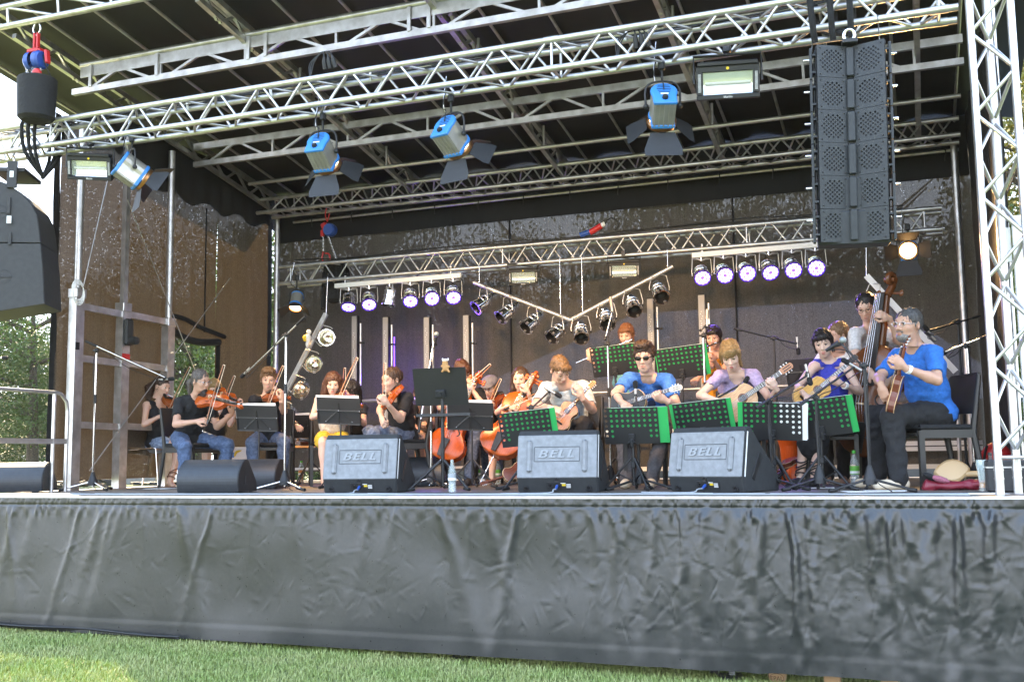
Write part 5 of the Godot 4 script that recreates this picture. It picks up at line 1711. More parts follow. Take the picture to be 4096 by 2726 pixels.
func wood_chair(label: String, at: Vector3, face: Vector3, s := 1.0) -> void:
	var c := thing("chair", label, "chair", at, "plywood chairs on chrome legs", facing(face * Vector3(1, 0, 1)).scaled(Vector3.ONE * s))
	for sx in [-1, 1]:
		var mb := MB.new()
		mb.tube([Vector3(sx * 0.2, 0.01, 0.24), Vector3(sx * 0.2, 0.43, 0.2), Vector3(sx * 0.2, 0.44, 0.17), Vector3(sx * 0.2, 0.42, -0.19), Vector3(sx * 0.2, 0.0, -0.24)], 0.0095, 7)
		obj("leg_frame", mb, M.chrome, c)
		mb = MB.new()
		mb.tube([Vector3(sx * 0.2, 0.42, -0.19), Vector3(sx * 0.2, 0.7, -0.245)], 0.0095, 7)
		obj("back_tube", mb, M.chrome, c)
	var rows := []
	for i in 11:
		var r := []
		var t := i / 10.0
		for j in 7: r.append(Vector3(lerpf(-0.215, 0.215, j / 6.0), 0.455 - 0.018 * sin(PI * t) - 0.03 * pow(t, 4.0), lerpf(-0.2, 0.23, t)))
		rows.append(r)
	var mb := MB.new()
	mb.sheet(rows)
	rows.reverse()
	for r in rows:
		for j in 7: r[j] += Vector3(0, -0.012, 0)
	mb.sheet(rows)
	obj("seat", mb, M.plywood, c)
	mb = MB.new()
	rows = []
	for i in 7:
		var r := []
		var t := i / 6.0
		for j in 9:
			var x := lerpf(-0.215, 0.215, j / 8.0)
			r.append(Vector3(x, 0.54 + 0.3 * t, -0.215 - 0.06 * t - 0.03 * (1 - pow(x / 0.215, 2))))
		rows.append(r)
	mb.sheet(rows)
	rows.reverse()
	for r in rows:
		for j in 9: r[j] += Vector3(0, 0, 0.012)
	mb.sheet(rows)
	obj("backrest", mb, M.plywood, c)

func bottle(label: String, at: Vector3, liquid: Color, cap: Material, lab: Material, h := 0.27, glass: Material = null) -> void:
	var b := thing("bottle", label, "bottle", at, "bottles on the stage floor")
	var k := h / 0.27
	var pr := [Vector2(0.0, 0.004), Vector2(0.03, 0.0), Vector2(0.034, 0.01), Vector2(0.033, 0.06), Vector2(0.031, 0.075), Vector2(0.034, 0.09), Vector2(0.034, 0.165), Vector2(0.028, 0.2), Vector2(0.014, 0.235), Vector2(0.0125, 0.25)]
	for i in pr.size(): pr[i] *= k
	var mb := MB.new()
	mb.lathe(Transform3D(), pr, 14)
	obj("shell", mb, glass if glass else M.pet, b)
	mb = MB.new()
	mb.lathe(Transform3D(), [Vector2(0, 0.006 * k), Vector2(0.028 * k, 0.006 * k), Vector2(0.029 * k, 0.13 * k), Vector2(0, 0.13 * k)], 12)
	var m := mat("liquid_" + str(M.size()), liquid, 0.1)
	m.transparency = BaseMaterial3D.TRANSPARENCY_ALPHA
	obj("drink", mb, m, b)
	mb = MB.new()
	mb.lathe(Transform3D(), [Vector2(0.0, 0.272 * k), Vector2(0.014 * k, 0.27 * k), Vector2(0.0148 * k, 0.25 * k), Vector2(0.0125 * k, 0.248 * k)], 10)
	obj("cap", mb, cap, b)
	if lab:
		mb = MB.new()
		mb.lathe(Transform3D(), [Vector2(0.0348 * k, 0.095 * k), Vector2(0.0348 * k, 0.155 * k)], 14)
		var l := obj("label_band", mb, lab, b)
		mb = MB.new()
		mb.lathe(Transform3D(), [Vector2(0.0352 * k, 0.1 * k), Vector2(0.0352 * k, 0.118 * k)], 14)
		obj("print_band", mb, M.paper, l)

func props() -> void:
	mat("wedge_grey", lin(0.23, 0.245, 0.26), 0.45, 0.0, "scuff")
	mat("wedge_letter", lin(0.235, 0.25, 0.265), 0.45)
	mat("wedge_line", lin(0.08, 0.088, 0.095), 0.55)
	mat("wedge_black", lin(0.025, 0.028, 0.03), 0.8, 0.0, "scuff")
	mat("round_grey", lin(0.03, 0.034, 0.04), 0.5, 0.0, "scuff")
	mat("grey_cable", lin(0.3, 0.33, 0.35), 0.6)
	mat("desk_black", lin(0.02, 0.02, 0.022), 0.5)
	mat("mesh_grey", lin(0.3, 0.33, 0.33), 0.5, 0.5)
	mat("mic_silver", lin(0.45, 0.43, 0.4), 0.35, 0.7)
	mat("mic_champagne", lin(0.4, 0.32, 0.25), 0.4, 0.7)
	mat("stand_chrome", lin(0.75, 0.73, 0.7), 0.22, 0.95)
	mat("chair_black", lin(0.018, 0.017, 0.016), 0.4)
	mat("plywood", lin(0.55, 0.33, 0.13), 0.45, 0.0, "wood")
	mat("green_cap", lin(0.08, 0.45, 0.05), 0.4)
	mat("yellow_cap", lin(0.7, 0.5, 0.03), 0.4)
	mat("green_label", lin(0.12, 0.42, 0.05), 0.5)
	mat("orange_label", lin(0.7, 0.25, 0.05), 0.5)
	mat("blue_label", lin(0.1, 0.25, 0.6), 0.5)
	var p := mat("pet", Color(0.9, 0.97, 0.95, 0.16), 0.08)
	p.transparency = BaseMaterial3D.TRANSPARENCY_ALPHA
	p = mat("brown_glass", Color(0.2, 0.09, 0.02, 0.75), 0.08)
	p.transparency = BaseMaterial3D.TRANSPARENCY_ALPHA
	bell_wedge("grey wedge monitor with raised lettering, leftmost of three, beside the conductor's stand", Vector3(-4.43, 0, -0.84), 0.16)
	bell_wedge("grey wedge monitor with raised lettering, in the middle in front of the blond guitarist", Vector3(-2.69, 0, -0.92), 0.1)
	bell_wedge("grey wedge monitor with raised lettering, rightmost, in front of the lilac guitarist", Vector3(-1.44, 0, -0.95), -0.38)
	round_wedge("dark rounded wedge monitor at the stage edge in front of the ponytailed violinist", Vector3(-5.83, 0, -0.62), 0.22)
	round_wedge("dark rounded wedge monitor just behind and right of another rounded one", Vector3(-6.174, 0, -1.777) + Vector3(-0.05, 0, 0), 0.22)
	round_wedge("dark rounded wedge monitor cut off by the left edge of the photo", Vector3(-8.153, 0, -0.682) + Vector3(-0.12, 0, -0.1), 0.45)
	round_wedge("dark rounded wedge monitor half hidden behind the leftmost lettered wedge", Vector3(-4.604, 0, -2.406) + Vector3(-0.1, 0, -0.1), 0.2)
	# music stands
	perf_stand("perforated music stand, right of the seated girl cellist", Vector3(-3.135, 0.529, -1.3), -1.35, 0.09, 0.12, ["green folder sticking out at the right of the stand before the blond guitarist", -0.02, 0.07])
	perf_stand("perforated music stand in front of the guitarist in sunglasses, between two lettered wedges", Vector3(-2.163, 0.524, -1.15), -1.2, 0.0, 0.0, ["green folder sticking out at the right of the stand before the sunglasses guitarist", -0.02, 0.10])
	perf_stand("perforated music stand in front of the guitarist in lilac, behind the rightmost lettered wedge", Vector3(-1.641, 0.572, -1.45), -1.5, 0.08, -0.1, ["green folder on the stand before the lilac guitarist, showing on both sides", 0.05, 0.06])
	perf_stand("perforated music stand with white sheets behind half its holes, in front of the left bottle", Vector3(-1.054, 0.536, -1.3), -1.35, -0.05, 0.0, ["green folder with white loose sheets on the second stand from right", 0.06, -0.02, 1])
	perf_stand("perforated music stand in front of the woman in the royal blue top", Vector3(-0.701, 0.557, -1.4), -1.45, 0.1, -0.15, ["green folder on the stand before the woman in royal blue", -0.02, 0.07])
	perf_stand("raised perforated music stand in front of the ginger flute player", Vector3(-2.776, 1.225, -2.9), -2.95, 0.08, 0.05, ["green folder with a white sheet on the ginger flute player's stand", -0.02, 0.04])
	perf_stand("raised perforated music stand in front of the flute player in orange", Vector3(-2.061, 1.159, -2.7), -2.75, 0.08, -0.05, ["green folder showing at both sides of the orange flute player's stand", 0.03, 0.06])
	wire_stand("black folding music stand right of the ponytailed violinist with white sheets", Vector3(-6.35, 0.717, -2), -0.04, 0.15, 0.46, 0.27, false, true)
	wire_stand("black folding music stand before the girl in yellow shorts with white sheets", Vector3(-5.355, 0.762, -1.95), -0.06, 0.15, 0.46, 0.27, false, true)
	wire_stand("black folding music stand left of the girl cellist with white sheets", Vector3(-3.932, 0.672, -1.95), -0.05, 0.25, 0.44, 0.27, false, true)
	wire_stand("small black folding music stand left of the girl in yellow shorts with a sheet", Vector3(-6.554, 0.666, -3.3), 0.0, 0.1, 0.42, 0.27, false, true)
	wire_stand("large plain black conductor's music stand in the middle of the stage front", Vector3(-3.892, 0.909, -1.2), 0.0, 0.12, 0.49, 0.34, true, false)
	wire_stand("small black music stand far back between the lilac and royal blue guitarists", Vector3(-0.967, 1.031, -2.9), 0.0, -0.3, 0.3, 0.26, false, false)
	# microphones
	mic_stand("chrome boom microphone stand at the far left", Vector3(-8.42, 0, -1.948), Vector3(-7.827, 1.428, -1.3), Vector3(-7.887, 1.521, -1.2), Vector3(-7.327, 1.162, -1.75), Vector3(-7.281, 1.147, -1.8), Vector3(0.9, 0.05, -0.3), 1, true)
	mic_stand("chrome boom microphone stand left of the girl in yellow shorts", Vector3(-5.845, 0, -1.76), Vector3(-5.486, 1.454, -1.2), Vector3(-5.212, 1.603, -1.1), Vector3(-6.209, 1.15, -1.6), Vector3(-6.285, 1.132, -1.65), Vector3(-0.8, -0.5, -0.3), 1, true)
	mic_stand("chrome microphone stand leaning up behind the conductor's stand", Vector3(-4.364, 0.08, -2) * Vector3(1, 0, 1), Vector3(-4.359, 0.879, -2), Vector3(-4.45, 0.529, -1.9), Vector3(-4.426, 1.431, -2.2), Vector3(-4.395, 1.506, -2.2), Vector3(0.3, 0.95, 0.1), 0, true)
	mic_stand("tall chrome microphone stand left of the ginger flute player", Vector3(-2.762, 0.107, -2.6) * Vector3(1, 0, 1), Vector3(-2.749, 1.363, -2.6), Vector3(-2.778, 1.4, -2.6), Vector3(-2.73, 1.675, -2.7), Vector3(-2.732, 1.764, -2.7), Vector3(-0.1, 1, 0.1), 2, true)
	mic_stand("tall chrome microphone stand in front of the orange flute player", Vector3(-1.825, 0.103, -2.5) * Vector3(1, 0, 1), Vector3(-1.799, 1.383, -2.5), Vector3(-1.825, 1.43, -2.5), Vector3(-1.807, 1.473, -2.6), Vector3(-1.776, 1.568, -2.6), Vector3(0.05, 1, 0.0), 2, true)
	mic_stand("boom microphone stand with a hanging microphone, behind the lilac guitarist", Vector3(-1.219, 0.591, -2.9) * Vector3(1, 0, 1), Vector3(-1.207, 1.364, -2.9), Vector3(-1.566, 1.47, -2.8), Vector3(-1.019, 1.316, -3), Vector3(-0.998, 1.238, -3), Vector3(0.05, -1, 0.0), 1, false)
	mic_stand("short black boom microphone stand before the blond guitarist", Vector3(-3.165, 0.211, -1.5) * Vector3(1, 0, 1), Vector3(-3.156, 0.714, -1.5), Vector3(-3.192, 0.636, -1.4), Vector3(-3.036, 0.857, -1.65), Vector3(-2.947, 0.822, -1.65), Vector3(0.85, -0.5, -0.1), 1, false)
	mic_stand("short black microphone stand with green cable ties before the sunglasses guitarist", Vector3(-2.43, 0, -2.354), Vector3(-2.146, 0.685, -1.3), Vector3(-2.146, 0.685, -1.3), Vector3(-2.169, 0.773, -1.35), Vector3(-2.169, 0.873, -1.35), Vector3(0, 1, 0.0), 1, false, 0.3, 0.2)
	mic_stand("short black boom microphone stand before the lilac guitarist", Vector3(-1.622, 0.268, -1.6) * Vector3(1, 0, 1), Vector3(-1.61, 0.701, -1.6), Vector3(-1.687, 0.659, -1.5), Vector3(-1.347, 0.864, -1.7), Vector3(-1.301, 0.901, -1.7), Vector3(0.5, 0.85, -0.1), 1, false)
	mic_stand("black boom microphone stand left of the woman in royal blue", Vector3(-1.246, 0, -2.577), Vector3(-1.057, 0.684, -1.15), Vector3(-1.141, 0.636, -1.05), Vector3(-0.778, 0.884, -1.3), Vector3(-0.753, 0.84, -1.3), Vector3(0.2, -0.95, 0.0), 1, false)
	mic_stand("black boom microphone stand in front of the woman in royal blue", Vector3(-0.787, 0, -2.193), Vector3(-0.698, 0.703, -1.1), Vector3(-0.813, 0.643, -1), Vector3(-0.426, 0.929, -1.25), Vector3(-0.479, 0.984, -1.25), Vector3(-0.75, 0.5, 0.0), 1, false)
	mic_stand("black vocal microphone stand left of the bearded guitarist", Vector3(-0.35, 0, -1.41), Vector3(-0.326, 0.912, -0.85), Vector3(-0.322, 0.89, -0.85), Vector3(-0.483, 1.091, -0.95), Vector3(-0.471, 1.119, -0.95), Vector3(0.8, 0.45, 0.2), 0, false, 0.32)
	mic_stand("black boom microphone stand behind the bearded guitarist's head", Vector3(0.37, 0.472, -2.9) * Vector3(1, 0, 1), Vector3(0.404, 1.425, -2.9), Vector3(0.592, 1.483, -3), Vector3(0.122, 1.341, -2.8), Vector3(0.13, 1.378, -2.8), Vector3(-0.4, 0.6, 0.1), 1, false)
	mic_stand("black boom microphone stand with a brass pole behind the right chair", Vector3(0.445, 0.461, -2.4) * Vector3(1, 0, 1), Vector3(0.437, 1.165, -2.4), Vector3(0.593, 1.228, -2.3), Vector3(0.266, 1.128, -2.5), Vector3(0.253, 1.116, -2.5), Vector3(-0.8, -0.4, 0.1), 1, true)
	var lm := thing("microphone", "black microphone tip poking into the photo at the left edge", "microphone", Vector3(-8.632, 1.359, -0.9))
	mic_shape(lm, Vector3.ZERO, Vector3(1, 0, -0.1), 1)
	bar("arm", Vector3(-0.1, 0, 0), Vector3(-0.6, 0.05, 0), 0.009, M.black_steel, lm)
	# railings
	var r := thing("railing", "round steel railing at the left edge of the stage before the trees", "railing")
	var mb := MB.new()
	mb.tube([Vector3(-8.0, 0.985, 0.4), Vector3(-8.0, 0.985, -0.95), Vector3(-8.0, 0.97, -1.02), Vector3(-8.0, 0.9, -1.09), Vector3(-8.0, 0.8, -1.11), Vector3(-8.0, 0.0, -1.11)], 0.018, 9)
	obj("top_rail", mb, M.aluminium, r)
	bar("post", Vector3(-8.0, 0, -0.93), Vector3(-8.0, 0.97, -0.93), 0.018, M.aluminium, r)
	beam("middle_rail", Vector3(-8.0, 0.5, 0.4), Vector3(-8.0, 0.5, -1.1), 0.03, 0.05, M.aluminium, r)
	r = thing("railing", "round steel railing along the rear of the stage", "railing")
	for q in [[-7.0, -5.45], [-5.25, -3.3], [-3.2, -1.0], [-0.9, 0.42]]:
		mb = MB.new()
		mb.tube(smooth([Vector3(q[0], 0.1, -4.92), Vector3(q[0], 0.85, -4.92), Vector3(q[0] + 0.1, 1.02, -4.92), Vector3(q[0] + 0.25, 1.035, -4.92), Vector3(q[1] - 0.25, 1.035, -4.92), Vector3(q[1] - 0.1, 1.02, -4.92), Vector3(q[1], 0.85, -4.92), Vector3(q[1], 0.1, -4.92)]), 0.021, 8)
		obj("rail_loop", mb, M.aluminium, r)
		bar("middle_rail", Vector3(q[0], 0.52, -4.92), Vector3(q[1], 0.52, -4.92), 0.018, M.aluminium, r)
	var wb := thing("white_board", "white board edges low behind the musicians at the rear of the stage", "board")
	for q in [[-7.9, -4.9, 0.16, 0.03], [-3.9, -1.0, 0.55, 0.07], [-0.6, 0.66, 0.37, 0.05], [-0.6, 0.66, 0.31, 0.045], [-4.2, 0.66, 0.12, 0.05]]:
		beam("board", Vector3(q[0], q[2], -5.08), Vector3(q[1], q[2], -5.08), q[3], 0.03, M.white_plastic, wb)
	# chairs
	var rt := Vector3(0.934, -0.014, -0.358)
	var tv := Vector3(0.355, -0.109, 0.929)
	wood_chair("plywood chair on chrome legs under the woman in the black tank top, far left", Vector3(-8.237, 0.029, -2.65) * Vector3(1, 0, 1), rt * 0.9 + tv * 0.25)
	wood_chair("plywood chair on chrome legs with a violin lying on its seat", Vector3(-6.834, 0.019, -3.6) * Vector3(1, 0, 1), rt * 0.5 + tv * 0.8)
	wood_chair("plywood chair half hidden behind the boy in profile and the conductor's stand", Vector3(-5.136, 0.104, -3.3) * Vector3(1, 0, 1), rt * 0.4 + tv)
	black_chair("black chair under the ponytailed violinist", Vector3(-7.225, 0.041, -2.1) * Vector3(1, 0, 1), rt * 0.85 + tv * 0.45)
	black_chair("black chair under the young violinist in jeans", Vector3(-6.669, 0.021, -2.75) * Vector3(1, 0, 1), tv + rt * 0.1)
	black_chair("black chair under the girl in yellow shorts", Vector3(-5.919, 0.018, -2.75) * Vector3(1, 0, 1), tv + rt * 0.2)
	black_chair("black chair under the boy sitting in profile", Vector3(-4.879, 0.025, -2.4) * Vector3(1, 0, 1), rt * -0.85 + tv * 0.3)
	black_chair("black chair under the cellist behind the conductor's stand", Vector3(-4.576, 0.104, -3.1) * Vector3(1, 0, 1), tv)
	black_chair("black chair under the girl cellist", Vector3(-4.243, 0.1, -3.2) * Vector3(1, 0, 1), tv + rt * 0.3)
	black_chair("black chair under the blond guitarist in white", Vector3(-2.977, 0.111, -2.25) * Vector3(1, 0, 1), tv - rt * 0.25)
	black_chair("black chair under the guitarist in sunglasses", Vector3(-2.254, 0.063, -2) * Vector3(1, 0, 1), tv)
	black_chair("black chair under the lilac guitarist", Vector3(-1.398, 0.162, -1.9) * Vector3(1, 0, 1), tv - rt * 0.3)
	black_chair("black chair under the woman in royal blue", Vector3(-0.676, 0.049, -2.25) * Vector3(1, 0, 1), tv - rt * 0.35)
	black_chair("large black chair under the bearded guitarist at the right", Vector3(0.129, 0.013, -1.5) * Vector3(1, 0, 1), rt * -1.0 + tv * 0.08, 1.02)
	# bottles and glasses
	bottle("bottle of juice beside the foot of the girl in yellow shorts", Vector3(-7.145, 0, -4.108), Color(0.85, 0.6, 0.25, 0.7), M.green_cap, M.orange_label)
	bottle("clear water bottle behind the legs of the conductor's stand", Vector3(-3.616, 0, -0.823), Color(0.9, 0.95, 1, 0.15), M.pet, M.grey_cable, 0.27)
	bottle("bottle with a yellow cap behind the clear water bottle", Vector3(-4.71, 0, -3.23), Color(0.9, 0.95, 0.9, 0.2), M.yellow_cap, null, 0.27)
	bottle("green labelled bottle between the cellists' feet", Vector3(-4.385, 0, -3.181), Color(0.9, 0.95, 0.9, 0.2), M.green_cap, M.green_label)
	bottle("green labelled bottle left of the floor guitar", Vector3(-4.068, 0, -2.977), Color(0.9, 0.95, 0.9, 0.2), M.red_paint, M.green_label)
	bottle("bottle with a green and orange label beside the strappy shoes", Vector3(-0.746, 0, -2.888), Color(0.9, 0.95, 0.9, 0.2), M.green_cap, M.orange_label, 0.3)
	bottle("water bottle with a green cap left of the vocal microphone stand", Vector3(-0.487, 0, -1.967), Color(0.9, 0.95, 1, 0.15), M.green_cap, M.green_label, 0.3)
	bottle("water bottle with a green cap right of the vocal microphone stand", Vector3(-0.397, 0, -3.045), Color(0.9, 0.95, 1, 0.15), M.green_cap, M.green_label, 0.28)
	bottle("brown beer bottle beside the pint glass at the right tower", Vector3(0.495, 0, -1.204), Color(0.25, 0.1, 0.02, 0.8), M.black_steel, null, 0.27, M.brown_glass)
	var pg := thing("beer_glass", "tall curved beer glass, nearly empty, at the foot of the right tower", "glass", Vector3(0.429, 0, -1.011))
	mb = MB.new()
	mb.lathe(Transform3D(), [Vector2(0, 0.003), Vector2(0.032, 0.0), Vector2(0.03, 0.02), Vector2(0.027, 0.05), Vector2(0.034, 0.13), Vector2(0.041, 0.185), Vector2(0.04, 0.22), Vector2(0.038, 0.22), Vector2(0.039, 0.185), Vector2(0.032, 0.13), Vector2(0.024, 0.05), Vector2(0.025, 0.022), Vector2(0, 0.02)], 18)
	obj("glass", mb, M.pet, pg)
	mb = MB.new()
	mb.lathe(Transform3D(), [Vector2(0, 0.021), Vector2(0.0245, 0.022), Vector2(0.0235, 0.05), Vector2(0.024, 0.062), Vector2(0, 0.062)], 14)
	var beer := mat("beer", Color(0.85, 0.55, 0.12, 0.75), 0.1)
	beer.transparency = BaseMaterial3D.TRANSPARENCY_ALPHA
	obj("beer", mb, beer, pg)
	# the pale wooden soundboard shape, the red bag, the red backpack, sheets of paper
	var pw := thing("wooden_ukulele", "pale wooden instrument body lying on the red bag at the right", "instrument", Vector3(0.259, 0, -1.564) + Vector3(0, 0.11, 0))
	mb = MB.new()
	var pts := PackedVector2Array()
	for i in 33:
		var a := TAU * i / 32
		pts.append(Vector2(0.13 * cos(a), (0.075 - 0.018 * cos(2 * a + 0.3)) * sin(a)))
	mb.prism(pts, Transform3D(Basis(Vector3.UP, 0.1) * Basis(Vector3.RIGHT, -0.35) * Basis(Vector3.BACK, 0.12), Vector3(-0.02, 0.01, 0)), 0.06, 0.015)
	obj("body", mb, M.pale_wood if M.has("pale_wood") else mat("pale_wood", lin(0.72, 0.5, 0.26), 0.4), pw)
	mb = MB.new()
	mb.tube([Vector3(0.08, 0.0, 0.03), Vector3(0.28, 0.0, 0.03)], 0.022, 8)
	obj("neck", mb, M.pale_wood, pw)
	var rb := thing("red_bag", "crumpled dark red bag with pink cloth, lying at the right stage edge", "bag", Vector3(0.28, 0, -1.213))
	var f := Field.new(Vector3(-0.3, -0.02, -0.14), Vector3(0.34, 0.16, 0.14), 0.012)
	f.ell(Vector3(-0.05, 0.03, 0), Vector3(0.2, 0.035, 0.1)); f.ell(Vector3(0.15, 0.045, 0), Vector3(0.15, 0.03, 0.08)); f.ell(Vector3(-0.2, 0.03, 0.02), Vector3(0.06, 0.05, 0.06))
	var nz := FastNoiseLite.new()
	nz.frequency = 9.0
	f.rough(nz, 0.02)
	mb = MB.new()
	f.into(mb)
	obj("leather", mb, M.wine if M.has("wine") else mat("wine", lin(0.2, 0.015, 0.03), 0.4), rb)
	mb = MB.new()
	mb.ball(Vector3(-0.13, 0.08, 0.07), Vector3(0.07, 0.025, 0.04), Basis(Vector3.BACK, -0.3))
	obj("pink_cloth", mb, mat("pink_cloth", lin(0.75, 0.25, 0.35), 0.8, 0.0, "hair"), rb)
	mb = MB.new()
	mb.ball(Vector3(-0.2, 0.1, 0.06), Vector3(0.05, 0.025, 0.04), Basis(Vector3.BACK, -0.5))
	obj("black_case", mb, M.black_cloth, rb)
	var rk := thing("backpack", "red backpack standing behind the right tower foot", "backpack", Vector3(0.582, 0.137, -1.9) * Vector3(1, 0, 1) + Vector3(0, 0.06, 0), "", Basis().scaled(Vector3.ONE * 0.66))
	mb = MB.new()
	var f2 := Field.new(Vector3(-0.25, -0.02, -0.2), Vector3(0.25, 0.5, 0.2), 0.018)
	f2.ell(Vector3(0, 0.2, 0), Vector3(0.19, 0.24, 0.13)); f2.ell(Vector3(0, 0.12, 0.1), Vector3(0.13, 0.11, 0.07))
	f2.rough(nz, 0.012)
	f2.into(mb)
	obj("pack", mb, M.red_paint, rk)
	mb = MB.new()
	mb.tube(smooth([Vector3(-0.1, 0.4, 0.08), Vector3(-0.14, 0.25, 0.15), Vector3(-0.12, 0.06, 0.12)]), 0.016, 5)
	obj("strap", mb, M.black_cloth, rk)
	var cs := thing("grey_case", "grey equipment case behind the foot of the right tower", "case", Vector3(0.6, 0.0, -0.85))
	mb = MB.new()
	mb.box(Vector3(0, 0.11, 0), Vector3(0.32, 0.22, 0.24), Basis(), 0.012)
	obj("shell", mb, M.speaker_pale, cs)
	beam("lid_edge", Vector3(-0.162, 0.17, 0.0), Vector3(0.162, 0.17, 0.0), 0.01, 0.246, M.aluminium, cs)
	for q in [[Vector3(0.379, 0, -0.45), 0.3, "white sheet of paper on the stage edge beside the right tower"], [Vector3(-0.234, 0, -0.982), -0.1, "white sheet under the legs of the vocal microphone stand"], [Vector3(-0.365, 0, -0.863), 0.3, "white sheet left of the vocal microphone stand's foot"], [Vector3(-0.761, 0, -1.681), 0.2, "white sheet near the strappy shoes"], [Vector3(-7.462, 0, -1.903), 0.0, "white sheet under the black chair leg, far left"]]:
		var sh := MB.new()
		sh.box(Vector3(0, 0.003, 0), Vector3(0.3, 0.002, 0.21), Basis(Vector3.UP, q[1]))
		var so := obj("paper_sheet", sh, M.paper)
		so.position = q[0]
		tag(so, q[2], "paper", "loose sheets on the floor")
	# boxes at the left
	var bx := thing("carton", "white fruit carton with a yellow banana print behind the rounded wedge", "carton", Vector3(-7.408, 0.343, -3.2) * Vector3(1, 0, 1) + Vector3(0, 0.22, 0), "", Basis(Vector3.UP, 0.35))
	mb = MB.new()
	mb.box(Vector3(0, 0.11, 0), Vector3(0.24, 0.22, 0.3), Basis(), 0.004)
	obj("box", mb, M.paper, bx)
	mb = MB.new()
	mb.tube(smooth([Vector3(-0.02, 0.11, 0.151), Vector3(0.0, 0.16, 0.151), Vector3(0.06, 0.18, 0.151)]), [0.004, 0.01, 0.013, 0.015, 0.016, 0.016, 0.016, 0.014, 0.011, 0.007, 0.004], 6)
	obj("banana_print", mb, M.yellow_cap, bx)
	mb = MB.new()
	mb.box(Vector3(-0.05, 0.13, 0.151), Vector3(0.05, 0.06, 0.002)); mb.box(Vector3(0.0, 0.02, 0.151), Vector3(0.22, 0.03, 0.002))
	obj("blue_print", mb, M.blue_label, bx)
	beam("stool", Vector3(0, -0.22, 0), Vector3(0, -0.002, 0), 0.3, 0.3, M.black_plastic, bx)
	var gc := thing("flight_case", "pale grey flat case on the floor at the far left behind the chair", "case", Vector3(-8.855, 0.039, -3.6) * Vector3(1, 0, 1), "", Basis(Vector3.UP, 0.2))
	mb = MB.new()
	mb.box(Vector3(-0.2, 0.06, 0), Vector3(0.4, 0.12, 0.3), Basis(), 0.01); 
	obj("lower_case", mb, M.wedge_grey, gc)
	mb = MB.new()
	mb.box(Vector3(0.25, 0.08, 0.02), Vector3(0.4, 0.16, 0.3), Basis(), 0.01)
	obj("upper_case", mb, M.aluminium, gc)
	var sb := thing("stage_box", "small grey cable box with plugs at the foot of the left boom stand", "stage box", Vector3(-9.189, 0, -3.049))
	mb = MB.new()
	mb.box(Vector3(0, 0.04, 0), Vector3(0.2, 0.08, 0.14), Basis(Vector3.UP, 0.3), 0.006)
	obj("box", mb, M.speaker_pale, sb)
	for k in 4: bar("plug", Vector3(-0.07 + 0.04 * k, 0.08, 0), Vector3(-0.075 + 0.045 * k, 0.13, 0.01), 0.01, [M.red_paint, M.green_cap, M.black_plastic, M.green_cap][k], sb)
	var hp := thing("cable_heap", "tangled heap of black cables on the floor at the far left", "cables", Vector3(-9.31, 0, -2.576))
	for k in 9:
		mb = MB.new()
		var q := []
		var ph := rng.randf() * TAU
		for i in 60:
			var a := ph + i * 0.42
			q.append(Vector3((0.19 + 0.16 * sin(i * 0.11 + ph)) * cos(a) + 0.03 * k - 0.1, 0.012 + 0.012 * k * (0.6 + 0.4 * sin(i * 0.7)), (0.13 + 0.06 * sin(i * 0.17 + ph)) * sin(a)))
		mb.tube(smooth(q, 3), 0.007, 5)
		obj("cable", mb, M.rubber, hp)
	mb = MB.new()
	for k in 6:
		var q := []
		var ph := rng.randf() * TAU
		for i in 30: q.append(Vector3(-8.604, 0, -3.089) + Vector3(0.28 * sin(i * 0.5 + ph) + 0.012 * i, 0.01 + 0.006 * k, 0.06 * cos(i * 0.8 + ph)))
		mb.tube(smooth(q, 3), 0.006, 5)
	tag(obj("loose_cable", mb, M.rubber), "loose black cables under the plywood chair, far left", "cables")
	var gy := thing("front_cable", "pale grey cables running along the front edge of the stage", "cable")
	for k in 4:
		mb = MB.new()
		var q := []
		for i in 61:
			var x := lerpf(-8.0, 0.3, i / 60.0)
			q.append(Vector3(x, 0.008, -0.16 - 0.05 * k + 0.05 * sin(x * (1.3 + 0.5 * k) + k) + 0.03 * sin(x * 4.1 + k * 2.0)))
		mb.tube(smooth(q, 2), 0.0055, 5)
		obj("cable", mb, M.grey_cable if k < 3 else M.rubber, gy)
	# soft toys
	var ty := thing("soft_toy", "tan and white soft toy clipped to the top of the conductor's stand", "soft toy", Vector3(-3.807, 1.07, -1.13))
	var tf := Field.new(Vector3(-0.08, -0.1, -0.05), Vector3(0.08, 0.1, 0.05), 0.005)
	tf.ell(Vector3(0, 0, 0), Vector3(0.028, 0.034, 0.024)); tf.ell(Vector3(-0.005, 0.04, 0.005), Vector3(0.026, 0.024, 0.022))
	for q in [[-0.03, -0.035], [0.035, -0.04], [-0.034, 0.012], [0.034, 0.005]]: tf.cap(Vector3.ZERO, Vector3(q[0], q[1], 0.01), 0.013, 0.01, 0.01)
	mb = MB.new()
	tf.into(mb)
	obj("body", mb, mat("plush_tan", lin(0.45, 0.24, 0.09), 0.95), ty)
	mb = MB.new()
	mb.ball(Vector3(-0.005, 0.063, 0.004), Vector3(0.03, 0.014, 0.022)); mb.ball(Vector3(-0.03, 0.072, 0), Vector3(0.008, 0.012, 0.006)); mb.ball(Vector3(0.022, 0.07, 0), Vector3(0.008, 0.012, 0.006))
	obj("white_hood", mb, M.paper, ty)
	ty = thing("soft_toy", "small white and orange soft toy on the left leaning strip", "soft toy", Vector3(-7.024, 1.792, -4.05))
	mb = MB.new()
	mb.ball(Vector3(0, 0, 0), Vector3(0.035, 0.06, 0.03)); mb.ball(Vector3(0.01, 0.075, 0.0), Vector3(0.032, 0.034, 0.03)); mb.ball(Vector3(-0.01, -0.075, 0.0), Vector3(0.025, 0.04, 0.025))
	obj("body", mb, M.paper, ty)
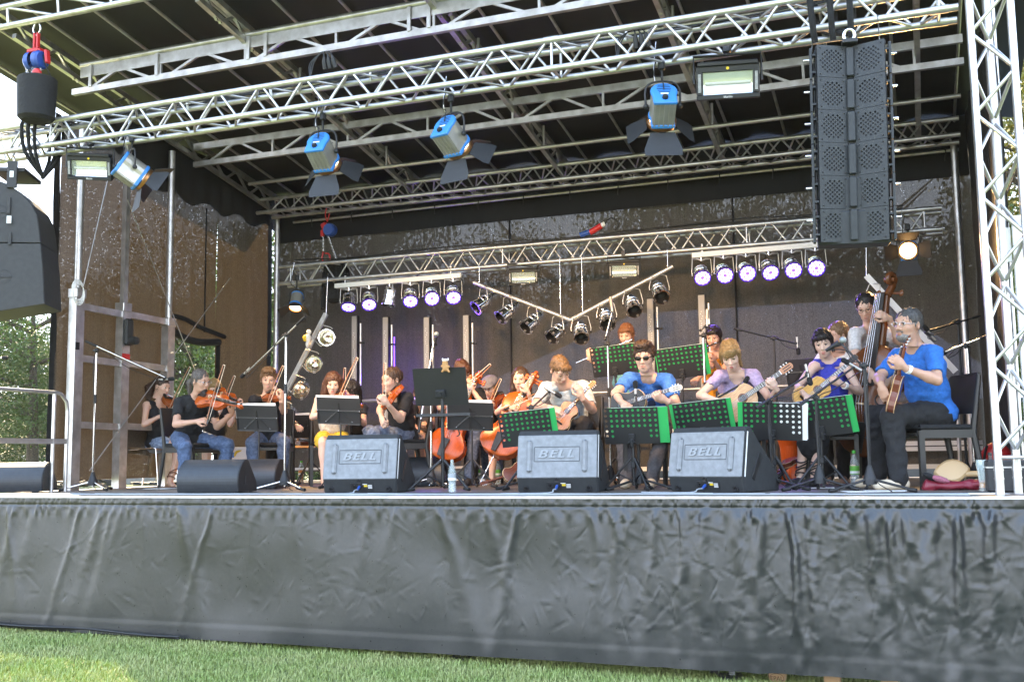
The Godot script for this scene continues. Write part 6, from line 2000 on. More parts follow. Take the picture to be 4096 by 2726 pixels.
	mb = MB.new()
	mb.ball(Vector3(-0.035, 0.0, 0.01), Vector3(0.035, 0.045, 0.028))
	obj("shirt", mb, M.yellow_cap, ty)

# ---------------------------------------------------------------- people and their instruments
var heads := {}
var hands := {}
var wob := FastNoiseLite.new()

func head_mesh(male: bool) -> MB:
	var f := Field.new(Vector3(-0.1, -0.15, -0.125), Vector3(0.1, 0.135, 0.135), 0.0058)
	f.ell(Vector3(0, 0.03, -0.012), Vector3(0.075, 0.088, 0.094), Basis(), 0.01)
	f.ell(Vector3(0, -0.02, 0.022), Vector3(0.06, 0.082, 0.068), Basis(), 0.03)
	f.ell(Vector3(0, -0.078, 0.038), Vector3(0.046 if male else 0.036, 0.034, 0.044), Basis(), 0.03)
	f.ell(Vector3(0, -0.1, 0.062), Vector3(0.02, 0.014, 0.014), Basis(), 0.02)
	for s in [-1.0, 1.0]:
		f.ell(Vector3(s * 0.036, -0.022, 0.062), Vector3(0.021, 0.02, 0.018), Basis(), 0.025)
		f.ell(Vector3(s * 0.031, 0.012, 0.094), Vector3(0.019, 0.0125, 0.014), Basis(), 0.012, true)
	f.cap(Vector3(-0.034, 0.034, 0.076), Vector3(0.034, 0.034, 0.076), 0.012, 0.012, 0.02)
	f.cap(Vector3(0, 0.018, 0.086), Vector3(0, -0.024, 0.106), 0.0085, 0.0125, 0.012)
	for s in [-1.0, 1.0]:
		f.ell(Vector3(s * 0.012, -0.03, 0.096), Vector3(0.009, 0.008, 0.01), Basis(), 0.008)
		f.ell(Vector3(s * 0.077, 0.0, -0.012), Vector3(0.01, 0.031, 0.019), Basis(Vector3.UP, s * 0.35), 0.008)
		f.ell(Vector3(s * 0.083, 0.002, -0.008), Vector3(0.006, 0.016, 0.009), Basis(), 0.006, true)
	f.cap(Vector3(-0.016, -0.062, 0.088), Vector3(0.016, -0.062, 0.088), 0.006, 0.006, 0.01, true)
	f.cap(Vector3(-0.012, -0.055, 0.089), Vector3(0.012, -0.055, 0.089), 0.008, 0.008, 0.008)
	f.cap(Vector3(-0.01, -0.07, 0.086), Vector3(0.01, -0.07, 0.086), 0.008, 0.008, 0.008)
	f.cap(Vector3(0, -0.06, -0.02), Vector3(0, -0.15, -0.03), 0.05, 0.05, 0.03)
	var mb := MB.new()
	f.into(mb)
	return mb

func hand_mesh(curl: float) -> MB:   # wrist at the origin, fingers along +y, palm towards +z, thumb at +x
	var f := Field.new(Vector3(-0.06, -0.03, -0.035), Vector3(0.085, 0.2, 0.1), 0.0048)
	f.ell(Vector3(0, 0.048, 0), Vector3(0.038, 0.05, 0.0155), Basis(), 0.01)
	f.cap(Vector3(0, -0.025, 0), Vector3(0, 0.03, 0), 0.025, 0.024, 0.015)
	var ln := [0.066, 0.076, 0.072, 0.056]
	for i in 4:
		var p := Vector3(0.03 - 0.02 * i, 0.086 - 0.006 * absf(i - 1.2), 0)
		var a := curl * (0.5 + 0.12 * i)
		var seg := [0.45, 0.31, 0.24]
		for k in 3:
			var q: Vector3 = p + Vector3(-0.004 * (i - 1.5) * 0.6, cos(a), sin(a)) * ln[i] * seg[k]
			f.cap(p, q, 0.0098 - 0.0009 * k, 0.0091 - 0.0009 * k, 0.004)
			p = q
			a += curl * [0.95, 0.6, 0.3][k]
	f.cap(Vector3(0.028, 0.02, 0.004), Vector3(0.05, 0.055, 0.014 + 0.012 * curl), 0.014, 0.011, 0.01)
	f.cap(Vector3(0.05, 0.055, 0.014 + 0.012 * curl), Vector3(0.05 - 0.012 * curl, 0.085, 0.022 + 0.02 * curl), 0.0105, 0.0085, 0.004)
	var mb := MB.new()
	f.into(mb)
	return mb

func hair_mb(style: String) -> MB:
	var lo := Vector3(-0.16, -0.36, -0.24)
	var f := Field.new(lo, Vector3(0.16, 0.19, 0.16), 0.0085)
	var v := 0.014 if style in ["curly", "wavy"] else 0.004
	f.ell(Vector3(0, 0.038, -0.02), Vector3(0.0785 + v, 0.088 + v, 0.095 + v), Basis(), 0.01)
	if style in ["short", "curly", "messy", "crop"]:
		f.ell(Vector3(0, -0.11, -0.05), Vector3(0.12, 0.075, 0.13), Basis(), 0.01, true)
		f.ell(Vector3(0, -0.035, 0.07), Vector3(0.1, 0.092, 0.088), Basis(), 0.008, true)
		if style == "messy": f.ell(Vector3(0.02, 0.075, 0.07), Vector3(0.06, 0.03, 0.035), Basis(Vector3.BACK, -0.3), 0.02)
		if style == "curly": f.ell(Vector3(0, 0.11, 0.03), Vector3(0.075, 0.04, 0.07), Basis(), 0.02)
	else:
		f.ell(Vector3(0, -0.05, 0.085), Vector3(0.066, 0.108, 0.075), Basis(), 0.008, true)
	if style == "ponytail" or style == "curlytail":
		var b := 1.0 if style == "ponytail" else 2.2
		f.ell(Vector3(0, -0.13, -0.03), Vector3(0.11, 0.075, 0.12), Basis(), 0.01, true)
		f.cap(Vector3(0, 0.02, -0.11), Vector3(-0.02, -0.05, -0.15), 0.018 * b, 0.026 * b, 0.02)
		f.cap(Vector3(-0.02, -0.05, -0.15), Vector3(-0.02, -0.17, -0.13), 0.026 * b, 0.014 * b, 0.02)
	if style in ["long", "wavy"]:
		var e := -0.2 if style == "wavy" else -0.29
		for s in [-1.0, 1.0]:
			f.cap(Vector3(s * 0.07, 0.03, 0.0), Vector3(s * 0.084, -0.1, 0.0), 0.028 + v, 0.03 + v, 0.03)
			f.cap(Vector3(s * 0.084, -0.1, 0.0), Vector3(s * 0.09, e, 0.02), 0.03 + v, 0.018 + v, 0.02)
		f.cap(Vector3(0, -0.02, -0.085), Vector3(0, e, -0.07), 0.06, 0.045, 0.03)
	if style == "bob":
		for s in [-1.0, 1.0]: f.cap(Vector3(s * 0.066, 0.03, -0.005), Vector3(s * 0.07, -0.075, 0.005), 0.021, 0.012, 0.03)
		f.cap(Vector3(0, -0.01, -0.085), Vector3(0, -0.1, -0.06), 0.05, 0.04, 0.03)
	if style in ["bob", "fringe", "crop"]: f.ell(Vector3(0, 0.07, 0.065), Vector3(0.062, 0.03, 0.034), Basis(Vector3.BACK, 0.15), 0.02)
	if style == "fringe":
		f.ell(Vector3(0, 0.045, 0.08), Vector3(0.058, 0.03, 0.022), Basis(), 0.02)
		f.ell(Vector3(0, 0.09, -0.06), Vector3(0.06, 0.035, 0.06), Basis(), 0.02)
		f.cap(Vector3(0.03, -0.02, -0.1), Vector3(0.06, -0.13, -0.06), 0.035, 0.02, 0.03)
		for s in [-1.0, 1.0]: f.cap(Vector3(s * 0.07, 0.04, 0.03), Vector3(s * 0.075, -0.05, 0.03), 0.02, 0.01, 0.02)
	wob.frequency = 55.0 if style in ["curly", "curlytail"] else 38.0
	f.rough(wob, 0.018 if style in ["curly", "curlytail", "wavy"] else 0.0115, Vector3.ONE if style in ["curly", "curlytail"] else Vector3(1, 0.22, 1))
	var mb := MB.new()
	f.into(mb)
	return mb

func bone(f: Field, a: Vector3, b: Vector3, ra: float, rb: float, k := 0.025) -> void:
	f.cap(a, b, ra, rb, k)

func basis_yz(y: Vector3, z: Vector3) -> Basis:
	var yy := y.normalized()
	var x := yy.cross(z).normalized()
	return Basis(x, yy, x.cross(yy))

func person(d: Dictionary) -> void:
	var s: float = d.s
	var base := Vector3(d.pel.x, 0, d.pel.z)
	var P := {}
	for k in d:
		if d[k] is Vector3 and not k in ["face", "hdL", "hdR", "pnL", "pnR", "foot"]: P[k] = d[k] - base
	var root := thing("person", d.label, "person", base)
	var up: Vector3 = (P.neck - P.pel).normalized()
	var lat: Vector3 = (P.shL - P.shR)
	lat = (lat - up * lat.dot(up)).normalized()
	var fwd := lat.cross(up)
	var tb := Basis(lat, up, fwd)
	var hl: Vector3 = (P.shL - P.shR) * Vector3(1, 0, 1)
	var thigh: Vector3 = ((P.knL + P.knR) / 2 - P.pel) * Vector3(1, 0, 1)
	if thigh.length() > 0.12: hl = Vector3.UP.cross(thigh.normalized())
	hl = hl.normalized()
	P.hipL = P.pel + hl * 0.088 * s - Vector3(0, 0.02, 0)
	P.hipR = P.pel - hl * 0.088 * s - Vector3(0, 0.02, 0)
	var w: float = d.get("wide", 1.0)
	var chest: Vector3 = P.pel.lerp(P.neck, 0.68) - fwd * 0.01
	var belly: Vector3 = P.pel.lerp(P.neck, 0.33)
	var lo: Vector3 = P.pel
	var hi: Vector3 = P.pel
	for k in P:
		if k != "head":
			lo = lo.min(P[k]); hi = hi.max(P[k])
	lo -= Vector3.ONE * 0.2; hi += Vector3.ONE * 0.2
	lo.y = -0.03
	var fem: bool = d.get("fem", false)
	# ---- skin: one continuous body
	var ce := 0.017 if d.pel.z > -2.8 else 0.022
	var f := Field.new(lo, hi, ce)
	f.ell(chest, Vector3(0.142 * w, 0.15, 0.098 * w) * s, tb, 0.03)
	f.ell(belly, Vector3(0.125 * w, 0.15, 0.098 * w) * s, tb, 0.04)
	f.ell(P.pel, Vector3(0.145 * w, 0.105, 0.11 * w) * s, tb, 0.04)
	var arm := 0.86 if fem else 1.0
	for e in ["L", "R"]:
		var sh: Vector3 = P["sh" + e]
		bone(f, P.neck - up * 0.03, sh, 0.05 * s, 0.05 * s * arm, 0.03)
		bone(f, sh, P["el" + e], 0.05 * s * arm, 0.037 * s * arm)
		bone(f, P["el" + e], P["wr" + e], 0.038 * s * arm, 0.0255 * s * arm, 0.015)
		f.ell(P["el" + e].lerp(P["wr" + e], 0.25), Vector3.ONE * 0.041 * s * arm, Basis(), 0.02)
		bone(f, P["hip" + e], P["kn" + e], 0.082 * s, 0.055 * s)
		bone(f, P["kn" + e], P["an" + e], 0.053 * s, 0.034 * s)
		f.ell(P["kn" + e].lerp(P["an" + e], 0.3) - fwd * 0.012, Vector3(0.05, 0.1, 0.052) * s, Basis(), 0.03)
		bone(f, P["an" + e] - d.foot * 0.03 - Vector3(0, 0.035, 0), P["foot" + e], 0.034 * s, 0.026 * s)
	bone(f, P.neck - up * 0.04, P.neck + (P.head - P.neck) * 0.6, 0.055 * s * arm, 0.05 * s * arm)
	var mb := MB.new()
	f.into(mb)
	var hb := facing(d.face, (Vector3.UP * 1.2 + (P.head - P.neck).normalized() * 0.8 + d.get("tilt", Vector3.ZERO)).normalized())
	var hx := Transform3D(hb.scaled(Vector3.ONE * s), P.head)
	mb.add(heads[not fem], hx)
	for e in ["L", "R"]:
		var hd: Vector3 = d["hd" + e]
		var pn: Vector3 = d["pn" + e]
		var bb := basis_yz(hd, pn)
		if (e == "R") != d.get("flip" + e, false): bb.x = -bb.x
		mb.add(hands[d.get("grip" + e, "grip")], Transform3D(bb.scaled(Vector3.ONE * s * (0.9 if fem else 1.0)), P["wr" + e] + hd.normalized() * 0.012))
	obj("body", mb, d.skin, root)
	# ---- face
	var eye := MB.new()
	var iris := MB.new()
	var lid := MB.new()
	var brow := MB.new()
	for q in [-1.0, 1.0]:
		eye.ball(hx * Vector3(q * 0.031, 0.011, 0.0785), Vector3.ONE * 0.0125 * s, hb, 8)
		iris.ball(hx * Vector3(q * 0.031, 0.008, 0.0875), Vector3(0.0072, 0.0072, 0.005) * s, hb, 8)
		lid.ball(hx * Vector3(q * 0.031, 0.0195, 0.0785), Vector3(0.0145, 0.0105, 0.0136) * s, hb, 8)
		brow.tube([hx * Vector3(q * 0.016, 0.031, 0.0875), hx * Vector3(q * 0.032, 0.036, 0.086), hx * Vector3(q * 0.048, 0.031, 0.073)], [0.004 * s, 0.0052 * s, 0.0025 * s], 5)
		brow.tube([hx * Vector3(q * 0.018, 0.0125, 0.089), hx * Vector3(q * 0.031, 0.0165, 0.0935), hx * Vector3(q * 0.045, 0.012, 0.0855)], 0.0024 * s, 4)
	obj("eye", eye, M.eye_white, root); obj("iris", iris, M.iris, root); obj("eyelid", lid, d.skin, root); obj("eyebrow", brow, d.hair, root)
	var lp := MB.new()
	lp.ball(hx * Vector3(0, -0.0555, 0.0945), Vector3(0.019, 0.0048, 0.006) * s, hb, 8); lp.ball(hx * Vector3(0, -0.0675, 0.0925), Vector3(0.016, 0.0058, 0.006) * s, hb, 8)
	obj("lips", lp, M.lip_f if fem else M.lip_m, root)
	if d.style != "none":
		var hm := MB.new()
		hm.add(hair_mb(d.style), hx)
		var nv := hm.v.size()
		for i in 420:   # loose strands that break up the outline
			var p := hm.v[rng.randi() % nv]
			var q := hm.n[rng.randi() % nv]
			var k := rng.randi() % nv
			p = hm.v[k]; q = hm.n[k]
			var dd := (Vector3(0, -0.75, 0) + q * 0.42 + Vector3(rng.randfn(), rng.randfn(), rng.randfn()) * 0.28).normalized()
			var sd := dd.cross(q).normalized() * 0.003
			hm.tri(p - sd, p + sd, p + dd * rng.randf_range(0.015, 0.04))
		obj("hair", hm, d.hair, root)
	if d.has("glasses"):
		var g := MB.new()
		for q in [-1.0, 1.0]:
			var ring := []
			for i in 13: ring.append(hx * Vector3(q * 0.033 + 0.024 * cos(TAU * i / 12), 0.008 + 0.016 * sin(TAU * i / 12), 0.101))
			g.tube(ring, 0.0018 * s if d.glasses != "sun" else 0.003 * s, 4)
			g.tube([hx * Vector3(q * 0.057, 0.012, 0.1), hx * Vector3(q * 0.08, 0.012, 0.0)], 0.002 * s if d.glasses != "sun" else 0.0045 * s, 4)
			if d.glasses == "sun": g.ball(hx * Vector3(q * 0.033, 0.008, 0.1), Vector3(0.027, 0.018, 0.006) * s, hb * Basis(Vector3.UP, q * 0.3), 10)
		g.tube([hx * Vector3(-0.01, 0.012, 0.103), hx * Vector3(0.01, 0.012, 0.103)], 0.002 * s, 4)
		obj("sunglasses" if d.glasses == "sun" else "glasses", g, M.shades if d.glasses == "sun" else M.chrome if d.glasses == "wire" else M.black_plastic, root)
	if d.has("beard"):
		var bf := Field.new(Vector3(-0.09, -0.14, -0.02), Vector3(0.09, 0.01, 0.13), 0.007)
		bf.ell(Vector3(0, -0.082, 0.045), Vector3(0.052, 0.04, 0.052), Basis(), 0.01)
		bf.cap(Vector3(-0.022, -0.046, 0.09), Vector3(0.022, -0.046, 0.09), 0.008, 0.008, 0.01)
		bf.ell(Vector3(0, -0.061, 0.1), Vector3(0.021, 0.012, 0.02), Basis(), 0.005, true)
		bf.ell(Vector3(0, 0.0, 0.06), Vector3(0.09, 0.04, 0.06), Basis(), 0.01, true)
		wob.frequency = 60.0
		bf.rough(wob, 0.006)
		var bm := MB.new()
		var b2 := MB.new()
		bf.into(b2)
		bm.add(b2, hx)
		obj("beard", bm, d.beard, root)
	if d.has("cap"):
		var cf := Field.new(Vector3(-0.13, -0.02, -0.16), Vector3(0.13, 0.17, 0.2), 0.008)
		cf.ell(Vector3(0, 0.07, -0.01), Vector3(0.098, 0.07, 0.115))
		cf.ell(Vector3(0, 0.055, 0.09), Vector3(0.075, 0.014, 0.06))
		cf.plane_cut(Vector3(0, 0.04, 0), Vector3.DOWN)
		var c2 := MB.new()
		cf.into(c2)
		var cm := MB.new()
		cm.add(c2, hx)
		obj("cap", cm, d.cap, root)
	# ---- shirt
	wob.frequency = 8.0
	var sleeve: float = d.sleeve
	f = Field.new(lo, hi, ce)
	f.ell(chest, Vector3(0.162 * w, 0.162, 0.121 * w) * s, tb, 0.03)
	f.ell(belly, Vector3(0.148 * w, 0.165, 0.122 * w) * s, tb, 0.04)
	f.ell(P.pel - up * 0.01, Vector3(0.166 * w, 0.12, 0.13 * w) * s, tb, 0.04)
	if fem: for q in [-1.0, 1.0]: f.ell(chest + lat * q * 0.065 * s + fwd * 0.08 * s - up * 0.01, Vector3.ONE * 0.058 * s, Basis(), 0.03)
	for e in ["L", "R"]:
		var sh: Vector3 = P["sh" + e]
		var ad: Vector3 = (P["el" + e] - sh)
		if sleeve > 0:
			bone(f, P.neck - up * 0.035, sh, 0.052 * s, 0.062 * s * arm, 0.03)
			bone(f, sh, sh + ad * minf(sleeve, 1.0), 0.062 * s * arm, 0.055 * s * arm, 0.02)
			if sleeve > 1.0: bone(f, P["el" + e], P["el" + e].lerp(P["wr" + e], sleeve - 1.0), 0.052 * s, 0.04 * s, 0.02)
			else: f.cap(sh + ad * (sleeve + 0.17), sh + ad * (sleeve + 0.3), 0.056 * s, 0.05 * s, 0.006, true)
		else: bone(f, P.neck - up * 0.05, P.neck.lerp(sh, 0.7) - up * 0.0, 0.042 * s, 0.052 * s, 0.02)
	f.ell(P.neck + fwd * 0.055 * s + up * (0.02 if not d.has("deep") else 0.0), Vector3(0.064, 0.06 if not d.has("deep") else 0.1, 0.08) * s, tb, 0.008, true)
	f.plane_cut(P.pel - up * d.get("hem", 0.05) * s, -up)
	wob.frequency = 13.0
	f.rough(wob, 0.014, Vector3(1.0, 1.7, 1.0))
	mb = MB.new()
	f.into(mb)
	obj("shirt", mb, d.shirt, root)
	# ---- trousers, shorts or skirt
	var ll: float = d.legs
	f = Field.new(lo, hi, ce)
	f.ell(P.pel - up * 0.03, Vector3(0.157 * w, 0.11, 0.122 * w) * s, tb, 0.03)
	var lw: float = d.get("loose", 1.0)
	for e in ["L", "R"]:
		var hp: Vector3 = P["hip" + e]
		bone(f, hp, hp.lerp(P["kn" + e], minf(ll * 2.0, 1.0)), 0.096 * s * lw, (0.07 if ll > 0.45 else 0.088) * s * lw, 0.03)
		if ll > 0.5: bone(f, P["kn" + e], P["kn" + e].lerp(P["an" + e], minf(ll * 2.0 - 1.0, 1.0)), 0.069 * s * lw, 0.056 * s * lw, 0.02)
	if d.has("skirt"):
		var km: Vector3 = (P.knL + P.knR) / 2
		bone(f, P.pel, km, 0.1 * s, 0.11 * s, 0.05)
		f.ell(km - Vector3(0, 0.12, 0), Vector3(0.13, 0.16, 0.1) * s, basis_yz(Vector3.UP, fwd), 0.05)
	f.rough(wob, 0.018, Vector3(1.2, 1.0, 1.2))
	mb = MB.new()
	f.into(mb)
	obj("skirt" if d.has("skirt") else "trousers" if ll > 0.5 else "shorts", mb, d.trousers, root)
	# ---- shoes
	if d.has("shoes"):
		for e in ["L", "R"]:
			f = Field.new(P["an" + e].min(P["foot" + e]) - Vector3.ONE * 0.14, P["an" + e].max(P["foot" + e]) + Vector3.ONE * 0.14, 0.011)
			var heel: Vector3 = P["an" + e] - d.foot * 0.035 - Vector3(0, 0.04, 0)
			f.cap(heel, P["foot" + e] + Vector3(0, 0.004, 0), 0.043 * s, 0.037 * s, 0.02)
			if d.get("sandal", false): f.ell(P["an" + e] + d.foot * 0.02 + Vector3(0, 0.02, 0), Vector3(0.05, 0.05, 0.06), basis_yz(Vector3.UP, d.foot), 0.01, true)
			f.plane_cut(Vector3(0, 0.002, 0), Vector3.DOWN)
			mb = MB.new()
			f.into(mb)
			obj("shoe", mb, d.shoes, root)
	if d.has("straps"):
		for e in ["L", "R"]:
			mb = MB.new()
			for k in d.straps:
				var c: Vector3 = P["an" + e] + (P["kn" + e] - P["an" + e]).normalized() * (0.02 + 0.04 * k)
				var ring := []
				for i in 13: ring.append(c + Vector3(0.045 * s * cos(TAU * i / 12), 0.02 * sin(TAU * i / 12 + k), 0.047 * s * sin(TAU * i / 12)))
				mb.tube(ring, 0.006, 5)
			obj("strap", mb, d.strap_mat, root)
	if d.has("text"):
		var y := 0.0
		for t in d.text:
			var tm := TextMesh.new()
			tm.text = t; tm.font_size = 16; tm.depth = 0.004; tm.pixel_size = d.text_size
			inst("shirt_print", tm, d.ink, Transform3D(tb * Basis(Vector3.RIGHT, -0.12), chest + fwd * 0.122 * s * w + up * (0.045 - y)), root)
			y += 16 * d.text_size * 1.3
	if d.has("patch"):
		mb = MB.new()
		for q in d.patch: mb.ball(chest + tb * (Vector3(q[0], q[1], 0.108 * w) * s), Vector3(q[2], q[3], 0.012) * s, tb, 12)
		obj("shirt_print", mb, d.ink, root)
	if d.has("band"):
		mb = MB.new()
		var c: Vector3 = P["wr" + d.band].lerp(P["el" + d.band], 0.12)
		var ad: Vector3 = (P["el" + d.band] - P["wr" + d.band]).normalized()
		mb.tube([c - ad * 0.012, c + ad * 0.012], 0.032 * s, 12)
		obj("wristband", mb, d.get("band_mat", M.paper), root)
	if d.has("necklace"):
		mb = MB.new()
		mb.tube(smooth([P.neck + lat * 0.06 + up * 0.02, P.neck + lat * 0.05 + fwd * 0.09 - up * 0.03, P.neck + fwd * 0.118 - up * 0.1, P.neck - lat * 0.05 + fwd * 0.09 - up * 0.03, P.neck - lat * 0.06 + up * 0.02]), 0.003, 5)
		mb.ball(P.neck + fwd * 0.122 - up * 0.115, Vector3(0.017, 0.017, 0.008))
		obj("necklace", mb, M.mic_champagne, root)

# violin family: y from the chin end to the scroll, z out of the top plate
func fiddle(called: String, label: String, a: Vector3, b: Vector3, nrm: Vector3, body: float, rib: float, varnish: Material, grp := "") -> void:
	var bs := basis_yz(b - a, nrm)
	var v := thing(called, label, called.replace("_", " "), a, grp, bs)
	var L := body
	var prof := [[0.0, 0.0], [0.012, 0.09], [0.05, 0.19], [0.12, 0.262], [0.2, 0.29], [0.29, 0.272], [0.36, 0.222], [0.395, 0.205], [0.41, 0.178], [0.47, 0.155], [0.54, 0.155], [0.6, 0.172], [0.615, 0.196], [0.65, 0.2], [0.72, 0.228], [0.81, 0.238], [0.9, 0.2], [0.96, 0.12], [0.985, 0.06], [1.0, 0.0]]
	var half := []
	for p in prof: half.append(Vector2(p[1] * L, p[0] * L))
	var out := PackedVector2Array()
	for p in half: out.append(p)
	for i in range(half.size() - 2, 0, -1): out.append(Vector2(-half[i].x, half[i].y))
	var mb := MB.new()
	mb.prism(out, Transform3D(Basis().scaled(Vector3(0.965, 1, 1)), Vector3(0, 0, -rib / 2)), rib)
	for sd in [1.0, -1.0]:
		var rows := []
		for k in 6:
			var q: float = [1.0, 0.985, 0.86, 0.62, 0.34, 0.02][k]
			var h: float = [0.0, 0.012, 0.016, 0.034, 0.047, 0.052][k] * L
			var r := []
			for p in out: r.append(Vector3(p.x * q, lerpf(L * 0.5, p.y, lerpf(1.0, q, 0.25)), sd * (rib / 2 + h)))
			if sd < 0: r.reverse()
			rows.append(r)
		rows.reverse()
		mb.sheet(rows, true)
	obj("body", mb, varnish, v)
	var top := rib / 2 + 0.052 * L
	var tot := a.distance_to(b)
	mb = MB.new()
	mb.tube([Vector3(0, L * 0.97, rib * 0.2), Vector3(0, L + (tot - L) * 0.68, rib * 0.25)], [0.045 * L, 0.034 * L], 8)
	obj("neck", mb, varnish, v)
	mb = MB.new()
	var fb := PackedVector2Array([Vector2(-0.06 * L, L * 0.62), Vector2(0.06 * L, L * 0.62), Vector2(0.034 * L, L + (tot - L) * 0.7), Vector2(-0.034 * L, L + (tot - L) * 0.7)])
	mb.prism(fb, Transform3D(Basis(Vector3.RIGHT, -0.03), Vector3(0, 0, top + 0.012 * L)), 0.016 * L, 0.004 * L)
	obj("fingerboard", mb, M.ebony, v)
	mb = MB.new()
	var sc := []
	var rr := []
	var e := L + (tot - L) * 0.68
	sc.append(Vector3(0, e, rib * 0.2)); rr.append(0.036 * L)
	sc.append(Vector3(0, tot - 0.1 * L, -0.02 * L)); rr.append(0.034 * L)
	for i in 10:
		var g := i * 0.75
		var ra := 0.06 * L * (1.0 - i * 0.085)
		sc.append(Vector3(0, tot - 0.055 * L + ra * sin(g + 0.2), 0.02 * L - ra * cos(g + 0.2))); rr.append(0.03 * L * (1.0 - i * 0.03))
	mb.tube(sc, rr, 8)
	mb.tube([Vector3(-0.055 * L, tot - 0.055 * L, 0.02 * L), Vector3(0.055 * L, tot - 0.055 * L, 0.02 * L)], 0.025 * L, 8)
	obj("scroll", mb, varnish, v)
	for k in 4:
		mb = MB.new()
		var q := 1.0 if k % 2 else -1.0
		var y := e + 0.03 * L + k * (tot - e - 0.2 * L) / 4
		mb.tube([Vector3(-q * 0.04 * L, y, 0.0), Vector3(q * 0.1 * L, y, 0.0)], 0.012 * L, 6)
		mb.ball(Vector3(q * 0.115 * L, y, 0), Vector3(0.026, 0.03, 0.014) * L, Basis(), 8)
		obj("peg", mb, M.ebony if body < 0.5 else varnish, v)
	mb = MB.new()
	mb.prism(PackedVector2Array([Vector2(-0.055, 0), Vector2(-0.03, 0.03), Vector2(0.03, 0.03), Vector2(0.055, 0), Vector2(0.055, 0.06), Vector2(0.03, 0.088), Vector2(-0.03, 0.088), Vector2(-0.055, 0.06)]) if false else PackedVector2Array([Vector2(-0.06 * L, 0), Vector2(0.06 * L, 0), Vector2(0.052 * L, 0.07 * L), Vector2(0, 0.09 * L), Vector2(-0.052 * L, 0.07 * L)]), Transform3D(Basis(Vector3.RIGHT, PI / 2), Vector3(0, L * 0.46, top - 0.012 * L)), 0.012 * L)
	obj("bridge", mb, M.pale_wood, v)
	mb = MB.new()
	mb.prism(PackedVector2Array([Vector2(-0.035 * L, 0.03 * L), Vector2(0.035 * L, 0.03 * L), Vector2(0.062 * L, 0.3 * L), Vector2(-0.062 * L, 0.3 * L)]), Transform3D(Basis(Vector3.RIGHT, 0.1), Vector3(0, 0, top)), 0.02 * L, 0.006 * L)
	obj("tailpiece", mb, M.ebony, v)
	for q in [-1.0, 1.0]:
		mb = MB.new()
		var fp := []
		for i in 7:
			var t := i / 6.0
			fp.append(Vector3(q * (0.11 + 0.03 * sin(TAU * t)) * L, (0.38 + 0.17 * t) * L, rib / 2 + 0.037 * L))
		mb.tube(smooth(fp, 2), 0.008 * L, 4)
		obj("sound_hole", mb, M.ebony, v)
	for k in 4:
		mb = MB.new()
		var x := (k - 1.5) * 0.022 * L
		mb.tube([Vector3(x * 1.4, L * 0.3, top + 0.025 * L), Vector3(x * 1.3, L * 0.46, top + 0.075 * L), Vector3(x * 0.7, e, top - 0.01 * L + 0.03 * L)], maxf(0.0009, 0.0018 * L), 4)
		obj("string", mb, M.chrome, v)
	if body < 0.5:
		mb = MB.new()
		mb.ball(Vector3(-0.13 * L, 0.1 * L, top), Vector3(0.12 * L, 0.085 * L, 0.035 * L), Basis(), 10)
		obj("chin_rest", mb, M.ebony, v)
	elif body < 0.9: bar("endpin", Vector3(0, 0.02, 0), Vector3(0, -0.28, -0.02), 0.006, M.chrome, v)

func bow(label: String, frog: Vector3, tip: Vector3, side: Vector3) -> void:
	var b := thing("bow", label, "bow", frog, "bows")
	var d := tip - frog
	var u := (side - d * side.dot(d) / d.length_squared()).normalized()
	var mb := MB.new()
	mb.tube([-d * 0.06, d * 0.3 - u * 0.008, d * 0.6 - u * 0.01, d], [0.006, 0.0055, 0.005, 0.004], 6)
	obj("stick", mb, M.bow_wood, b)
	mb = MB.new()
	mb.box(d * 0.0 + u * 0.012, Vector3(0.012, 0.05, 0.02), basis_yz(d, u), 0.002)
	mb.ball(-d * 0.065, Vector3.ONE * 0.008)
	obj("frog", mb, M.ebony, b)
	mb = MB.new()
	mb.tube([d * 0.03 + u * 0.02, d * 0.985 + u * 0.02], 0.0032, 4)
	mb.tube([d, d * 0.99 + u * 0.022], 0.004, 4)
	obj("bow_hair", mb, M.bow_hair, b)

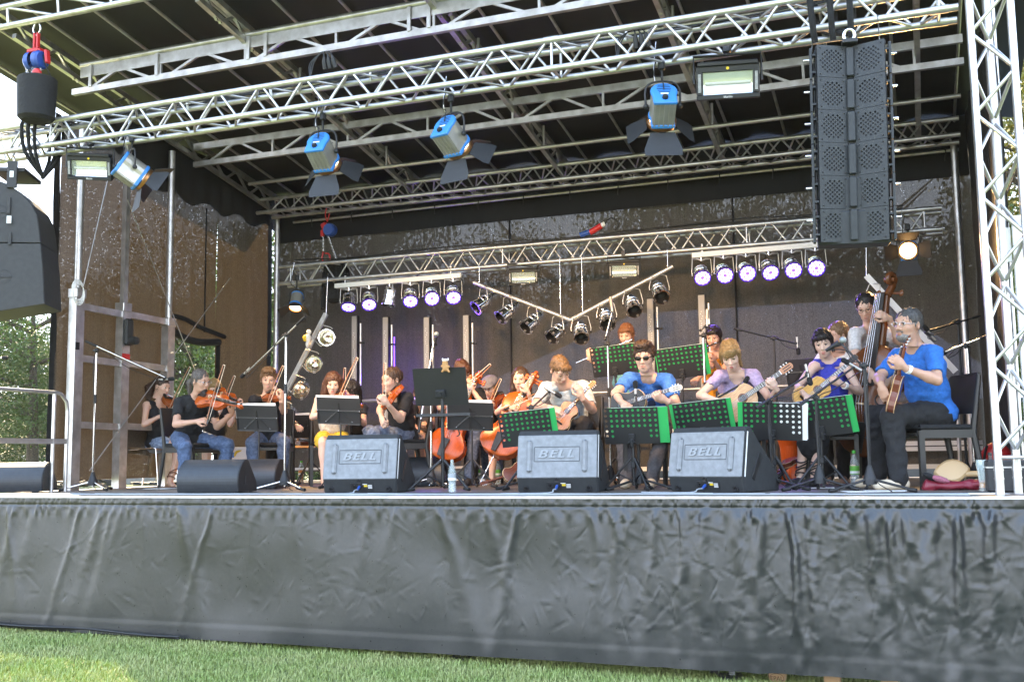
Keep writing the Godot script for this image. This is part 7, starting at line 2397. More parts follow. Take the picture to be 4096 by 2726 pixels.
func guitar(label: String, a: Vector3, b: Vector3, nrm: Vector3, top: Material, side: Material, head: Material, hole := true) -> void:
	var bs := basis_yz(b - a, nrm)
	var g := thing("guitar", label, "guitar", a, "guitars", bs)
	var tot := a.distance_to(b)
	var k := tot / 1.0
	var L := 0.485 * k
	var prof := [[0.0, 0.0], [0.01, 0.1], [0.05, 0.22], [0.13, 0.32], [0.24, 0.372], [0.35, 0.355], [0.47, 0.28], [0.58, 0.24], [0.68, 0.252], [0.79, 0.285], [0.89, 0.27], [0.96, 0.18], [0.99, 0.09], [1.0, 0.0]]
	var out := PackedVector2Array()
	for p in prof: out.append(Vector2(p[1] * L, p[0] * L))
	for i in range(prof.size() - 2, 0, -1): out.append(Vector2(-prof[i][1] * L, prof[i][0] * L))
	var dp := 0.095 * k
	var mb := MB.new()
	mb.prism(out, Transform3D(Basis(), Vector3(0, 0, -dp)), dp)
	obj("body", mb, side, g)
	mb = MB.new()
	mb.prism(out, Transform3D(Basis(), Vector3(0, 0, 0.0005)), 0.004, 0.0015)
	obj("soundboard", mb, top, g)
	mb = MB.new()
	var o2 := out.duplicate()
	o2.append(out[0])
	for z in [-0.002, -dp + 0.003]:
		var ring := []
		for p in o2: ring.append(Vector3(p.x * 1.003, p.y, z))
		mb.tube(ring, 0.0028, 4)
	obj("binding", mb, M.pale_wood, g)
	if hole:
		mb = MB.new()
		mb.lathe(Transform3D(Basis(Vector3.RIGHT, PI / 2), Vector3(0, L * 0.67, 0)), [Vector2(0.042 * k, 0.0052), Vector2(0.0, 0.0052)], 20)
		var sh := obj("sound_hole", mb, M.ebony, g)
		mb = MB.new()
		mb.lathe(Transform3D(Basis(Vector3.RIGHT, PI / 2), Vector3(0, L * 0.67, 0)), [Vector2(0.056 * k, 0.0049), Vector2(0.043 * k, 0.0056)], 20)
		obj("rosette", mb, side, sh)
	mb = MB.new()
	mb.box(Vector3(0, L * 0.22, 0.008), Vector3(0.17 * k, 0.026 * k, 0.01), Basis(), 0.003)
	mb.box(Vector3(0, L * 0.225, 0.014), Vector3(0.075 * k, 0.004, 0.006))
	obj("bridge", mb, M.ebony, g)
	var ne := 0.83 * tot
	mb = MB.new()
	mb.tube([Vector3(0, L * 0.99, -0.03 * k), Vector3(0, L * 1.1, -0.012), Vector3(0, ne, -0.01)], [0.03 * k, 0.025 * k, 0.022 * k], 8)
	obj("neck", mb, head, g)
	mb = MB.new()
	mb.prism(PackedVector2Array([Vector2(-0.029 * k, L * 0.77), Vector2(0.029 * k, L * 0.77), Vector2(0.026 * k, ne), Vector2(-0.026 * k, ne)]), Transform3D(Basis(), Vector3(0, 0, 0.005)), 0.007, 0.001)
	var fb := obj("fingerboard", mb, M.rosewood, g)
	mb = MB.new()
	var y := ne
	for i in 17:
		y -= (y - L * 0.22) / 17.817
		if y > L * 0.78: mb.box(Vector3(0, y, 0.0125), Vector3(0.05 * k, 0.0025, 0.0018))
	obj("frets", mb, M.chrome, fb)
	mb = MB.new()
	mb.box(Vector3(0, ne + 0.003, 0.012), Vector3(0.053 * k, 0.006, 0.009))
	obj("nut", mb, M.paper, g)
	mb = MB.new()
	var hp := PackedVector2Array([Vector2(-0.027 * k, ne), Vector2(0.027 * k, ne), Vector2(0.037 * k, ne + 0.03 * k), Vector2(0.036 * k, tot - 0.015 * k), Vector2(0.014 * k, tot), Vector2(-0.014 * k, tot), Vector2(-0.036 * k, tot - 0.015 * k), Vector2(-0.037 * k, ne + 0.03 * k)])
	mb.prism(hp, Transform3D(Basis(Vector3.RIGHT, -0.2) , Vector3(0, ne * (1 - cos(0.2)), -0.012 + ne * sin(0.2))), 0.018 * k, 0.003)
	var hd := obj("headstock", mb, head, g)
	mb = MB.new()
	var hx := Transform3D(Basis(Vector3.RIGHT, -0.2), Vector3(0, ne * (1 - cos(0.2)), -0.012 + ne * sin(0.2)))
	for q in [-0.013, 0.013]: mb.box(hx * Vector3(q * k, ne + 0.09 * k, 0.0185 * k), Vector3(0.011 * k, 0.1 * k, 0.002), hx.basis)
	obj("slot", mb, M.ebony, hd)
	for q in [-1.0, 1.0]:
		for i in 3:
			mb = MB.new()
			var c := Vector3(q * 0.038 * k, ne + (0.05 + 0.038 * i) * k, 0.008 * k)
			mb.tube([hx * c, hx * (c + Vector3(q * 0.012 * k, 0, -0.006))], 0.003, 5)
			mb.ball(hx * (c + Vector3(q * 0.016 * k, 0, -0.008)), Vector3(0.008, 0.01, 0.008) * k, Basis(), 7)
			obj("tuning_peg", mb, M.paper, g)
	for i in 6:
		mb = MB.new()
		mb.tube([Vector3((i - 2.5) * 0.0105 * k, L * 0.225, 0.0175), Vector3((i - 2.5) * 0.0085 * k, ne, 0.0165)], 0.0009, 4)
		obj("string", mb, M.chrome, g)

func flute(label: String, a: Vector3, b: Vector3) -> void:
	var f := thing("flute", label, "flute", a, "flutes")
	var d := b - a
	bar("tube", Vector3.ZERO, d, 0.0095, M.chrome, f)
	var mb := MB.new()
	for i in 9: mb.ball(d * (0.35 + 0.065 * i) + Vector3(0, 0.011, 0.004), Vector3(0.009, 0.005, 0.009), Basis(), 6)
	obj("keys", mb, M.chrome, f)
	mb = MB.new()
	mb.box(d * 0.1 + Vector3(0, 0.009, 0), Vector3(0.03, 0.006, 0.016), Basis(), 0.002)
	obj("lip_plate", mb, M.chrome, f)

func folk() -> void:
	var sk := [lin(0.58, 0.36, 0.26), lin(0.5, 0.29, 0.2), lin(0.63, 0.42, 0.32), lin(0.53, 0.31, 0.22)]
	for i in 4:
		var m := mat("skin_%d" % i, sk[i], 0.5)
		m.subsurf_scatter_enabled = true; m.subsurf_scatter_strength = 0.12
	mat("eye_white", lin(0.7, 0.68, 0.64), 0.3); mat("iris", lin(0.05, 0.04, 0.03), 0.2); mat("shades", lin(0.008, 0.006, 0.006), 0.12)
	mat("lip_f", lin(0.5, 0.16, 0.13), 0.45); mat("lip_m", lin(0.45, 0.19, 0.14), 0.5)
	for c in [["hair_brown", 0.1, 0.05, 0.024], ["hair_dark", 0.028, 0.018, 0.013], ["hair_auburn", 0.16, 0.06, 0.024], ["hair_blond", 0.5, 0.32, 0.12], ["hair_sand", 0.32, 0.18, 0.075], ["hair_ginger", 0.42, 0.17, 0.06], ["hair_grey", 0.22, 0.19, 0.165], ["hair_steel", 0.13, 0.125, 0.12], ["beard_grey", 0.4, 0.37, 0.34]]:
		mat(c[0], lin(c[1], c[2], c[3]), 0.55, 0.0, "hair")
	for c in [["shirt_black", 0.014, 0.014, 0.016], ["shirt_white", 0.8, 0.79, 0.77], ["shirt_pale", 0.72, 0.76, 0.74], ["shirt_blue", 0.06, 0.21, 0.62], ["shirt_bright_blue", 0.03, 0.19, 0.66], ["shirt_royal", 0.05, 0.06, 0.48], ["shirt_lilac", 0.5, 0.4, 0.62], ["shirt_orange", 0.85, 0.33, 0.012], ["shirt_teal", 0.16, 0.42, 0.45], ["shirt_plaid", 0.1, 0.05, 0.16], ["shorts_yellow", 0.78, 0.55, 0.04], ["trouser_grey", 0.11, 0.1, 0.1], ["trouser_black", 0.016, 0.016, 0.018], ["trouser_dark", 0.03, 0.028, 0.03], ["cap_grey", 0.2, 0.19, 0.22]]:
		mat(c[0], lin(c[1], c[2], c[3]), 0.85, 0.0, "cloth")
	for c in [["jeans", 0.14, 0.2, 0.32], ["jeans_pale", 0.42, 0.52, 0.68], ["jeans_grey", 0.2, 0.24, 0.32]]: mat(c[0], lin(c[1], c[2], c[3]), 0.9, 0.0, "denim")
	mat("varnish", lin(0.5, 0.1, 0.012), 0.22, 0.0, "wood"); mat("varnish_brown", lin(0.3, 0.08, 0.02), 0.22, 0.0, "wood"); mat("varnish_dark", lin(0.2, 0.045, 0.015), 0.2, 0.0, "wood")
	mat("varnish_bass", lin(0.17, 0.06, 0.02), 0.2, 0.0, "wood")
	mat("ebony", lin(0.012, 0.01, 0.009), 0.35); mat("rosewood", lin(0.07, 0.045, 0.035), 0.5); mat("mahogany", lin(0.2, 0.06, 0.03), 0.2, 0.0, "wood")
	mat("spruce", lin(0.72, 0.45, 0.25), 0.35, 0.0, "wood"); mat("cedar", lin(0.58, 0.27, 0.13), 0.35, 0.0, "wood"); mat("honey", lin(0.75, 0.42, 0.08), 0.3, 0.0, "wood"); mat("maple", lin(0.8, 0.7, 0.55), 0.4)
	mat("bow_wood", lin(0.33, 0.15, 0.07), 0.35); mat("bow_hair", lin(0.7, 0.62, 0.5), 0.7); mat("cream_leather", lin(0.6, 0.5, 0.36), 0.6); mat("brown_leather", lin(0.16, 0.07, 0.035), 0.5)
	mat("ink_dark", lin(0.02, 0.03, 0.07), 0.8); mat("ink_grey", lin(0.2, 0.2, 0.21), 0.8); mat("ink_blue", lin(0.12, 0.22, 0.5), 0.8)
	heads = {true: head_mesh(true), false: head_mesh(false)}
	hands = {"grip": hand_mesh(1.25), "relax": hand_mesh(0.6)}
	wob.seed = 5; wob.fractal_octaves = 2
	var X := Vector3(0.934, -0.014, -0.358)
	var Y := Vector3(0.052, 0.994, 0.097)
	var Z := Vector3(0.355, -0.109, 0.929)
	person({label = "young woman with a curly brown ponytail, black tank top and denim shorts, playing violin", s = 0.95, pel = Vector3(-8.226, 0.513, -2.75), neck = Vector3(-8.124, 0.963, -2.636), shL = Vector3(-8.145, 0.931, -2.787), shR = Vector3(-8.181, 0.926, -2.494), elL = Vector3(-7.968, 0.799, -2.648), wrL = Vector3(-7.798, 0.916, -2.54), elR = Vector3(-8.109, 0.703, -2.377), wrR = Vector3(-7.933, 0.815, -2.481), head = Vector3(-8.099, 1.138, -2.641), knL = Vector3(-8.231, 0.485, -3.167), anL = Vector3(-8.386, 0.085, -3.029), knR = Vector3(-7.821, 0.453, -2.667), anR = Vector3(-7.902, 0.085, -2.591), footL = Vector3(-8.273, 0.018, -2.943), footR = Vector3(-7.788, 0.018, -2.506), hdL = Vector3(0.731, 0.501, 0.464), pnL = Vector3(-0.287, -0.626, -0.725), hdR = Vector3(0.755, 0.479, -0.448), pnR = Vector3(-0.287, -0.626, -0.725), face = Vector3(0.966, -0.257, -0.01), foot = Vector3(0.796, -0.1, 0.598), skin = M.skin_0, hair = M.hair_brown, style = "curlytail", shirt = M.shirt_black, sleeve = 0, trousers = M.jeans_pale, legs = 0.22, fem = true, deep = true, straps = 3, strap_mat = M.brown_leather})
	person({label = "man with a grey ponytail, glasses, black shirt and jeans, playing an orange viola", s = 1, pel = Vector3(-7.26, 0.54, -2.05), neck = Vector3(-7.055, 0.98, -1.93), shL = Vector3(-6.996, 0.889, -2.08), shR = Vector3(-7.191, 0.899, -1.827), elL = Vector3(-6.878, 0.642, -2.051), wrL = Vector3(-6.672, 0.766, -2.004), elR = Vector3(-7.13, 0.665, -1.697), wrR = Vector3(-6.887, 0.688, -1.705), head = Vector3(-6.951, 1.113, -1.854), knL = Vector3(-6.854, 0.456, -2.197), anL = Vector3(-6.901, 0.085, -2.18), knR = Vector3(-7.018, 0.432, -1.699), anR = Vector3(-7.046, 0.085, -1.74), footL = Vector3(-6.758, 0.032, -2.135), footR = Vector3(-6.903, 0.032, -1.695), hdL = Vector3(0.49, 0.858, 0.154), pnL = Vector3(-0.929, 0.298, -0.22), hdR = Vector3(0.984, 0.123, -0.131), pnR = Vector3(-0.287, -0.626, -0.725), face = Vector3(0.955, -0.25, 0.157), foot = Vector3(0.954, 0, 0.3), skin = M.skin_1, hair = M.hair_grey, style = "ponytail", shirt = M.shirt_black, sleeve = 0.62, trousers = M.jeans, legs = 1, fem = false, glasses = "wire", hem = 0.1})
	person({label = "blonde girl in black, mostly hidden behind the ponytailed violist", s = 0.93, pel = Vector3(-7.576, 0.502, -2.95), neck = Vector3(-7.499, 0.946, -2.836), shL = Vector3(-7.352, 0.908, -2.815), shR = Vector3(-7.534, 0.909, -2.691), elL = Vector3(-7.234, 0.687, -2.766), wrL = Vector3(-7.115, 0.876, -2.721), elR = Vector3(-7.364, 0.729, -2.626), wrR = Vector3(-7.21, 0.895, -2.604), head = Vector3(-7.46, 1.101, -2.771), knL = Vector3(-7.265, 0.439, -2.692), anL = Vector3(-7.304, 0.085, -2.724), knR = Vector3(-7.413, 0.441, -2.58), anR = Vector3(-7.433, 0.085, -2.625), footL = Vector3(-7.22, 0.032, -2.612), footR = Vector3(-7.349, 0.032, -2.514), hdL = Vector3(0.521, 0.831, 0.196), pnL = Vector3(-0.287, -0.626, -0.725), hdR = Vector3(0.677, 0.73, 0.097), pnR = Vector3(-0.287, -0.626, -0.725), face = Vector3(0.768, -0.304, 0.565), foot = Vector3(0.602, 0, 0.798), skin = M.skin_2, hair = M.hair_blond, style = "bob", shirt = M.shirt_black, sleeve = 0.5, trousers = M.trouser_black, legs = 0.25, fem = true})
	person({label = "young man with short brown hair, black shirt and jeans, playing violin", s = 1, pel = Vector3(-6.781, 0.54, -2.85), neck = Vector3(-6.673, 0.987, -2.654), shL = Vector3(-6.495, 0.938, -2.638), shR = Vector3(-6.723, 0.934, -2.484), elL = Vector3(-6.331, 0.802, -2.465), wrL = Vector3(-6.231, 0.903, -2.265), elR = Vector3(-6.84, 0.738, -2.638), wrR = Vector3(-6.634, 0.834, -2.545), head = Vector3(-6.631, 1.163, -2.615), knL = Vector3(-6.42, 0.477, -2.607), anL = Vector3(-6.462, 0.085, -2.635), knR = Vector3(-6.698, 0.476, -2.423), anR = Vector3(-6.708, 0.085, -2.472), footL = Vector3(-6.379, 0.032, -2.509), footR = Vector3(-6.625, 0.032, -2.347), hdL = Vector3(0.179, 0.972, 0.153), pnL = Vector3(-0.998, 0.047, 0.046), hdR = Vector3(0.837, 0.394, 0.38), pnR = Vector3(-0.287, -0.626, -0.725), face = Vector3(0.521, -0.225, 0.823), foot = Vector3(0.552, 0, 0.834), skin = M.skin_0, hair = M.hair_sand, style = "curly", shirt = M.shirt_black, sleeve = 0.6, trousers = M.jeans, legs = 1, fem = false, shoes = M.trouser_dark})
	person({label = "player in black with a watch, hidden behind the young violinist in jeans", s = 0.97, pel = Vector3(-7.125, 0.524, -3.6), neck = Vector3(-7.034, 0.943, -3.375), shL = Vector3(-6.885, 0.893, -3.348), shR = Vector3(-7.081, 0.894, -3.23), elL = Vector3(-6.717, 0.782, -3.172), wrL = Vector3(-6.544, 0.672, -3.053), elR = Vector3(-6.963, 0.709, -3.078), wrR = Vector3(-6.769, 0.637, -2.962), head = Vector3(-7.027, 1.096, -3.281), knL = Vector3(-6.823, 0.49, -3.301), anL = Vector3(-6.859, 0.085, -3.336), knR = Vector3(-6.967, 0.491, -3.205), anR = Vector3(-6.986, 0.085, -3.251), footL = Vector3(-6.778, 0.032, -3.215), footR = Vector3(-6.906, 0.032, -3.13), hdL = Vector3(0.728, -0.467, 0.502), pnL = Vector3(-0.287, -0.626, -0.725), hdR = Vector3(0.817, -0.304, 0.489), pnR = Vector3(-0.287, -0.626, -0.725), face = Vector3(0.6, -0.203, 0.774), foot = Vector3(0.553, 0, 0.833), skin = M.skin_2, hair = M.hair_dark, style = "short", shirt = M.shirt_black, sleeve = 0.5, trousers = M.trouser_black, legs = 1, fem = true, band = "L", band_mat = M.black_plastic})
	person({label = "girl with long wavy auburn hair, white top and yellow shorts, barefoot, playing violin", s = 0.95, pel = Vector3(-5.84, 0.513, -2.65), neck = Vector3(-5.747, 0.942, -2.47), shL = Vector3(-5.596, 0.902, -2.458), shR = Vector3(-5.824, 0.904, -2.339), elL = Vector3(-5.645, 0.739, -2.656), wrL = Vector3(-5.498, 0.841, -2.508), elR = Vector3(-5.787, 0.717, -2.159), wrR = Vector3(-5.577, 0.767, -2.073), head = Vector3(-5.671, 1.065, -2.37), knL = Vector3(-5.557, 0.465, -2.346), anL = Vector3(-5.576, 0.085, -2.325), knR = Vector3(-5.713, 0.462, -2.255), anR = Vector3(-5.702, 0.085, -2.252), footL = Vector3(-5.504, 0.032, -2.202), footR = Vector3(-5.63, 0.032, -2.129), hdL = Vector3(0.41, 0.896, 0.171), pnL = Vector3(-0.994, 0.061, -0.095), hdR = Vector3(0.902, 0.215, 0.373), pnR = Vector3(-0.287, -0.626, -0.725), face = Vector3(0.476, -0.255, 0.842), foot = Vector3(0.506, 0, 0.863), skin = M.skin_2, hair = M.hair_auburn, style = "wavy", shirt = M.shirt_white, sleeve = 0, trousers = M.shorts_yellow, legs = 0.3, fem = true, deep = true, loose = 1.12})
	person({label = "dark curly haired girl behind the girl in yellow shorts, seen in half profile", s = 0.95, pel = Vector3(-6.024, 0.513, -3.45), neck = Vector3(-5.905, 0.902, -3.205), shL = Vector3(-5.759, 0.854, -3.173), shR = Vector3(-5.911, 0.853, -3.056), elL = Vector3(-5.662, 0.666, -3.02), wrL = Vector3(-5.624, 0.743, -2.803), elR = Vector3(-5.814, 0.677, -2.889), wrR = Vector3(-5.752, 0.794, -2.698), head = Vector3(-5.879, 1.035, -3.094), knL = Vector3(-5.776, 0.449, -3.119), anL = Vector3(-5.806, 0.085, -3.159), knR = Vector3(-5.858, 0.45, -3.072), anR = Vector3(-5.878, 0.085, -3.117), footL = Vector3(-5.735, 0.032, -3.036), footR = Vector3(-5.806, 0.032, -2.994), hdL = Vector3(0.163, 0.328, 0.93), pnL = Vector3(-0.287, -0.626, -0.725), hdR = Vector3(0.269, 0.502, 0.822), pnR = Vector3(-0.287, -0.626, -0.725), face = Vector3(-0.475, -0.319, 0.82), foot = Vector3(0.504, 0, 0.864), skin = M.skin_0, hair = M.hair_dark, style = "wavy", shirt = M.shirt_black, sleeve = 0.5, trousers = M.trouser_black, legs = 1, fem = true})
	person({label = "boy with short brown hair in a black shirt, face turned left, violin held low", s = 1, pel = Vector3(-4.856, 0.54, -2.4), neck = Vector3(-4.77, 0.91, -2.075), shL = Vector3(-4.617, 0.868, -1.98), shR = Vector3(-4.93, 0.896, -2.167), elL = Vector3(-4.596, 0.658, -1.804), wrL = Vector3(-4.62, 0.787, -1.598), elR = Vector3(-4.88, 0.762, -1.933), wrR = Vector3(-4.762, 0.687, -1.731), head = Vector3(-4.765, 1.049, -1.953), knL = Vector3(-4.966, 0.522, -1.974), anL = Vector3(-4.953, 0.085, -2.023), knR = Vector3(-5.291, 0.56, -2.463), anR = Vector3(-5.242, 0.085, -2.455), footL = Vector3(-5.078, 0.032, -1.939), footR = Vector3(-5.367, 0.032, -2.372), hdL = Vector3(-0.356, 0.735, 0.577), pnL = Vector3(-0.856, 0.218, -0.468), hdR = Vector3(0.46, -0.754, 0.468), pnR = Vector3(0.409, 0.068, -0.91), face = Vector3(-0.492, -0.216, 0.843), foot = Vector3(-0.832, 0, 0.555), skin = M.skin_0, hair = M.hair_brown, style = "short", shirt = M.shirt_black, sleeve = 0.7, trousers = M.jeans_grey, legs = 1, fem = false})
	person({label = "player in black with bare legs, hidden behind the conductor's stand", s = 0.95, pel = Vector3(-5.13, 0.513, -3.4), neck = Vector3(-4.992, 0.838, -3.082), shL = Vector3(-4.84, 0.8, -3.003), shR = Vector3(-5.024, 0.802, -2.913), elL = Vector3(-4.751, 0.62, -2.835), wrL = Vector3(-4.708, 0.634, -2.607), elR = Vector3(-4.94, 0.622, -2.743), wrR = Vector3(-4.771, 0.547, -2.601), head = Vector3(-4.944, 0.966, -2.972), knL = Vector3(-4.893, 0.444, -3.063), anL = Vector3(-4.922, 0.085, -3.103), knR = Vector3(-4.984, 0.445, -3.014), anR = Vector3(-5.002, 0.085, -3.061), footL = Vector3(-4.855, 0.032, -2.978), footR = Vector3(-4.935, 0.032, -2.935), hdL = Vector3(0.184, 0.059, 0.981), pnL = Vector3(-0.287, -0.626, -0.725), hdR = Vector3(0.724, -0.326, 0.607), pnR = Vector3(-0.287, -0.626, -0.725), face = Vector3(0.348, -0.207, 0.914), foot = Vector3(0.468, 0, 0.884), skin = M.skin_3, hair = M.hair_brown, style = "short", shirt = M.shirt_black, sleeve = 0.5, trousers = M.trouser_dark, legs = 0.35, fem = false, shoes = M.trouser_dark})
	person({label = "brown haired cellist in a black shirt and jeans, half hidden by the conductor's stand", s = 1, pel = Vector3(-4.46, 0.54, -3.05), neck = Vector3(-4.372, 1.002, -2.88), shL = Vector3(-4.207, 0.943, -2.821), shR = Vector3(-4.457, 0.947, -2.725), elL = Vector3(-4.058, 0.747, -2.7), wrL = Vector3(-4.194, 0.962, -2.627), elR = Vector3(-4.496, 0.791, -2.502), wrR = Vector3(-4.267, 0.982, -2.588), head = Vector3(-4.373, 1.161, -2.786), knL = Vector3(-4.201, 0.546, -2.695), anL = Vector3(-4.255, 0.085, -2.664), knR = Vector3(-4.506, 0.531, -2.612), anR = Vector3(-4.501, 0.085, -2.662), footL = Vector3(-4.216, 0.032, -2.519), footR = Vector3(-4.462, 0.032, -2.517), hdL = Vector3(-0.113, 0.956, 0.272), pnL = Vector3(-0.94, 0.081, -0.332), hdR = Vector3(0.737, 0.616, -0.278), pnR = Vector3(-0.287, -0.626, -0.725), face = Vector3(0.606, -0.494, 0.624), foot = Vector3(0.26, 0, 0.965), skin = M.skin_0, hair = M.hair_auburn, style = "fringe", shirt = M.shirt_black, sleeve = 0.5, trousers = M.jeans_grey, legs = 1, fem = false, shoes = M.trouser_dark})
	person({label = "boy in a grey flat cap and purple shirt, playing violin", s = 0.92, pel = Vector3(-4.432, 0.497, -3.75), neck = Vector3(-4.37, 0.924, -3.592), shL = Vector3(-4.22, 0.874, -3.528), shR = Vector3(-4.428, 0.872, -3.441), elL = Vector3(-4.158, 0.72, -3.337), wrL = Vector3(-4.182, 0.785, -3.123), elR = Vector3(-4.35, 0.713, -3.26), wrR = Vector3(-4.217, 0.806, -3.103), head = Vector3(-4.346, 1.05, -3.479), knL = Vector3(-4.23, 0.527, -3.4), anL = Vector3(-4.255, 0.085, -3.444), knR = Vector3(-4.357, 0.529, -3.354), anR = Vector3(-4.366, 0.085, -3.403), footL = Vector3(-4.207, 0.032, -3.314), footR = Vector3(-4.318, 0.032, -3.273), hdL = Vector3(-0.104, 0.288, 0.952), pnL = Vector3(-0.287, -0.626, -0.725), hdR = Vector3(0.587, 0.413, 0.697), pnR = Vector3(-0.287, -0.626, -0.725), face = Vector3(-0.046, -0.484, 0.874), foot = Vector3(0.348, 0, 0.937), skin = M.skin_2, hair = M.hair_blond, style = "bob", shirt = M.shirt_plaid, sleeve = 0.9, trousers = M.jeans_grey, legs = 1, fem = false, cap = M.cap_grey})
	person({label = "girl with long straight brown hair and a black top, playing the cello", s = 0.96, pel = Vector3(-3.856, 0.518, -3), neck = Vector3(-3.711, 0.893, -2.737), shL = Vector3(-3.564, 0.862, -2.686), shR = Vector3(-3.786, 0.841, -2.608), elL = Vector3(-3.468, 0.723, -2.483), wrL = Vector3(-3.476, 0.893, -2.321), elR = Vector3(-3.824, 0.72, -2.377), wrR = Vector3(-3.663, 0.765, -2.211), head = Vector3(-3.696, 1.064, -2.692), knL = Vector3(-3.631, 0.391, -2.666), anL = Vector3(-3.659, 0.085, -2.708), knR = Vector3(-3.956, 0.453, -2.595), anR = Vector3(-3.97, 0.085, -2.578), footL = Vector3(-3.635, 0.032, -2.566), footR = Vector3(-3.946, 0.032, -2.436), hdL = Vector3(-0.285, 0.85, 0.444), pnL = Vector3(-0.821, -0.131, -0.555), hdR = Vector3(0.977, -0.144, -0.158), pnR = Vector3(-0.287, -0.626, -0.725), face = Vector3(0.098, -0.222, 0.97), foot = Vector3(0.167, 0, 0.986), skin = M.skin_2, hair = M.hair_brown, style = "long", shirt = M.shirt_black, sleeve = 0.45, trousers = M.trouser_black, legs = 0.3, fem = true, deep = true})
	person({label = "blond man bending over a reddish guitar, in a white T-shirt with a blue print", s = 1.05, pel = Vector3(-3.064, 0.567, -2.5), neck = Vector3(-3.057, 0.965, -2.157), shL = Vector3(-2.869, 0.916, -2.139), shR = Vector3(-3.187, 0.912, -2.023), elL = Vector3(-2.739, 0.703, -1.995), wrL = Vector3(-2.758, 0.797, -1.757), elR = Vector3(-3.218, 0.748, -1.787), wrR = Vector3(-3.024, 0.714, -1.622), head = Vector3(-3.045, 1.079, -2.001), knL = Vector3(-2.852, 0.569, -2.089), anL = Vector3(-2.875, 0.085, -2.134), knR = Vector3(-3.021, 0.607, -2.042), anR = Vector3(-3.026, 0.085, -2.091), footL = Vector3(-2.831, 0.032, -1.983), footR = Vector3(-2.982, 0.032, -1.94), hdL = Vector3(-0.212, 0.89, 0.404), pnL = Vector3(-0.82, 0.211, -0.533), hdR = Vector3(0.94, -0.296, -0.168), pnR = Vector3(-0.287, -0.626, -0.725), face = Vector3(0.544, -0.698, 0.465), foot = Vector3(0.281, 0, 0.96), skin = M.skin_0, hair = M.hair_sand, style = "messy", shirt = M.shirt_pale, sleeve = 0.75, trousers = M.trouser_dark, legs = 1, fem = false, shoes = M.trouser_dark, ink = M.ink_blue, patch = [[0.03, -0.12, 0.05, 0.14]], loose = 1.08})
	person({label = "ginger haired woman in a teal top standing at the back, playing the flute", s = 0.97, pel = Vector3(-2.908, 0.902, -3.8), neck = Vector3(-2.856, 1.414, -3.761), shL = Vector3(-2.709, 1.354, -3.745), shR = Vector3(-2.98, 1.361, -3.675), elL = Vector3(-2.669, 1.125, -3.614), wrL = Vector3(-2.827, 1.368, -3.548), elR = Vector3(-3.075, 1.161, -3.526), wrR = Vector3(-3.166, 1.298, -3.354), head = Vector3(-2.84, 1.566, -3.666), knL = Vector3(-2.821, 0.466, -3.792), anL = Vector3(-2.821, 0.085, -3.822), knR = Vector3(-2.995, 0.466, -3.748), anR = Vector3(-2.995, 0.085, -3.778), footL = Vector3(-2.824, 0.032, -3.677), footR = Vector3(-2.999, 0.032, -3.632), hdL = Vector3(-0.532, 0.817, 0.222), pnL = Vector3(-0.287, -0.626, -0.725), hdR = Vector3(0.109, 0.962, 0.248), pnR = Vector3(-0.287, -0.626, -0.725), face = Vector3(-0.023, -0.387, 0.922), foot = Vector3(-0.025, 0, 1), skin = M.skin_0, hair = M.hair_ginger, style = "bob", shirt = M.shirt_teal, sleeve = 0.4, trousers = M.trouser_black, legs = 1, fem = true})
	person({label = "curly haired man in sunglasses and a blue printed T-shirt, playing a black guitar", s = 1.08, pel = Vector3(-2.312, 0.583, -2.35), neck = Vector3(-2.216, 1, -2.02), shL = Vector3(-2.033, 0.936, -1.972), shR = Vector3(-2.359, 0.954, -1.889), elL = Vector3(-1.924, 0.714, -1.808), wrL = Vector3(-1.948, 0.734, -1.545), elR = Vector3(-2.418, 0.82, -1.63), wrR = Vector3(-2.311, 0.734, -1.404), head = Vector3(-2.216, 1.145, -1.883), knL = Vector3(-2.079, 0.482, -1.949), anL = Vector3(-2.168, 0.085, -1.826), knR = Vector3(-2.423, 0.488, -1.898), anR = Vector3(-2.377, 0.085, -1.764), footL = Vector3(-2.145, 0.032, -1.666), footR = Vector3(-2.354, 0.032, -1.604), hdL = Vector3(-0.697, 0.442, 0.565), pnL = Vector3(-0.189, 0.537, -0.822), hdR = Vector3(0.766, -0.597, -0.238), pnR = Vector3(-0.287, -0.626, -0.725), face = Vector3(0.05, -0.218, 0.975), foot = Vector3(0.142, 0, 0.99), skin = M.skin_0, hair = M.hair_brown, style = "curly", shirt = M.shirt_blue, sleeve = 0.65, trousers = M.trouser_grey, legs = 1, fem = false, shoes = M.cream_leather, glasses = "sun", ink = M.ink_dark, text = ["RICAN EA"], text_size = 0.0021, patch = [[0.02, -0.07, 0.045, 0.055], [-0.03, -0.03, 0.02, 0.03]]})
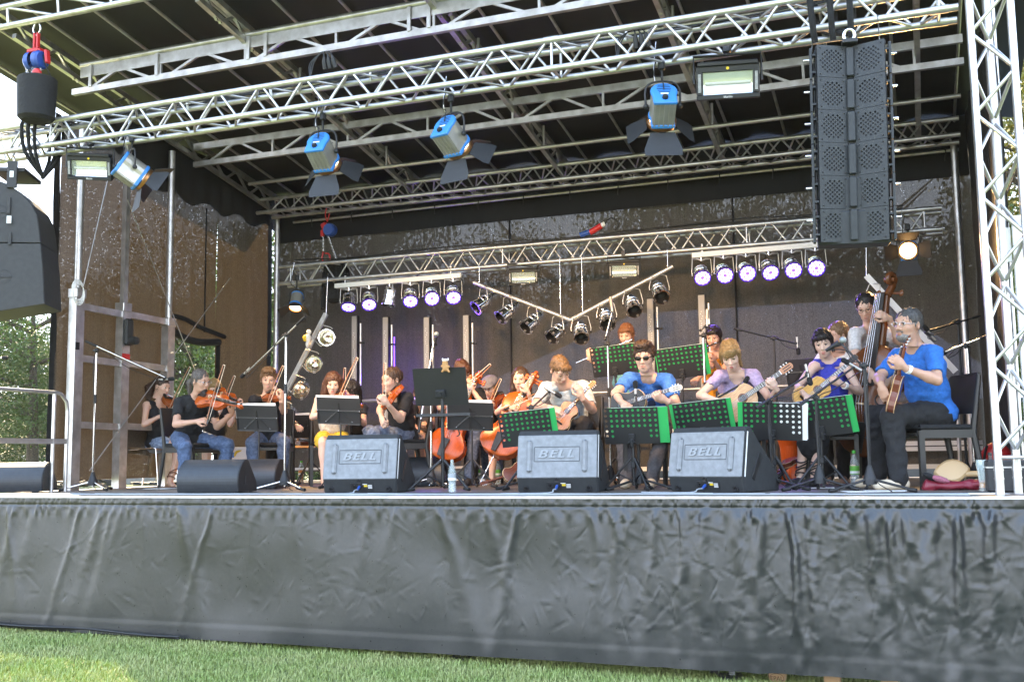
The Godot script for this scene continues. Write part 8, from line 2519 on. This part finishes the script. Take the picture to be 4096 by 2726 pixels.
	person({label = "dark haired woman in an orange top standing at the back, playing the flute", s = 0.97, pel = Vector3(-1.942, 0.902, -3.9), neck = Vector3(-1.898, 1.335, -3.686), shL = Vector3(-1.773, 1.262, -3.62), shR = Vector3(-1.956, 1.271, -3.552), elL = Vector3(-1.789, 1.077, -3.428), wrL = Vector3(-1.835, 1.209, -3.236), elR = Vector3(-1.887, 1.158, -3.32), wrR = Vector3(-1.977, 1.035, -3.137), head = Vector3(-1.893, 1.481, -3.581), knL = Vector3(-1.858, 0.466, -3.901), anL = Vector3(-1.858, 0.085, -3.931), knR = Vector3(-2.026, 0.466, -3.839), anR = Vector3(-2.026, 0.085, -3.869), footL = Vector3(-1.871, 0.032, -3.786), footR = Vector3(-2.04, 0.032, -3.724), hdL = Vector3(-0.191, 0.556, 0.809), pnL = Vector3(-0.287, -0.626, -0.725), hdR = Vector3(-0.375, -0.516, 0.77), pnR = Vector3(-0.287, -0.626, -0.725), face = Vector3(-0.087, -0.345, 0.934), foot = Vector3(-0.093, 0, 0.996), skin = M.skin_3, hair = M.hair_dark, style = "bob", shirt = M.shirt_orange, sleeve = 0.5, trousers = M.trouser_black, legs = 1, fem = true})
	person({label = "blonde woman with a fringe and a lilac T-shirt, looking down at her pale guitar", s = 1.03, pel = Vector3(-1.466, 0.556, -2.25), neck = Vector3(-1.428, 1.003, -1.996), shL = Vector3(-1.274, 0.951, -1.945), shR = Vector3(-1.559, 0.949, -1.901), elL = Vector3(-1.129, 0.731, -1.842), wrL = Vector3(-1.049, 0.807, -1.615), elR = Vector3(-1.7, 0.785, -1.719), wrR = Vector3(-1.521, 0.726, -1.552), head = Vector3(-1.451, 1.122, -1.849), knL = Vector3(-1.286, 0.504, -1.837), anL = Vector3(-1.306, 0.085, -1.883), knR = Vector3(-1.49, 0.518, -1.799), anR = Vector3(-1.487, 0.085, -1.849), footL = Vector3(-1.279, 0.032, -1.731), footR = Vector3(-1.46, 0.032, -1.697), hdL = Vector3(-0.356, 0.735, 0.577), pnL = Vector3(-0.518, 0.442, -0.732), hdR = Vector3(0.897, -0.354, -0.265), pnR = Vector3(-0.287, -0.626, -0.725), face = Vector3(0.104, -0.513, 0.852), foot = Vector3(0.177, 0, 0.984), skin = M.skin_2, hair = M.hair_blond, style = "fringe", shirt = M.shirt_lilac, sleeve = 0.5, trousers = M.trouser_black, legs = 1, fem = true, deep = true, necklace = true, shoes = M.trouser_dark})
	person({label = "smiling woman with short dark hair and a sleeveless royal blue top, playing a yellow guitar", s = 1, pel = Vector3(-0.666, 0.54, -2.35), neck = Vector3(-0.673, 1.087, -2.304), shL = Vector3(-0.536, 1.029, -2.231), shR = Vector3(-0.793, 1.028, -2.207), elL = Vector3(-0.425, 0.795, -2.139), wrL = Vector3(-0.545, 0.845, -1.931), elR = Vector3(-0.92, 0.846, -2.044), wrR = Vector3(-0.852, 0.771, -1.821), head = Vector3(-0.707, 1.224, -2.185), knL = Vector3(-0.747, 0.493, -1.92), anL = Vector3(-0.807, 0.085, -1.906), knR = Vector3(-0.867, 0.497, -1.961), anR = Vector3(-0.922, 0.085, -1.946), footL = Vector3(-0.856, 0.032, -1.764), footR = Vector3(-0.971, 0.032, -1.804), hdL = Vector3(-0.767, 0.442, 0.465), pnL = Vector3(-0.173, 0.614, -0.77), hdR = Vector3(0.724, -0.655, -0.217), pnR = Vector3(-0.287, -0.626, -0.725), face = Vector3(-0.021, -0.343, 0.939), foot = Vector3(-0.327, 0, 0.945), skin = M.skin_2, hair = M.hair_dark, style = "bob", shirt = M.shirt_royal, sleeve = 0, trousers = M.trouser_black, legs = 0.55, fem = true, skirt = true, shoes = M.trouser_dark, straps = 4, strap_mat = M.black_cloth, band = "L"})
	person({label = "brown haired man in white sitting behind the woman in royal blue", s = 1, pel = Vector3(-0.706, 0.76, -3.1), neck = Vector3(-0.637, 1.218, -2.911), shL = Vector3(-0.51, 1.126, -2.814), shR = Vector3(-0.772, 1.138, -2.812), elL = Vector3(-0.488, 0.928, -2.625), wrL = Vector3(-0.538, 0.751, -2.463), elR = Vector3(-0.818, 0.941, -2.626), wrR = Vector3(-0.758, 0.779, -2.452), head = Vector3(-0.628, 1.349, -2.781), knL = Vector3(-0.612, 0.571, -2.714), anL = Vector3(-0.624, 0.085, -2.763), knR = Vector3(-0.767, 0.575, -2.706), anR = Vector3(-0.759, 0.085, -2.755), footL = Vector3(-0.618, 0.032, -2.613), footR = Vector3(-0.753, 0.032, -2.605), hdL = Vector3(-0.203, -0.721, 0.662), pnL = Vector3(-0.287, -0.626, -0.725), hdR = Vector3(0.241, -0.66, 0.711), pnR = Vector3(-0.287, -0.626, -0.725), face = Vector3(-0.747, -0.197, 0.635), foot = Vector3(0.042, 0, 0.999), skin = M.skin_3, hair = M.hair_sand, style = "short", shirt = M.shirt_white, sleeve = 0.5, trousers = M.trouser_dark, legs = 1, fem = false})
	person({label = "dark haired man with glasses and a printed white T-shirt, standing at the double bass", s = 1.04, pel = Vector3(-0.365, 0.967, -3.1), neck = Vector3(-0.337, 1.416, -2.838), shL = Vector3(-0.165, 1.334, -2.812), shR = Vector3(-0.466, 1.341, -2.717), elL = Vector3(-0.089, 1.243, -2.551), wrL = Vector3(-0.164, 1.43, -2.395), elR = Vector3(-0.465, 1.089, -2.581), wrR = Vector3(-0.341, 0.982, -2.386), head = Vector3(-0.358, 1.588, -2.755), knL = Vector3(-0.279, 0.499, -3.097), anL = Vector3(-0.279, 0.085, -3.127), knR = Vector3(-0.451, 0.499, -3.043), anR = Vector3(-0.451, 0.085, -3.073), footL = Vector3(-0.307, 0.032, -2.974), footR = Vector3(-0.479, 0.032, -2.919), hdL = Vector3(-0.718, 0.395, 0.573), pnL = Vector3(-0.538, -0.203, -0.818), hdR = Vector3(0.589, -0.807, 0.035), pnR = Vector3(-0.287, -0.626, -0.725), face = Vector3(-0.157, -0.478, 0.864), foot = Vector3(-0.179, 0, 0.984), skin = M.skin_0, hair = M.hair_dark, style = "short", shirt = M.shirt_white, sleeve = 0.65, trousers = M.trouser_dark, legs = 1, fem = false, glasses = "dark", ink = M.ink_grey, text = ["S.OLIV"], text_size = 0.0032})
	person({label = "grey bearded man in a bright blue T-shirt and black trousers, playing guitar", s = 1.08, pel = Vector3(0.136, 0.583, -1.6), neck = Vector3(0.034, 1.095, -1.463), shL = Vector3(0.159, 1.019, -1.327), shR = Vector3(-0.098, 1.03, -1.598), elL = Vector3(0.165, 0.805, -1.121), wrL = Vector3(-0.048, 0.894, -0.993), elR = Vector3(-0.247, 0.856, -1.409), wrR = Vector3(-0.226, 0.793, -1.153), head = Vector3(-0.012, 1.244, -1.337), knL = Vector3(-0.159, 0.555, -1.229), anL = Vector3(-0.134, 0.085, -1.218), knR = Vector3(-0.297, 0.576, -1.796), anR = Vector3(-0.296, 0.085, -1.787), footL = Vector3(-0.279, 0.032, -1.145), footR = Vector3(-0.441, 0.032, -1.714), hdL = Vector3(-0.633, 0.642, 0.433), pnL = Vector3(-0.706, 0.318, -0.633), hdR = Vector3(0.255, -0.966, 0.043), pnR = Vector3(0.544, -0.063, -0.837), face = Vector3(-0.624, -0.023, 0.781), foot = Vector3(-0.894, 0.003, 0.449), skin = M.skin_1, hair = M.hair_steel, style = "short", shirt = M.shirt_bright_blue, sleeve = 0.75, trousers = M.trouser_black, legs = 1, fem = false, glasses = "wire", beard = M.beard_grey, shoes = M.cream_leather, sandal = true, band = "L", wide = 1.14, loose = 1.12, hem = 0.07})
	# violins, bows, cellos, guitars
	var vio := "violins and violas"
	fiddle("violin", "brown violin held by the woman in the black tank top", Vector3(-7.966, 0.979, -2.5), Vector3(-7.872, 0.949, -2.75), X * 0.1 + Y * 0.75 + Z * 0.65, 0.34, 0.034, M.varnish_brown, vio)
	bow("bow pointing up right of the woman in the black tank top", Vector3(-7.773, 0.812, -2.35), Vector3(-7.564, 1.337, -2.45), X)
	fiddle("viola", "large bright orange viola held by the ponytailed man", Vector3(-6.939, 0.941, -1.82), Vector3(-6.329, 0.815, -1.72), Y * 0.72 + Z * 0.7, 0.41, 0.04, M.varnish, vio)
	bow("bow crossing the orange viola of the ponytailed man", Vector3(-6.69, 0.681, -1.62), Vector3(-6.594, 1.264, -1.75), X)
	fiddle("violin", "orange violin half hidden behind the ponytailed man's viola", Vector3(-7.413, 1.057, -2.7), Vector3(-6.991, 0.91, -2.6), Y * 0.7 + Z * 0.7, 0.35, 0.034, M.varnish, vio)
	bow("bow behind the ponytailed man's viola, tip at his right", Vector3(-7.171, 0.913, -2.55), Vector3(-7.077, 1.227, -2.6), X)
	fiddle("violin", "violin held by the young violinist in jeans", Vector3(-6.603, 0.99, -2.55), Vector3(-6.143, 0.927, -2.3), Y * 0.75 + Z * 0.6, 0.35, 0.034, M.varnish_brown, vio)
	bow("bow of the young violinist in jeans", Vector3(-6.444, 0.84, -2.3), Vector3(-6.346, 1.297, -2.45), X)
	fiddle("violin", "violin held by the girl in yellow shorts", Vector3(-5.694, 0.969, -2.42), Vector3(-5.225, 0.809, -2.2), Y * 0.75 + Z * 0.6, 0.35, 0.034, M.varnish_brown, vio)
	bow("long bow of the girl in yellow shorts", Vector3(-5.501, 0.846, -2.15), Vector3(-5.38, 1.332, -2.35), X)
	bow("bow tip standing up behind the girl in yellow shorts", Vector3(-6.029, 0.949, -3.2), Vector3(-6.078, 1.322, -3.3), X)
	fiddle("violin", "violin pointing down, held by the boy in profile", Vector3(-4.695, 0.969, -1.98), Vector3(-4.705, 0.776, -1.7), X * -0.55 + Y * 0.35 + Z * 0.3, 0.35, 0.034, M.varnish, vio)
	bow("upright bow in front of the boy in profile", Vector3(-4.731, 0.645, -1.72), Vector3(-4.77, 1.207, -1.8), X)
	fiddle("cello", "bright orange cello behind the conductor's stand", Vector3(-4.475, 0.265, -2.45), Vector3(-4.154, 1.15, -2.75), X * -0.2 + Y * 0.35 + Z * 0.95, 0.7, 0.11, M.varnish, "cellos")
	bow("bow of the cellist behind the conductor's stand", Vector3(-4.235, 1.011, -2.6), Vector3(-3.995, 1.214, -2.65), Y)
	fiddle("cello", "bright orange cello held by the long haired girl", Vector3(-3.779, 0.295, -2.15), Vector3(-3.466, 1.103, -2.55), X * -0.2 + Y * 0.35 + Z * 0.95, 0.7, 0.11, M.varnish, "cellos")
	bow("bow lying across the girl's cello", Vector3(-3.64, 0.753, -2.15), Vector3(-3.338, 0.896, -2.25), Y * -1.0)
	fiddle("violin", "dark violin of the boy in the grey cap", Vector3(-4.242, 0.974, -3.5), Vector3(-4.276, 0.774, -3.3), X * -0.5 + Y * 0.3 + Z * 0.7, 0.33, 0.034, M.varnish_dark, vio)
	bow("bow of the boy in the grey cap", Vector3(-4.298, 0.826, -3.3), Vector3(-4.198, 1.134, -3.4), X)
	fiddle("violin", "dark violin lying on the empty plywood chair", Vector3(-7.482, 0, -4.369) * Vector3(1, 0, 1) + Vector3(0.1, 0.5, 0.2), Vector3(-7.482, 0, -4.369) * Vector3(1, 0, 1) + Vector3(0.62, 0.47, 0.3), Vector3.UP, 0.35, 0.034, M.varnish_dark, vio)
	fiddle("double_bass", "tall brown double bass held by the man in the printed white T-shirt", Vector3(-0.394, 0.231, -2.5), Vector3(-0.119, 1.843, -2.55), X * -0.8 + Y * 0.1 + Z * 0.55, 1.0, 0.18, M.varnish_bass, "")
	guitar("reddish classical guitar held by the blond man in white", Vector3(-3.018, 0.547, -1.7), Vector3(-2.696, 0.969, -1.95), X * -0.35 + Y * 0.15 + Z * 0.9, M.cedar, M.mahogany, M.cedar)
	guitar("black bodied guitar with a pale headstock held by the man in sunglasses", Vector3(-2.433, 0.692, -1.52), Vector3(-1.818, 0.856, -1.55), Y * 0.25 + Z * 0.95, M.ebony, M.ebony, M.maple)
	guitar("pale spruce guitar held by the woman in lilac", Vector3(-1.53, 0.615, -1.64), Vector3(-0.923, 1.017, -1.72), Y * 0.2 + Z * 0.95, M.spruce, M.mahogany, M.cedar)
	guitar("honey yellow guitar held by the woman in royal blue", Vector3(-0.91, 0.676, -1.88), Vector3(-0.417, 1.092, -2), Y * 0.2 + Z * 0.95, M.honey, M.mahogany, M.rosewood)
	guitar("dark red guitar seen from its side, held by the bearded man", Vector3(-0.195, 0.583, -1.2), Vector3(-0.026, 1.155, -1.1), X * -0.88 + Y * -0.1 + Z * -0.46, M.cedar, M.mahogany, M.mahogany)
	guitar("dark red guitar lying on its side at the foot of the girl cellist", Vector3(-3.316, 0.167, -1.75), Vector3(-3.653, 0.043, -1.5), X * 0.2 + Y * -0.25 + Z * -0.95, M.cedar, M.mahogany, M.mahogany)
	guitar("dark red guitar on the floor behind the strappy shoes", Vector3(-1.003, 0.214, -2.4), Vector3(-1.165, 0.088, -2), X * 0.7 + Z * -0.7, M.cedar, M.mahogany, M.mahogany)
	flute("silver flute of the ginger woman, its end sticking out left", Vector3(-2.744, 1.5, -3.54), Vector3(-3.297, 1.255, -3.3))
	flute("silver flute of the woman in orange", Vector3(-1.825, 1.413, -3.46), Vector3(-2.069, 1.268, -3.1))
	var dr := thing("hand_drum", "orange wooden hand drum with rope lacing, behind the woman in royal blue", "drum", Vector3(-1.098, 0.744, -2.9) * Vector3(1, 0, 1))
	var mb := MB.new()
	mb.lathe(Transform3D(), [Vector2(0.1, 0), Vector2(0.085, 0.2), Vector2(0.1, 0.35), Vector2(0.16, 0.55), Vector2(0.165, 0.68), Vector2(0.15, 0.7), Vector2(0, 0.7)], 18)
	obj("shell", mb, M.varnish, dr)
	mb = MB.new()
	for i in 16:
		var a := TAU * i / 16
		var a2 := a + TAU / 32
		mb.tube([Vector3(0.168 * cos(a), 0.67, 0.168 * sin(a)), Vector3(0.15 * cos(a2), 0.5, 0.15 * sin(a2)), Vector3(0.168 * cos(a + TAU / 16), 0.67, 0.168 * sin(a + TAU / 16))], 0.004, 4)
	obj("rope", mb, M.paper, dr)
